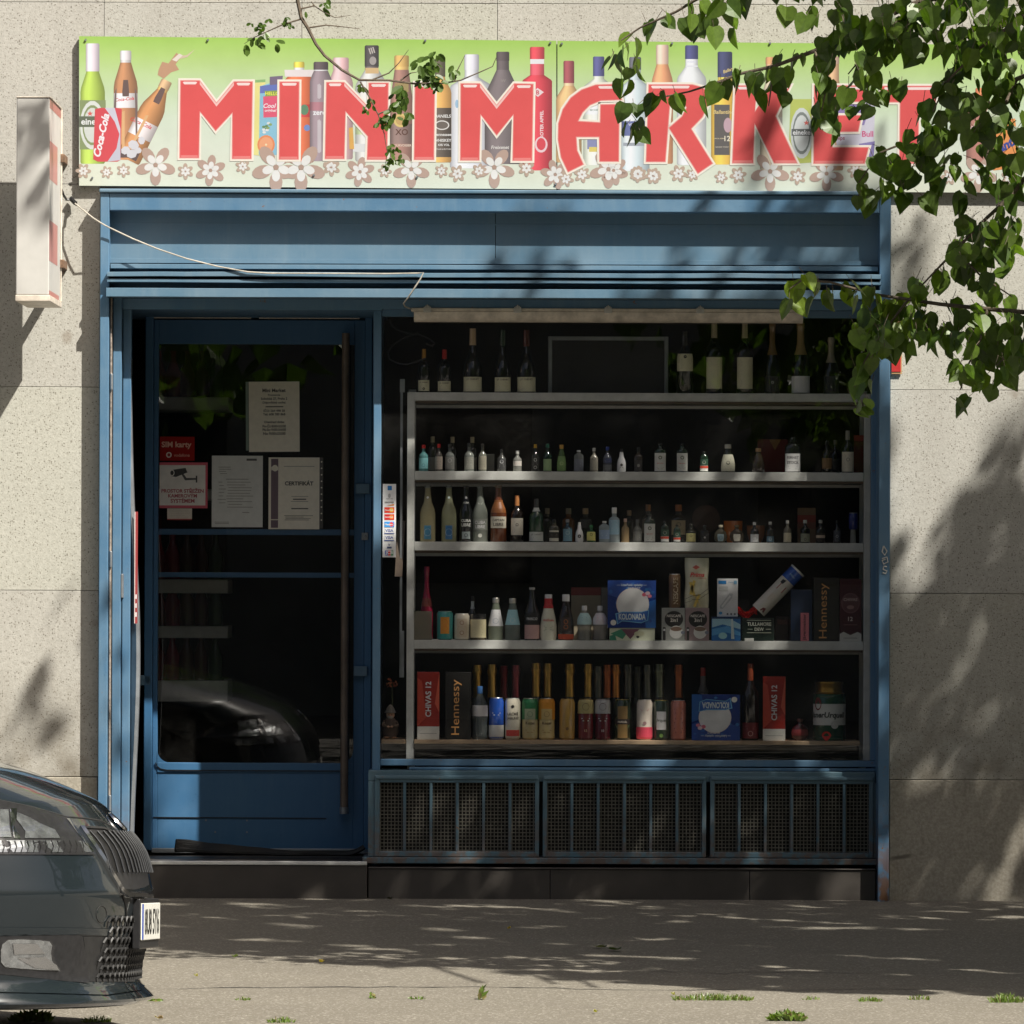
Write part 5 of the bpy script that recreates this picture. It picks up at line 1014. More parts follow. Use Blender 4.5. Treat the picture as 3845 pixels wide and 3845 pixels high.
b = MB(); b.lathe([(r_*.8,0),(r_,.005),(r_,h2*.93),(r_*.85,h2)], (0,0,0), C(34,46,110), 18); b.build('body','gloss',t,smooth=True)
b = MB(); b.lathe([(0,h2-.0005),(r_*.85,h2-.0005),(r_*.84,h2+.002),(0,h2+.001)], (0,0,0), C(SI), 18); b.build('lid','metal',t,smooth=True)
carton('B',2,955,1155,168,388,.05,(84,22,24),[('p',[(1030,170),(1110,170),(1070,240)],(120,84,30))],'dark red box with a small gold wedge behind the tan capped brandy',yb=.38)
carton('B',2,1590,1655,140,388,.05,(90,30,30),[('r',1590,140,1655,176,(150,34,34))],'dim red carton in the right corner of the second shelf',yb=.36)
carton('B',1,745,800,272,385,.03,(110,108,100),None,'grey card standing behind the slender clear miniature',yb=.34,name='card')
# framed board on the top shelf
y = .33; t = thing('framed_board', 'dark panel in a thin grey frame standing on the top shelf', 'board', (0, 0, 0)); xa, xb, za, zc = X(2056,y), X(2508,y), ZSH['A'], Z(1262,y); q = 15/ppm(y)
b = MB(); b.box(xa, xa+q, y, y+.02, za, zc); b.box(xb-q, xb, y, y+.02, za, zc); b.box(xa+q, xb-q, y, y+.02, zc-q, zc); b.build('frame', 'old_iron' if False else 'galvanised', t, bevel=.002)
b = MB(); b.box(xa+q, xb-q, y+.006, y+.016, za, zc-q); b.build('panel', 'car_trim', t)
# garden gnome at the left end of the bottom board
y = .235; t = thing('garden_gnome', 'small garden gnome figurine in a grey hat at the left end of the bottom board', 'figurine', (X(cu(5,120),y), y, ZSH['E']))
hg = Z(cv(5,345),y)-ZSH['E']; wg = 57/1.756/ppm(y)
def gc(i, z): f = z/hg; return C(70,48,36) if f < .07 else C(84,70,62) if f < .5 else C(96,80,70) if f < .62 else C(190,150,124) if f < .74 else C(110,106,100)
b = MB(); b.lathe([(0,.07*hg),(wg*.72,.07*hg),(wg*.95,.2*hg),(wg*.9,.38*hg),(wg*.62,.56*hg),(wg*.4,.62*hg),(wg*.5,.68*hg),(wg*.48,.75*hg),(wg*.72,.765*hg),(wg*.6,.8*hg),(wg*.42,.9*hg),(wg*.14,.985*hg),(0,hg)], (0,0,0), gc, 18, .75); b.build('body', 'matte', t, smooth=True)
b = MB()
for s in (-1, 1):
    b.lathe([(0,0),(wg*.36,.004),(wg*.36,.06*hg),(0,.09*hg)], (s*wg*.42,-wg*.3,0), C(150,110,80), 10); b.tube([(s*wg*.66,-.002,.5*hg),(s*wg*.86,-wg*.5,.4*hg),(s*wg*.3,-wg*.86,.36*hg)], [wg*.2,wg*.2,wg*.16], C(90,76,66), 8); b.lathe([(0,-.006),(.007,0),(0,.006)], (s*wg*.2,-wg*.9,.36*hg), C(190,150,124), 8)
    b.lathe([(0,-.0022),(.0022,0),(0,.0022)], (s*wg*.17,-wg*.4,.705*hg), C(30,24,20), 6)
b.lathe([(0,-.004),(.0045,0),(0,.004)], (0,-wg*.42,.685*hg), C(200,140,116), 8); b.lathe([(0,-.012),(wg*.3,-.004),(wg*.34,.004),(0,.008)], (0,-wg*.2,.63*hg), C(170,164,154), 10); b.build('limbs_and_face', 'matte', t, smooth=True)
b = MB(); y2 = .25; x_ = X(cu(5,130),y2); pz = Z(cv(5,205),y2)
b.tube([(0,0,0),(.003,0,.1),(0,0,pz-ZSH['E'])], .0025, C(60,64,40), 6)
for i in range(26):
    a, e_ = R.random()*6.28, R.uniform(-1, 1); c = Vector((.022*math.cos(a)*math.cos(e_), .015*math.sin(a), pz-ZSH['E']+.02*math.sin(e_))); q = .009; s = Vector((R.uniform(-1,1),R.uniform(-1,1),R.uniform(-1,1))).normalized(); tt = s.orthogonal().normalized()
    b.add([c-s*q, c+tt*q*.6, c+s*q, c-tt*q*.6], [(0,1,2,3)], C(R.choice([(140,70,40),(110,56,36),(160,96,60)])))
o = b.build('dried_flower', 'matte', None); o.location = (x_, y2, ZSH['E']); tag(o, 'dried reddish flower head on a stem behind the garden gnome', 'flower')
# party keg
y = YSH+.09; t = thing('beer_keg', 'small green party keg with a gold top and white label at the right end', 'keg', (X(cu(6,1432),y), y, ZSH['E']), 'goods on the window shelves'); r_ = 108/1.756/ppm(y); h = Z(cv(6,186),y)-ZSH['E']
def zz(v): return Z(cv(6,v),y)-ZSH['E']
b = MB(); b.lathe([(0,0),(r_*.97,0),(r_,.006),(r_,zz(550)),(r_*.98,zz(546)),(r_,zz(541)),(r_,zz(290)),(r_*.985,zz(286)),(r_,zz(282)),(r_*.97,zz(266))], (0,0,0), C(20,70,48), 32); b.build('body','gloss',t,smooth=True)
b = MB(); b.lathe([(r_*.965,zz(265)),(r_*.82,zz(255)),(r_*.82,zz(205)),(r_*.86,zz(198)),(r_*.86,h),(r_*.8,h),(0,h-.006)], (0,0,0), C(150,122,60), 32, closed=False); b.build('top','metal',t,smooth=True)
b = MB(); b.lathe([(r_+.0008,zz(470)),(r_+.0008,zz(330))], (0,0,0), C(206,206,198), 24, a0=-math.pi/2-1.35, a1=-math.pi/2+1.35)
mk = lambda x, z: Vector(((r_+.0016)*math.cos(-math.pi/2+x/r_), (r_+.0016)*math.sin(-math.pi/2+x/r_), z))
b.text('PilsnerUrquell', -.018, zz(408), mk, w=.175, h=.03, col=C(46,52,46), bold=.03, shear=.15); b.poly([(-.085,zz(450)),(.07,zz(430)),(.07,zz(436)),(-.085,zz(458))], mk, C(46,52,46))
sm = .001
b.poly([(.02+.016*math.cos(a), zz(468)+.016*math.sin(a)) for a in [i*.45 for i in range(14)]], mk, C(196,196,186)); b.poly([(-.052+.017*math.cos(a), zz(330)+.026*math.sin(a)) for a in [i*.45 for i in range(14)]], mk, C(110,24,24))
b.poly([(-.014+(.019*math.cos(a) if a < 3.3 or a > 6 else .017*math.cos(a)), zz(538)+.017*math.sin(a)-(.004 if 4.2 < a < 5.2 else 0)) for a in [i*.45 for i in range(14)]], mk, C(206,44,34)); b.build('label','ink',t)

# ================================================================== papers, stickers
def sheet(u0, v0, u1, v1, y, col, marks, name, text, cat, mat='paper', skew=0., door_=True, group=None):
    """sheet hanging on the glass; marks in 0..1 coordinates from the top left"""
    p0, p1 = P(u0, v0, y), P(u1, v1, y); w, h = p1.x-p0.x, p0.z-p1.z
    b = MB(); b.box(0, w, -.0004, 0, -h, 0, C(col)); t = b.build(name, mat); lay = [0]
    q = MB()
    def mp(x, z): return Vector((x*w, -.0008-lay[0]*.00008, -z*h))
    for m in marks:
        lay[0] += 1
        if m[0] == 'r': q.poly([(m[1], m[2]), (m[3], m[2]), (m[3], m[4]), (m[1], m[4])], mp, C(m[5]))
        elif m[0] == 'p': q.poly(m[1], mp, C(m[2]))
        elif m[0] == 'e': q.poly([(m[1]+m[3]*math.cos(a), m[2]+m[4]*math.sin(a)) for a in [i*math.pi/12 for i in range(24)]], mp, C(m[5]))
        elif m[0] == 't': q.text(m[1], 0, 0, lambda x, z, m=m: Vector((m[2]*w+x, -.0008-lay[0]*.00008, -m[3]*h+z)), w=m[4]*w, h=(m[6]*h if len(m) > 6 and m[6] else None), col=C(m[5]), bold=.03)
        elif m[0] == 'l':                        # grey lines of small print: x0,x1,z0,z1,n
            for i in range(m[5]):
                z = m[3]+(m[4]-m[3])*i/max(1, m[5]-1); xa = m[1]+R.uniform(0, .05); xb = m[2]-R.uniform(0, (m[2]-m[1])*.45)
                q.poly([(xa, z-.004), (xb, z-.004), (xb, z+.004), (xa, z+.004)], mp, C(m[6]))
    if marks: q.build('print', 'ink', t)
    t.location = p0; t.rotation_euler = (0, skew, 0)
    if door_:
        a = math.radians(DOOR_ROT); dxx, dyy = p0.x-hx, -.0025+.0; yl = .0115
        t.location = (hx+dxx*math.cos(a)-yl*math.sin(a), YD+dxx*math.sin(a)+yl*math.cos(a), p0.z); t.rotation_euler = (0, skew, a)
    return tag(t, text, cat, group)
def cD(x, y): return 350+x/1.68, 1100+y/1.68
def dsheet(x0, y0, x1, y1, *a, **k): u0, v0 = cD(x0, y0); u1, v1 = cD(x1, y1); return sheet(u0, v0, u1, v1, YD, *a, **k)
PP = (206, 200, 186); G1, G2 = (80, 78, 76), (130, 126, 120)
dsheet(980,560,1298,1004,PP,[('t','Mini Market',.5,.125,.46,(60,58,56)),('t','Provozovna',.5,.19,.24,G1),('t','Sokolská 27, Praha 2',.5,.245,.52,G1),('t','Odpovědná osoba:',.5,.30,.46,G1),('r',.33,.35,.68,.365,G1),('t','IČO: 264 498 58',.5,.41,.42,G1),('t','Tel: 608 789 868',.5,.465,.44,G1),('t','Otevírací doba:',.5,.575,.40,G1),('t','Po-Čt 8:00-23:00',.5,.63,.46,G1),('t','Pá-So 9:00-24:00',.5,.685,.46,G1),('t','Ne 9:00-23:00',.5,.74,.44,G1),('r',-.06,.0,-.005,.98,(110,124,116))],'notice','white opening hours notice, the upper sheet of the three on the door glass','notice',skew=-.01)
dsheet(748,1026,1068,1478,(190,190,186),[('r',.68,.04,.88,.07,G1),('l',.12,.4,.16,.25,4,G2),('r',.28,.325,.72,.332,G1),('l',.1,.28,.37,.66,7,G2),('l',.28,.85,.37,.72,10,G2),('r',.6,.79,.74,.8,G2),('l',.05,.35,.93,.95,2,G2)],'document','pale document full of fine print, lower middle sheet on the door glass','document')
dsheet(1106,1037,1426,1491,PP,[('r',.05,.02,.19,.98,(96,80,90)),('r',.05,.13,.2,.18,(190,184,172)),('e',.125,.15,.06,.045,(206,200,186)),('r',.05,.86,.19,.875,(190,184,172)),('r',.3,.12,.9,.128,G2),('t','CERTIFIKÁT',.6,.355,.56,(50,48,48)),('r',.45,.54,.78,.547,G2),('r',.48,.575,.74,.59,G1),('r',.44,.61,.78,.617,G2),('r',.45,.705,.78,.72,G1),('l',.3,.95,.81,.87,4,G2),('r',1.005,.0,1.07,.99,(70,68,66))]+[('e',1.04,.06+.09*i,.015,.01,(200,196,184)) for i in range(10)],'certificate','certificate sheet with a plum stripe, lower right on the door glass','certificate')
dsheet(420,906,638,1058,(140,30,26),[('t','SIM karty',.48,.36,.86,(216,160,140)),('e',.26,.76,.08,.12,(214,190,180)),('e',.26,.76,.045,.07,(140,30,26)),('t','vodafone',.63,.77,.46,(190,120,104))],'sticker','small dark red sticker about phone cards on the left of the door','sticker')
dsheet(418,1068,720,1358,(186,92,104),[('r',.0,.06,.955,.94,(206,200,194)),('p',[(.22,.2),(.28,.16),(.54,.12),(.58,.22),(.34,.32),(.24,.3)],(48,46,46)),('e',.26,.23,.05,.07,(206,200,194)),('e',.26,.23,.035,.05,(48,46,46)),('p',[(.46,.27),(.5,.25),(.56,.34),(.76,.34),(.76,.38),(.53,.39)],(70,68,68)),('r',.755,.29,.785,.44,(48,46,46)),('t','PROSTOR STŘEŽEN',.48,.61,.88,(150,60,70)),('t','KAMEROVÝM',.48,.72,.6,(150,60,70)),('t','SYSTÉMEM',.48,.83,.5,(150,60,70))],'sticker','pink edged camera surveillance sticker with a camera drawing on the door','sticker')
dsheet(466,1359,622,1428,(196,188,176),[('l',.08,.95,.15,.8,5,(120,96,90)),('r',0,.96,1,1.06,(150,50,46))],'sticker','little pale sticker just below the camera sticker','sticker')
cards = [('r',.36,.025,.68,.085,(40,110,170)),('e',.5,.16,.1,.03,(150,150,150)),('t','Diners Club',.5,.2,.5,(140,140,140)),('t','DISCOVER',.5,.25,.7,(120,116,112)),('p',[(.3,.295),(.85,.27),(.85,.295)],(226,130,60))]
for z, a, c in ((.355,(206,60,44),(232,160,60)),(.45,(190,44,44),(226,120,50)),(.55,(60,140,206),(214,60,60))): cards += [('r',.13,z-.038,.87,z+.038,a),('e',.66,z,.16,.03,c),('t','MasterCard' if z < .5 else 'Maestro',.46,z,.6,(240,236,230))]
for z in (.64,.735): cards += [('r',.13,z-.04,.87,z+.04,(226,226,224)),('r',.13,z+.028,.87,z+.04,(60,80,140)),('t','VISA',.5,z-.005,.62,(56,76,140),.04)]
cards += [('t','V',.5,.83,.16,(70,80,120)),('r',.34,.855,.68,.878,(60,74,110)),('r',.2,.905,.38,.975,(60,90,170)),('r',.41,.905,.59,.975,(206,60,60)),('r',.62,.905,.8,.975,(60,140,90)),('t','JCB',.5,.94,.56,(236,236,236))]
sheet(*cD(1827,1205),*cD(1909,1668),YG-.0015,(220,218,212),cards,'sticker','tall white strip of card payment logos stuck on the window glass','sticker',door_=False)
sheet(*cD(262,1380),*cD(279,2085),.055,(130,56,56),[('r',.0,.0,.2,1.,(206,190,186)),('r',.35,.74,.7,.78,(226,214,206)),('r',.35,.82,.7,.86,(226,214,206)),('r',.35,.90,.7,.94,(226,214,206))],'poster','narrow red poster edge on the folded gate left of the door','poster',door_=False)
b = MB(); b.box(X(3345), X(3384), -.012, -.004, Z(1400), Z(1130), C(150,120,84)); b.box(X(3345), X(3380), -.0145, -.0122, Z(1392), Z(1310), C(150,36,36)); tag(b.build('advert_plate', 'ink', None, bevel=.002), 'little red and yellow plate on the wall behind the hanging leaves', 'sign')
# interior rack seen through the door
RK = thing('shop_rack', 'dim interior rack with pale shelf edges seen through the door glass', 'shelving', (0, 0, 0)); y = 1.7
for v0, v1 in ((1495,1545),(2180,2232),(2355,2400),(2560,2640),(1840,1880)):
    b = MB(); b.box(X(560,y), X(858,y), y, y+.4, Z(v1,y), Z(v0,y)); b.build('rack_shelf', 'shelf_enamel', RK, bevel=.004)
b = MB(); b.box(X(550,y), X(575,y), y+.02, y+.42, .18, Z(1250,y)); b.build('rack_side', 'shelf_enamel', RK)
k = 0
for v0 in (2180, 2355, 2560, 1495):
    for i in range(5):
        cc = [(90,24,24),(60,30,24),(110,30,40),(40,60,40),(70,50,40)][(i+k) % 5]; k += 1
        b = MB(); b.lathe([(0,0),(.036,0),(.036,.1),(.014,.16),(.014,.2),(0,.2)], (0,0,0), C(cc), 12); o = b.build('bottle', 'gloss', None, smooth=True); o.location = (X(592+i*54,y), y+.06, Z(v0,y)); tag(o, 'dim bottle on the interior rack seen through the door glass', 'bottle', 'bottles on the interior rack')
C = C0_
# ================================================================== parked car (nose pointing right)
CY, CZ = -6.26, -.10; NX = -1.067
CAR = thing('parked_car', 'dark grey parked car with its front end beside the shop door', 'car', (0, 0, 0))
ROLL = Matrix.Rotation(math.radians(-2.8), 4, 'X'); PIV = Vector((NX, CY, CZ+.35))
CARM = Matrix.Translation(PIV) @ Matrix.Rotation(math.radians(-2.7), 4, 'Z') @ ROLL @ Matrix.Translation(-PIV); CARI = CARM.inverted()
CAR.location = CARM.to_translation(); CAR.rotation_euler = CARM.to_euler()
PROF = [(-1.0, .11), (-.40, .105), (-.10, .106), (-.035, .116), (-.02, .130), (-.045, .155), (-.066, .185), (-.064, .23), (-.052, .28), (-.036, .34), (-.027, .40), (-.022, .445), (-.028, .467), (-.047, .54), (-.068, .585), (-.10, .626), (-.125, .652), (-.172, .706), (-.216, .733), (-.304, .772), (-.392, .807), (-.48, .834), (-.70, .885), (-.95, .925), (-1.18, .955)]
def kx(yl):
    r = min(abs(yl)/.9, 1.); return .6*(1-(1-r**2.6)**.4545)
def spt(t, yl):
    """point of the front body for profile position t (index) and lateral yl"""
    i = min(int(t), len(PROF)-2); f = t-i; x = PROF[i][0]+(PROF[i+1][0]-PROF[i][0])*f; z = PROF[i][1]+(PROF[i+1][1]-PROF[i][1])*f
    w = 1. if t <= 17 else max(0, 1-(t-17)/7)**1.2
    back = -.15 if t >= 22 else 0
    a = abs(yl)
    k = kx(yl)*(w if t > 17 else 1)
    crown = (.045*(a/.9)**2+.05*max(0, (a-.74)/.16)**2)*(min(1, (t-14)/4) if t > 14 else 0)
    if t < 6: k *= (.80+.2*min(1, t/6))
    return Vector((NX+x-k, CY+yl, CZ+z-crown))
YL = [-.9, -.897, -.89, -.878, -.862, -.84, -.81, -.77, -.72, -.66, -.6, -.53, -.46, -.38, -.3, -.2, -.1, 0]; YL = YL+[-y for y in YL[-2::-1]]
def spl(P_):                                       # finer profile by Catmull-Rom
    out = []
    for i in range(len(P_)-1):
        p0, p1, p2, p3 = P_[max(i-1, 0)], P_[i], P_[i+1], P_[min(i+2, len(P_)-1)]
        for s in range(2):
            f = s/2; q = []
            for d in range(2):
                q.append(.5*((2*p1[d])+(-p0[d]+p2[d])*f+(2*p0[d]-5*p1[d]+4*p2[d]-p3[d])*f*f+(-p0[d]+3*p1[d]-3*p2[d]+p3[d])*f**3))
            out.append((i+f, *q))
    out.append((len(P_)-1, *P_[-1])); return out
FINE = spl(PROF)
def spf(e, yl):
    t, x, z = e; v = spt(t, yl); i = min(int(t), len(PROF)-2); f = t-i
    lx = PROF[i][0]+(PROF[i+1][0]-PROF[i][0])*f; lz = PROF[i][1]+(PROF[i+1][1]-PROF[i][1])*f
    return v+Vector((x-lx, 0, z-lz))
def loft(rows, mat, name, parent=CAR):
    b = MB(); n = len(YL); vs = [spf(e, yl) for e in rows for yl in YL]
    b.add(vs, [(j*n+i, j*n+i+1, (j+1)*n+i+1, (j+1)*n+i) for j in range(len(rows)-1) for i in range(n-1)])
    return b
body = loft([e for e in FINE if e[0] <= 17], 'car_paint', 'body')
front = body
sd = [spf(e, -.9) for e in FINE if e[0] <= 17]
full = loft(FINE, None, None); tri = BVHTree.FromPolygons([tuple(v) for v in full.v], full.f)
hoodrows = [e for e in FINE if e[0] >= 17]
# flanks, roof and tail
def flank(s):
    y = CY+s*.9; rows = []
    xs = [(-.62-.6+.0, None)]
    top = [spf(e, s*.9) for e in FINE if e[0] >= 5]
    low = Vector((NX-.66, y, CZ+.18)); rear = NX-4.6
    pts = [(p.x, p.z) for p in top]+[(NX-1.35, CZ+.955), (NX-3.9, CZ+1.0), (NX-4.55, CZ+.98), (rear, CZ+.7), (rear+.02, CZ+.3), (rear+.3, CZ+.22)]
    arc_ = lambda cx: [(cx+.36*math.cos(a), CZ+.30+.36*math.sin(a)) for a in [math.pi+i*-math.pi/10 for i in range(11)]]
    pts += [(NX-4.02, CZ+.2)]+arc_(NX-3.62)+[(NX-3.2, CZ+.2), (NX-1.32, CZ+.2)]+arc_(NX-.93)
    tri_ = tessellate_polygon([[Vector((p[0], p[1], 0)) for p in pts]])
    body.add([(p[0], y, p[1]) for p in pts], [tuple(t) for t in tri_])
flank(-1); flank(1)
rf = [(NX-1.18, .955, .80), (NX-1.95, 1.40, .58), (NX-2.6, 1.455, .57), (NX-3.3, 1.42, .56), (NX-4.1, 1.12, .72), (NX-4.55, .98, .78), (NX-4.6, .7, .86), (NX-4.58, .3, .84)]
rb = MB()
for (x0, z0, w0), (x1, z1, w1) in zip(rf[1:], rf[2:]):
    body.add([(x0, CY-w0, CZ+z0), (x0, CY+w0, CZ+z0), (x1, CY+w1, CZ+z1), (x1, CY-w1, CZ+z1)], [(0, 1, 2, 3)])
body.add([(NX-1.0, CY-.88, CZ+.13), (NX-1.0, CY+.88, CZ+.13), (NX-4.5, CY+.88, CZ+.2), (NX-4.5, CY-.88, CZ+.2)], [(0, 1, 2, 3)])
bo = body.build('body', 'car_paint', CAR, smooth=True)
hd = loft(hoodrows, None, None); ho = hd.build('bonnet', 'car_paint', CAR, smooth=True)
gb = MB(); a, c = rf[0], rf[1]
gb.add([(a[0]-.05, CY-a[2]-.02, CZ+a[1]), (a[0]-.05, CY+a[2]+.02, CZ+a[1]), (c[0], CY+c[2], CZ+c[1]), (c[0], CY-c[2], CZ+c[1])], [(0, 1, 2, 3)]); gb.build('windscreen', 'car_glass', CAR)
gb = MB()
for s in (-1, 1): gb.add([(NX-1.35, CY+s*.885, CZ+.955), (NX-4.1, CY+s*.885, CZ+1.0), (NX-3.9, CY+s*.60, CZ+1.24), (NX-3.3, CY+s*.56, CZ+1.42), (NX-1.95, CY+s*.58, CZ+1.40)], [(0, 1, 2, 3, 4)])
gb.build('side_window', 'car_glass', CAR)
for wx in (-.93, -3.62):
    for s in (-1, 1):
        y = CY+s*.79; gz = SLOPE*y-CZ
        b = MB(); prof = [(.20, -.1), (.30, -.1), (.318, -.07), (.318, .07), (.30, .1), (.20, .1)]
        b.lathe(prof, (0, 0, 0), seg=32, closed=False)
        w = b.build('wheel', 'tyre', CAR, smooth=True); w.location = CARI @ Vector((NX+wx, y, SLOPE*y+.316)); w.rotation_euler = (math.pi/2, 0, 0)
        b = MB(); b.lathe([(.205, -.08), (.2, 0), (.205, .08)], (0, 0, 0), seg=28, closed=False); b.lathe([(0, -.02), (.06, -.03), (.06, .03), (0, .02)], (0, 0, 0), seg=12)
        for k in range(5): a = k*2*math.pi/5; b.bar((0, 0, 0), (.2*math.cos(a), .2*math.sin(a), 0), .05, .04)
        b.build('rim', 'galvanised', w)
# --- pieces traced on the body surface
def kc(x, y): return x/1.8486, 2800+y/1.8486
def hit(u, v):
    d = (CARI.to_3x3() @ ray(u, v)).normalized(); p, n, i, l = tri.ray_cast(CARI @ CAM, d)
    return (p, n if n.dot(d) < 0 else -n) if p is not None else (None, None)
def patch(pts, off, mat, name, parent=CAR, div=3, mirror=True, smooth=True, b=None, both=False, thick=0.):
    q = [kc(*p) for p in pts]; bm = bmesh.new(); vv = [bm.verts.new((u, v, 0)) for u, v in q]; f = bm.faces.new(vv)
    bmesh.ops.triangulate(bm, faces=bm.faces[:]); 
    for _ in range(div): bmesh.ops.subdivide_edges(bm, edges=[e for e in bm.edges if e.calc_length() > 14], cuts=1, use_grid_fill=False); bmesh.ops.triangulate(bm, faces=bm.faces[:])
    co = []; ok = []
    for v in bm.verts:
        p, n = hit(v.co.x, v.co.y)
        if p is None: p2 = CARI @ P(v.co.x, v.co.y, CY-.2); ok.append(False); co.append(p2)
        else: ok.append(True); co.append(p+n*off)
    bm.verts.index_update()
    def outw(f):
        t = [v.index for v in f.verts]; q0, q1, q2 = co[t[0]], co[t[1]], co[t[2]]
        return t if (q1-q0).cross(q2-q0).dot(CARI @ CAM-q0) > 0 else t[::-1]
    fs = [tuple(outw(f)) for f in bm.faces if all(ok[v.index] for v in f.verts)]
    bm.free(); mb = b or MB(); mb.add(co, fs)
    if b: return None
    o = mb.build(name, mat, parent, smooth=smooth)
    if thick:
        s_ = o.modifiers.new('solid', 'SOLIDIFY'); s_.thickness = thick; s_.offset = -1
    return o
def mirrored(o, parent=CAR):
    c = o.copy(); me = o.data.copy(); c.data = me
    for v in me.vertices: v.co.y = 2*CY-v.co.y
    me.flip_normals(); COL.objects.link(c); c.parent = parent; return c
# dark housing, inner reflectors and clear cover of the headlight
HL = [(-260, 300), (0, 385), (230, 432), (455, 500), (520, 560), (590, 650), (655, 760), (0, 757), (-260, 757)]
hl = patch(HL, .003, 'car_trim', 'headlight', div=4)
def sub(pts, off, mat, name, par, div=3):
    if mat == 'car_trim' : return patch(pts, off, mat, name, par, div)
    o = patch(pts, off, mat, name, par, 2, smooth=False); q = random.Random(len(pts))
    for v in o.data.vertices: v.co += Vector((q.uniform(-.0005, .0005), q.uniform(-.0002, .0006), q.uniform(-.0005, .0005)))
    return o
for pts, mat, nm in (([(62, 440), (112, 442), (108, 520), (90, 560), (140, 650), (95, 650), (70, 560)], 'car_chrome', 'reflector'), ([(110, 470), (190, 500), (300, 560), (375, 590), (410, 648), (165, 648), (170, 600), (110, 520)], 'reflector', 'reflector'), ([(-200, 440), (52, 450), (60, 560), (75, 640), (-200, 640)], 'reflector', 'reflector'), ([(-250, 660), (575, 668), (628, 742), (-250, 742)], 'reflector', 'light_strip'), ([(455, 510), (475, 512), (640, 735), (622, 740)], 'car_chrome', 'chrome_edge')):
    sub(pts, .0055, mat, nm, hl)
def line(pts, w, off, mat, name, parent=CAR, cyc=False):
    b = MB(); cs = []
    for (x0, y0), (x1, y1) in zip(pts, pts[1:]):
        n = max(2, int(math.hypot(x1-x0, y1-y0)/18))
        for i in range(n): u, v = kc(x0+(x1-x0)*i/n, y0+(y1-y0)*i/n); p, nn = hit(u, v); cs.append((p+nn*off) if p is not None else None)
    u, v = kc(*pts[-1]); p, nn = hit(u, v); cs.append(p+nn*off if p is not None else None); cs = [c for c in cs if c is not None]
    b.tube(cs, w, seg=5); return b.build(name, mat, parent, smooth=True)
for x in range(-240, 600, 42): line([(x, 666), (x+14, 704), (x+2, 742)], .0013, .0065, 'car_trim', 'divider', hl)
cov = patch(HL, .0095, 'lens', 'lens_cover', hl, div=4)
h2 = mirrored(hl)
for ch in [c for c in hl.children]: mirrored(ch, h2)
# bonnet shut line
line([(-200, 330), (0, 380), (230, 428), (460, 494), (600, 505), (700, 522), (770, 560), (830, 606)], .0035, -.0005, 'black_rubber', 'shut_line')
# grille: chrome surround and slats on the near half, then mirrored
GR_ = [(570, 575), (620, 575), (720, 590), (800, 610), (880, 640), (940, 705), (985, 800), (1022, 900), (1030, 965), (1000, 985), (930, 1000), (850, 995), (800, 930), (700, 780), (640, 680)]
gr = patch(GR_, .0025, 'car_trim', 'grille', div=4)
line([(560, 575), (610, 650), (700, 780), (770, 900), (830, 1000), (870, 1030), (1000, 1035)], .011, .004, 'car_chrome', 'grille_surround', gr)
line([(560, 572), (700, 580), (800, 612)], .006, .004, 'car_trim', 'grille_surround', gr)
sl = MB()
for k in range(19):
    f = k/18; yl = -.47+.94*f
    pts = [spf(e, yl)+Vector((.0085, yl*.012, .001)) for e in FINE if 12.2 <= e[0] <= 15.4]
    sl.tube(pts, .0042, seg=6)
sl.build('slat', 'car_trim', gr, smooth=True)
sl = MB()  # highlight along each slat, put in as a thin paler strip
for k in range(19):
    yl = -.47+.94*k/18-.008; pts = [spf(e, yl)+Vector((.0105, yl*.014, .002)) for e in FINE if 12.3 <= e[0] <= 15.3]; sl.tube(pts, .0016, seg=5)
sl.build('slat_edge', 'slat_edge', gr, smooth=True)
b = MB(); p = spf(FINE[32], 0); em = spt(15.9, 0)
b.lathe([(0, 0), (.03, 0), (.04, .004), (.036, .010), (0, .012)], (0, 0, 0), seg=24); o = b.build('badge', 'car_chrome', CAR, smooth=True); o.location = em+Vector((.002, 0, .002)); o.rotation_euler = (0, math.radians(45), 0)
# lower trim, fog lamp, mesh
patch([(-250, 1262), (0, 1262), (400, 1262), (880, 1272), (892, 1300), (860, 1326), (560, 1308), (60, 1306), (0, 1320), (-250, 1330)], .004, 'car_paint', 'bumper_lip', div=3)
fg = patch([(-250, 1340), (30, 1312), (90, 1306), (550, 1314), (570, 1325), (622, 1640), (600, 1650), (0, 1585), (-250, 1560)], .003, 'car_trim', 'fog_lamp', div=4)
for pts, mat in (([(0, 1420), (12, 1375), (50, 1347), (120, 1342), (250, 1347), (335, 1358), (352, 1385), (345, 1440), (352, 1490), (378, 1530), (405, 1560), (300, 1556), (140, 1546), (30, 1536), (2, 1500)], 'reflector'), ([(80, 1370), (250, 1372), (300, 1440), (90, 1446)], 'car_chrome'), ([(110, 1470), (300, 1462), (380, 1520), (398, 1555), (230, 1540)], 'car_chrome')): sub(pts, .006 if mat == 'reflector' else .008, mat, 'reflector', fg)
patch([(-10, 1420), (5, 1365), (45, 1337), (120, 1330), (340, 1345), (362, 1385), (354, 1440), (362, 1490), (388, 1525), (415, 1568), (300, 1562), (20, 1545), (-8, 1500)], .0105, 'lens', 'lens_cover', fg, div=4)
mirrored(fg)
lg = patch([(575, 1325), (900, 1310), (975, 1400), (960, 1520), (930, 1640), (620, 1640)], .002, 'black_rubber', 'lower_grille', div=4)
hx_ = MB()
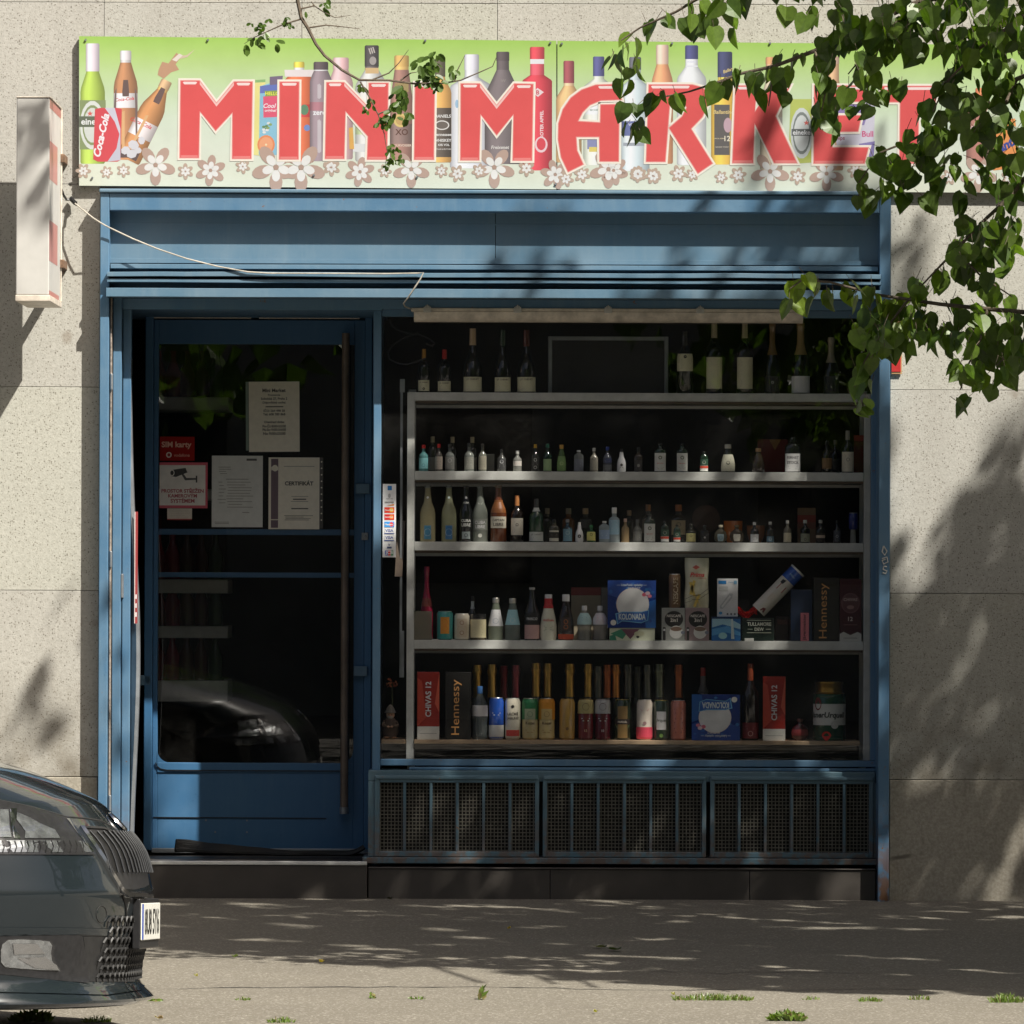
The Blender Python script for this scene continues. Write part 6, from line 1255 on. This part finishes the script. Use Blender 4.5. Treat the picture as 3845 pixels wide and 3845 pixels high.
for r in range(7):
    for k in range(22):
        yl = -.47+.94*k/21+(.0224 if r % 2 else 0); z = 6.2+3.6*r/7
        def S(dz, dy): 
            t = z+dz; return spt(t, yl+dy)+Vector((.006, 0, 0))
        hx_.tube([S(0, -.022), S(.24, -.011), S(.24, .011), S(0, .022)], .0042, seg=5)
        hx_.tube([S(0, -.022), S(-.27, -.022)], .003, seg=5)
hx_.build('honeycomb', 'black_rubber', lg, smooth=False)
patch([(-250, 1600), (0, 1590), (330, 1622), (620, 1660), (760, 1668), (930, 1645), (1000, 1668), (980, 1700), (740, 1735), (0, 1715), (-250, 1710)], .004, 'car_paint', 'splitter', div=3)
line([(845, 1015), (870, 1100), (880, 1270)], .004, .001, 'black_rubber', 'bumper_seam')
b = MB(); 
for i in range(2): pass
o = line([(703+36*math.cos(a), 1170+58*math.sin(a)) for a in [i*math.pi/12 for i in range(25)]], .0012, .0005, 'black_rubber', 'parking_sensor')
# number plate on its holder
px = NX-.014; b = MB(); b.box(px-.028, px-.005, CY-.268, CY+.268, CZ+.276, CZ+.425); pl_ = b.build('plate_holder', 'car_trim', CAR, bevel=.003)
b = MB(); b.box(px-.0045, px, CY-.26, CY+.26, CZ+.302, CZ+.412, C(214, 214, 206)); pt = b.build('number_plate', 'ink', pl_, bevel=.002)
b = MB(); b.add([(px+.0004, CY-.258, CZ+.304), (px+.0004, CY-.215, CZ+.304), (px+.0004, CY-.215, CZ+.410), (px+.0004, CY-.258, CZ+.410)], [(0, 1, 2, 3)], C(40, 76, 170)); b.text('8U8 5Y6', .022, CZ+.357, lambda x, z: Vector((px+.0008, CY+x, z)), w=.40, h=.078, col=C(24, 24, 24), bold=.02); b.build('plate_print', 'ink', pt)

# ================================================================== trees
SUN = Vector((-1.05, 1., -1.8)).normalized(); SX, SZ = -1.05, -1.8
def shp(p): t = -p.y; return p.x+SX*t, p.z+SZ*t          # where a point's shadow meets the facade plane
LPT = [(0, 0), (.28, .06), (.46, -.12), (.50, -.36), (.40, -.62), (.20, -.86), (0, -1.08), (-.20, -.86), (-.40, -.62), (-.50, -.36), (-.46, -.12), (-.28, .06)]
LPS = [(0, .0), (.45, -.2), (.42, -.6), (0, -1.05), (-.42, -.6), (-.45, -.2)]
def leaf(b, base, down, nrm, size, col, full=True):
    down = down.normalized(); side = down.cross(nrm).normalized(); nrm = side.cross(down).normalized()
    vs = []; fold = R.uniform(.08, .5); curl = R.uniform(-.2, .42)
    for x, z in (LPT if full else LPS):
        vs.append(base+side*(x*size)+down*(-z*size)+nrm*(abs(x)*fold*size-curl*size*z*z))
    n = len(vs); vs.append(base+down*size*.5+nrm*(-curl*size*.25))
    b.add(vs, [(i, (i+1) % n, n) for i in range(n)], col)
def rv(s=1.): return Vector((R.gauss(0, s), R.gauss(0, s), R.gauss(0, s)))
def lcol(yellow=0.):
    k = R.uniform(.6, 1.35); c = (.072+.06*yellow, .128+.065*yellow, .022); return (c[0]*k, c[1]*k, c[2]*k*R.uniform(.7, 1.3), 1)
TR = thing('linden_tree', 'large linden tree with heart shaped leaves hanging before the sign and window', 'tree', (0, 0, 0))
tb = MB(); T0 = Vector((7.6, -6.6, SLOPE*-6.6)); 
trunk = [T0+Vector((0, 0, -.1)), T0+Vector((.02, 0, 1.5)), T0+Vector((-.05, .02, 3.2)), T0+Vector((-.2, -.1, 5.)), T0+Vector((-.5, -.2, 7.2)), T0+Vector((-.9, -.3, 9.6))]
tb.tube(trunk, [.22, .18, .16, .14, .10, .05], seg=12)
limbs = MB()
def limb(pts, r0, r1): n = len(pts); limbs.tube(pts, [r0+(r1-r0)*i/(n-1) for i in range(n)], seg=8)
tb.build('trunk', 'bark', TR, smooth=True)
# crown that shades the shop: leaves are spread where their shade falls on the pavement, window and wall
POLY = [(-1.05,1.70),(-.75,2.02),(-.3,2.13),(.4,2.22),(1.2,2.22),(1.46,2.02),(1.50,1.34),(1.62,1.30),(1.76,1.62),(1.93,1.95),(2.15,2.12),(2.8,2.6),(3.6,1.0),(3.4,-3.),(.4,-7.8),(-1.0,-8.3),(-2.8,-8.1),(-3.5,-7.9),(-3.8,-7.35),(-3.75,-5.9),(-4.0,-5.2),(-3.95,-4.5),(-3.25,-2.82),(-2.05,-1.0),(-1.5,0),(-1.35,.55),(-1.2,1.1)]
def inpoly(x, y, q):
    c = False; n = len(q); j = n-1
    for i in range(n):
        if (q[i][1] > y) != (q[j][1] > y) and x < (q[j][0]-q[i][0])*(y-q[i][1])/(q[j][1]-q[i][1])+q[i][0]: c = not c
        j = i
    return c
PATCH = [(.02,2.48,.16,.20,.35),(.78,2.55,.16,.22,.30),(1.32,2.55,.30,.30,.40),(-1.74,.80,.30,.40,.07),(-1.95,.60,.25,.25,.06),(-2.6,1.75,.22,.42,.14),(1.05,3.0,.16,.12,.3),(1.35,2.95,.12,.12,.25),]
HOLE = [(-3.38,-5.5,.55,.50),(.25,2.06,.08,.12),(.56,2.05,.08,.12),(.95,2.04,.12,.12),(1.28,2.03,.08,.12),(.85,1.77,.09,.11),(1.14,1.76,.11,.11),(1.2,1.4,.09,.08),(.35,1.36,.08,.08),(-.50,1.95,.17,.36),(-1.0,1.0,.12,.25)]
def dens(x, z):
    for hx0, hz0, rx, rz in HOLE:
        if ((x-hx0)/rx)**2+((z-hz0)/rz)**2 < 1: return .0
    for hx0, hz0, rx, rz, d in PATCH:
        if ((x-hx0)/rx)**2+((z-hz0)/rz)**2 < 1+.5*noise.noise(Vector((x*6, z*6, 3))): return d*(1.7 if noise.noise(Vector((x*7, z*4, 1))) > 0 else .25)
    if ((x+3.55)/.5)**2+((z+5.6)/.95)**2 < 1: return .8 if noise.noise(Vector((x*4, z*3, 2))) > .08 else .05
    jx, jz = x+.10*noise.noise(Vector((x*4, z*4, 0))), z+.12*noise.noise(Vector((x*4, z*4, 9)))
    if not inpoly(jx, jz, POLY): return 0
    n = .8*noise.noise(Vector((x*3.3, z*2.0, 5)))+(.8*noise.noise(Vector((x*9.5, z*5.2, 7))) if z > -2.2 else .6*noise.noise(Vector((x*7.5, z*4.6, 7))))
    if x > 1.42 and z < 1.2: n -= .10
    return 1. if n < .20 else .22 if n < .34 else .02
cr = MB(); nleaf = 0; tries = 0
NLEAF = 36000
while nleaf < NLEAF and tries < 400000:
    tries += 1
    x, z = R.uniform(-4.1, 3.7), R.uniform(-8.5, 3.2)
    if R.random() > dens(x, z): continue
    for _ in range(8):
        t = R.triangular(1.6, 6.5, 2.6) if z > -2.2 else R.triangular(3.0, 8.6, 5.2); p = Vector((x-SX*t, -t, z-SZ*t)); u, v = proj(p)
        if p.z > 2.2 and not (-60 < u < 3990 and v > -70): break
    else: continue
    s = R.uniform(.07, .12) if z > -2.2 else R.uniform(.10, .15); nrm = (Vector((0, 0, 1))+rv(.55)).normalized() if R.random() < .75 else rv()
    leaf(cr, p, Vector((R.gauss(0, .5), R.gauss(0, .5), -.8)), nrm, s, lcol(), False); nleaf += 1
hub = trunk[3]
for i in range(26):                                 # limbs through that crown
    x, z = R.uniform(-3.0, 2.6), R.uniform(-7., 1.6); t = R.uniform(4.4, 7.5); e = Vector((x-SX*t, -t, z-SZ*t)); u, v = proj(e)
    if v > -200 and u < 4100: continue
    h0 = trunk[R.choice([2, 3, 3, 4])]; m = (h0+e)/2+Vector((0, 0, .35)); u, v = proj(m)
    if v > -80 and u < 3960: continue
    limb([h0, (h0+m)/2+rv(.08)+Vector((0, 0, .1)), m, (m+e)/2+rv(.08), e], .06, .008)
# the boughs seen in the picture (1932-pixel coordinates, distance y)
VB = [([(2150,-190,-3.4),(1932,-70,-2.9),(1800,-15,-2.75),(1734,4,-2.7),(1658,36,-2.7),(1590,68,-2.65),(1537,96,-2.65),(1461,125,-2.6),(1397,139,-2.6),(1349,157,-2.6),(1300,173,-2.55),(1220,189,-2.55)], .013, 15),
 ([(1932,-90,-2.9),(1500,-70,-2.75),(1380,-30,-2.7),(1312,0,-2.65),(1276,22,-2.65),(1208,52,-2.6),(1172,76,-2.6)], .008, 17),
 ([(2150,60,-3.3),(1990,120,-2.8),(1919,149,-2.6),(1847,189,-2.55),(1774,237,-2.5),(1718,265,-2.5),(1658,289,-2.5),(1620,345,-2.5)], .010, 14),
 ([(2150,200,-3.3),(1990,290,-2.8),(1932,338,-2.6),(1907,371,-2.6),(1863,410,-2.6),(1803,472,-2.55),(1765,511,-2.55),(1714,565,-2.5)], .011, 13),
 ([(2200,560,-3.2),(2000,600,-2.8),(1932,589,-2.6),(1863,583,-2.55),(1774,574,-2.55),(1714,565,-2.5),(1654,556,-2.45),(1565,532,-2.4),(1512,529,-2.4),(1490,545,-2.4)], .010, 13),
 ([(1714,565,-2.5),(1672,620,-2.5),(1632,680,-2.5),(1612,730,-2.5)], .005, 12),
 ([(1863,583,-2.55),(1850,640,-2.6),(1826,690,-2.6),(1812,735,-2.6)], .005, 16),
 ([(2000,610,-2.8),(1920,650,-2.7),(1880,690,-2.7)], .006, 14),
 ([(1734,4,-2.7),(1650,80,-2.75),(1600,140,-2.75)], .006, 13), ([(1932,30,-2.9),(1850,90,-2.8),(1790,150,-2.8),(1760,210,-2.8)], .007, 12), ([(1919,149,-2.6),(1880,230,-2.65),(1860,300,-2.65)], .006, 13), ([(1803,472,-2.55),(1850,520,-2.6),(1910,560,-2.6)], .005, 12),([(1774,237,-2.5),(1760,300,-2.5)], .004, 12), ([(1537,96,-2.65),(1560,160,-2.7),(1550,210,-2.7)], .004, 13), ([(1461,125,-2.6),(1450,200,-2.6)], .004, 15)]
vl = MB()
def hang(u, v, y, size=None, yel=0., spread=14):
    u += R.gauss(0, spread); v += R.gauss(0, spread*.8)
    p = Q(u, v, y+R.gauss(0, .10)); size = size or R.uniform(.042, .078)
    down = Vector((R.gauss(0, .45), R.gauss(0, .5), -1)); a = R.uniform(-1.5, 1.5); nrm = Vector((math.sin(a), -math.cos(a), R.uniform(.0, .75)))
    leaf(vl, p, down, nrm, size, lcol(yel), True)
    limbs.tube([p-down.normalized()*.0+Vector((0, 0, 0)), p-down.normalized()*size*.45+rv(.008)], .0011, seg=4, cap=False)
for pts, r0, step in VB:
    pts = [(a_, b_, c_*1.75) for a_, b_, c_ in pts]; w = [Q(*p) for p in pts]
    for i, (a, c) in enumerate(zip(w, w[1:])): pass
    limb(w, r0, .0022)
    for (u0, v0, y0), (u1, v1, y1) in zip(pts, pts[1:]):
        n = max(1, int(math.hypot(u1-u0, v1-v0)/step))
        for i in range(n):
            f = i/n; u, v = u0+(u1-u0)*f, v0+(v1-v0)*f
            if u > 1990 or v < -50: continue
            hang(u, v+4, y0+(y1-y0)*f, yel=1. if (u < 1720 and v > 500 and v < 600) else R.random()*.5, spread=13)  # sunlit bough: sun put into the leaf colour, brighter and yellower
for cx, cy, rx, ry, n, y in ((1880,60,90,70,70,-2.75),(1740,50,120,55,60,-2.75),(1600,50,70,50,30,-2.75),(1850,180,90,70,34,-2.7),(1630,165,80,40,20,-2.6),(1715,335,50,45,14,-2.5),(1800,330,60,50,16,-2.55),(1890,330,50,40,12,-2.6),(1850,440,60,50,24,-2.6),(1900,470,40,70,18,-2.6),(1640,620,40,60,26,-2.5),(1700,620,50,50,22,-2.5),(1800,620,80,40,36,-2.55),(1890,640,50,60,26,-2.6),(1620,730,25,45,8,-2.5),(1345,30,60,30,12,-2.65),(1180,110,25,40,9,-2.55),(1200,215,25,35,7,-2.5),(1850,690,50,40,14,-2.6),(1560,215,40,25,9,-2.55),(1745,235,45,35,7,-2.6),(1650,355,25,25,6,-2.45),(1910,240,30,60,14,-2.7),(1500,20,40,15,4,-2.7)):
    for i in range(int(n*.9)):
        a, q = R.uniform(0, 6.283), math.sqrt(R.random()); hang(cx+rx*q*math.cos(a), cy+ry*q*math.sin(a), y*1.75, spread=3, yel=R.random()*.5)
for u, v in ((1180,84),(1168,110),(1185,150),(1195,245),(1208,230),(1505,545),(1494,565),(1530,555),(1565,548),(1610,560),(1640,556),(1620,375),(1668,345),(1640,350),(1800,752),(1828,745),(1612,770),(1606,745)): hang(u, v, -4.35, spread=4, yel=.8 if 500 < v < 600 else .3)  # same sun tint in the colour for that bough's end leaves
vlo = cr; 
for i in range(len(vl.f)): pass
n0 = len(cr.v); cr.v += vl.v; cr.f += [tuple(n0+k for k in f) for f in vl.f]; cr.c += vl.c; cr.m += vl.m
cr.build('crown', 'leaf', TR); limbs.build('branches', 'bark', TR, smooth=True)

# thin bare-ish twig with small oval leaves at the top centre
TW = thing('hanging_branch', 'thin drooping twig with small oval leaves hanging before the sign lettering', 'branch', (0, 0, 0))
tw = MB(); sl = MB(); ty = -4.2
def t9(x, y): return P(840+x/1.8226, y/1.8226, ty)
def twig(pts, r0, r1): n = len(pts); tw.tube([t9(*p) for p in pts], [r0+(r1-r0)*i/(n-1) for i in range(n)], seg=6)
twig([(300,-900),(420,-500),(480,-200),(505,0),(530,120),(580,200),(630,300),(690,380),(810,480),(930,548),(1130,550),(1300,572),(1500,570),(1620,550),(1750,495),(1840,455),(1865,395)], .008, .0012)
for pts in ([(530,130),(400,170),(300,215),(200,260),(140,300)],[(530,60),(620,40),(680,80),(760,120),(870,105)],[(580,190),(700,172),(830,185),(935,198)],[(935,560),(1000,670),(1060,790),(1100,920),(1120,1050),(1105,1130)],[(1060,780),(1140,745),(1200,760)],[(1020,545),(1130,500),(1200,430),(1265,340)],[(1580,555),(1600,480),(1650,380)],[(1210,550),(1280,500),(1340,490)],[(620,40),(600,10)],[(1070,840),(1110,870)]): twig(pts, .003, .0008)
tw.build('stem', 'bark', TW, smooth=True)
OV = [(0, 0), (.2, -.15), (.3, -.45), (.26, -.75), (0, -1), (-.26, -.75), (-.3, -.45), (-.2, -.15)]
def oval(x, y, s, ang=None):
    p = t9(x, y)+Vector((0, R.uniform(-.02, .02), 0)); a = R.uniform(-1.3, 1.3) if ang is None else ang
    down = Vector((math.sin(a), R.gauss(0, .4), -math.cos(a))).normalized(); nrm = Vector((R.gauss(0, .5), -1, R.gauss(.4, .5))); side = down.cross(nrm).normalized(); nrm = side.cross(down)
    vs = [p+side*(q*s)+down*(-z*s)+nrm*abs(q)*.2*s for q, z in OV]; n = len(vs); vs.append(p+down*s*.5)
    k = R.uniform(.8, 1.3); sl.add(vs, [(i, (i+1) % n, n) for i in range(n)], (.075*k, .13*k, .022*k, 1))
for x, y, s, a in ((150,300,.042,.1),(225,290,.04,.9),(365,300,.032,.1),(360,280,.036,1.2),(560,80,.024,.1),(690,60,.034,.6),(680,20,.032,1.),(710,-10,.03,.3)): oval(x, y, s, a)
for cx, cy, r, n, s in ((255,180,26,10,.022),(270,240,40,9,.022),(210,270,20,5,.024),(430,150,40,12,.02),(305,130,12,3,.02),(190,160,14,4,.016),(690,40,25,5,.022),(1390,450,75,26,.036),(1450,560,50,16,.034),(1330,560,30,5,.028),(1455,370,25,4,.034),(1560,470,50,4,.034),(1235,600,30,4,.042),(1200,690,60,12,.034),(1250,780,30,5,.034),(1150,800,40,8,.03),(1085,830,30,8,.026),(985,730,40,9,.02),(945,590,14,7,.024),(1180,1060,60,22,.022),(1140,1010,20,6,.022),(1105,1130,12,6,.02),(1010,700,30,7,.02)):
    for i in range(n): a_, q = R.uniform(0, 6.28), math.sqrt(R.random()); oval(cx+r*q*math.cos(a_), cy+r*q*math.sin(a_), s*R.uniform(.7, 1.2))
sl.build('leaves', 'leaf', TW)

# ================================================================== weeds and litter on the pavement
def weed(u, v, wpx, hpx, n, text, broad=False):
    c = G(u*K, v*K); m = 1/ppm(c.y)*K; b = MB(); w, h = wpx*m, hpx*m
    for i in range(n):
        x, y = R.uniform(-w/2, w/2), R.gauss(0, .012); hh = h*R.uniform(.45, 1.)*(1-.5*abs(2*x/w)**2); ln = Vector((R.gauss(x/w*.6, .35), R.gauss(0, .3), 1)).normalized()*hh
        bw = R.uniform(.0012, .0024)*(3 if broad else 1); s = Vector((R.uniform(.4, 1), R.uniform(-.6, .6), 0)).normalized()*bw; k = R.uniform(.7, 1.35); cc = (.12*k, .185*k, .03*k, 1) if R.random() < .85 else (.22*k, .19*k, .08*k, 1)
        p = Vector((x, y, SLOPE*y)); mid = p+ln*.55+rv(.003); tip = p+ln+Vector((ln.x*.5, ln.y*.4, -hh*.12))
        if broad: b.add([p, mid-s*1.6, tip, mid+s*1.6], [(0, 1, 2, 3)], cc)
        else: b.add([p-s, p+s, mid+s*.8, mid-s*.8, tip], [(0, 1, 2, 3), (3, 2, 4)], cc)
    o = b.build('weed', 'grass_blade', None); o.location = c; tag(o, text, 'weed', 'weeds in the pavement cracks'); return o
weed(1345,1887,150,20,260,'long strip of grass in the pavement joint, widest of the weeds')
weed(1485,1926,62,28,110,'bushy weed at the bottom edge of the picture right of centre',True)
weed(1642,1889,42,14,70,'low grass tuft in the joint right of the bushy weed')
weed(1735,1886,40,14,40,'sparse pale grass tuft in the joint, second weed from the right')
weed(1898,1891,62,26,130,'thick grass tuft at the right edge of the picture')
weed(62,1928,70,34,110,'leafy weed beneath the front of the parked car',True)
weed(182,1928,52,18,70,'low grass tuft beside the leafy weed under the car nose')
weed(458,1887,26,10,36,'tiny grass tuft in the joint right of the car')
weed(786,1885,28,11,36,'tiny grass tuft in the joint left of the thin seedling')
weed(903,1886,18,38,9,'tall thin seedling growing from the pavement joint',True)
weed(530,1929,50,16,60,'flat grass tuft at the bottom edge left of centre')
weed(290,1889,30,8,20,'flattened green sprig in the joint by the car splitter',True)
weed(704,1884,12,18,6,'spindly little sprig in the joint left of centre',True)
weed(1530,1886,34,10,24,'thin grass wisps between the long strip and the low tuft')
def litter(u, v, s, c, text, ry=0.):
    p = G(u*K, v*K); b = MB(); sz = s/ppm(p.y)*K
    vs = [(sz*.5*math.cos(a)*(1+.2*math.sin(3*a)), sz*.35*math.sin(a), .004+.010*abs(math.sin(a*1.5))) for a in [i*math.pi/5 for i in range(10)]]+[(0, 0, .003)]
    b.add(vs, [(i, (i+1) % 10, 10) for i in range(10)], c); o = b.build('fallen_leaf', 'leaf', None); o.location = p+Vector((0, 0, .002)); o.rotation_euler = (0, ry, R.random()*6); tag(o, text, 'leaf', 'leaves fallen on the pavement')
litter(1160,1795,36,(.05,.075,.02,1),'large curled green leaf lying on the shaded pavement')
litter(1130,1790,30,(.14,.14,.12,1),'grey dry leaf beside the curled green one')
litter(608,1818,12,(.5,.36,.06,1),'small bright yellow leaf on the sunlit pavement')
litter(960,1755,10,(.45,.33,.08,1),'small yellow leaf in the shade near the step')
litter(735,1699,12,(.03,.03,.02,1),'small dark leaf close to the foot of the step')
litter(443,1808,18,(.10,.13,.04,1),'pale green leaf on the pavement right of the car plate')
litter(1124,1913,12,(.42,.38,.10,1),'yellowish leaf at the bottom edge near the kerb')
litter(300,1925,16,(.28,.20,.12,1),'brown leaf at the bottom edge right of the car')
litter(370,1845,8,(.4,.36,.14,1),'tiny pale leaf on the sunlit pavement left of centre')
litter(1270,1880,8,(.36,.34,.10,1),'tiny yellow leaf left of the long grass strip')
ck = MB()
def crack(pts, w=.0025):
    n = []
    for (u0, v0), (u1, v1) in zip(pts, pts[1:]):
        for i in range(8): f = i/8; n.append(G((u0+(u1-u0)*f+R.gauss(0, 1.5))*K, (v0+(v1-v0)*f+R.gauss(0, .6))*K)+Vector((0, 0, .0015)))
    vs = []; 
    for i, p in enumerate(n): ww = w*R.uniform(.3, 1.2)*min(1, i/4, (len(n)-1-i)/4+.1)*2; vs += [p-Vector((0, ww, SLOPE*ww)), p+Vector((0, ww, SLOPE*ww))]
    ck.add(vs, [(2*i, 2*i+2, 2*i+3, 2*i+1) for i in range(len(n)-1)])
crack([(1180,1832),(1320,1834),(1375,1838),(1400,1835),(1560,1836),(1932,1838)]); crack([(280,1866),(560,1863),(900,1862),(1200,1868),(1500,1868),(1932,1866)], .004); crack([(500,1815),(900,1818),(1300,1830)], .0015)
o = ck.build('pavement_crack', 'black_rubber'); o['kind'] = 'stuff'; o['label'] = 'thin dark cracks and joints running across the pavement'

# ================================================================== what the glass mirrors: house opposite, and trees added to shade the road
OB = thing('opposite_building', 'plain plastered building across the street, mirrored faintly in the glass', 'building', (0, 0, 0))
b = MB(); b.box(-24, 24, -40, -38, -.6, 16); b.build('wall', 'far_plaster', OB)
for i in range(9):
    for j in range(4):
        b = MB(); b.box(-15.5+i*3.6, -14.2+i*3.6, -38, -37.96, 1.2+j*3.4, 3.0+j*3.4); b.build('window', 'far_glass', OB)
for k, (x, y, s) in enumerate(((-4.6, -24.0, 1.15), (5.4, -28.6, 1.35), (4.2, -23.6, 1.15))):  # trees added over the road; their shade keeps its mirror image dark
    t = thing('street_tree', ['leafy street tree across the road, left one mirrored in the glass', 'leafy street tree across the road, middle one mirrored in the glass', 'leafy street tree across the road, right one mirrored in the glass'][k], 'tree', (x, y, SLOPE*-9-.03), 'trees across the road')
    b = MB(); b.tube([(0, 0, -.2), (.05, 0, 2), (0, .1, 4.5), (.1, 0, 7.5)], [.2, .16, .12, .05], seg=10); b.build('trunk', 'bark', t, smooth=True)
    b = MB()
    for i in range(4200):
        d = rv().normalized()*(R.random()**.5); p = Vector((d.x*3.9*s, d.y*3.2*s, 5.7+d.z*3.0*s))
        if noise.noise(p*.8+Vector((k*9, 0, 0))) < -.12: continue
        leaf(b, p, Vector((R.gauss(0, .5), R.gauss(0, .5), -.8)), rv(), R.uniform(.22, .34), lcol(), False)
    b.build('crown', 'leaf', t)

# ================================================================== light, sky, camera
w = bpy.data.worlds.new('World'); sc.world = w; w.use_nodes = True; nt = w.node_tree
sk = nt.nodes.new('ShaderNodeTexSky'); sk.sky_type = 'NISHITA'; sk.sun_disc = False; sk.dust_density = 6.; sk.ozone_density = .3; sk.air_density = .8
el = math.asin(-SUN.z); sk.sun_elevation = el; sk.sun_rotation = math.atan2(-SUN.x, -SUN.y)
nt.links.new(sk.outputs[0], nt.nodes['Background'].inputs[0]); nt.nodes['Background'].inputs[1].default_value = SKY
l = bpy.data.lights.new('sun', 'SUN'); l.energy = SUNE; l.angle = math.radians(.53); l.color = (1., .95, .86)
o = bpy.data.objects.new('sun', l); COL.objects.link(o); o.rotation_euler = SUN.to_track_quat('-Z', 'Y').to_euler()
cd = bpy.data.cameras.new('camera'); co = bpy.data.objects.new('camera', cd); COL.objects.link(co); sc.camera = co
cd.sensor_width = 36; cd.lens = 36*F/3845; cd.clip_end = 1000; cd.clip_start = .1
mt = Matrix((RT, UP, -FW)).transposed().to_4x4(); mt.translation = CAM; co.matrix_world = mt
sc.view_settings.view_transform = 'Standard'; sc.view_settings.look = 'None'; sc.view_settings.exposure = EXPO; sc.view_settings.gamma = 1
sc.render.engine = 'CYCLES'; sc.cycles.use_denoising = True; sc.cycles.max_bounces = 8; sc.cycles.transparent_max_bounces = 24; sc.cycles.caustics_reflective = False; sc.cycles.caustics_refractive = False
sc.cycles.sample_clamp_indirect = 4.
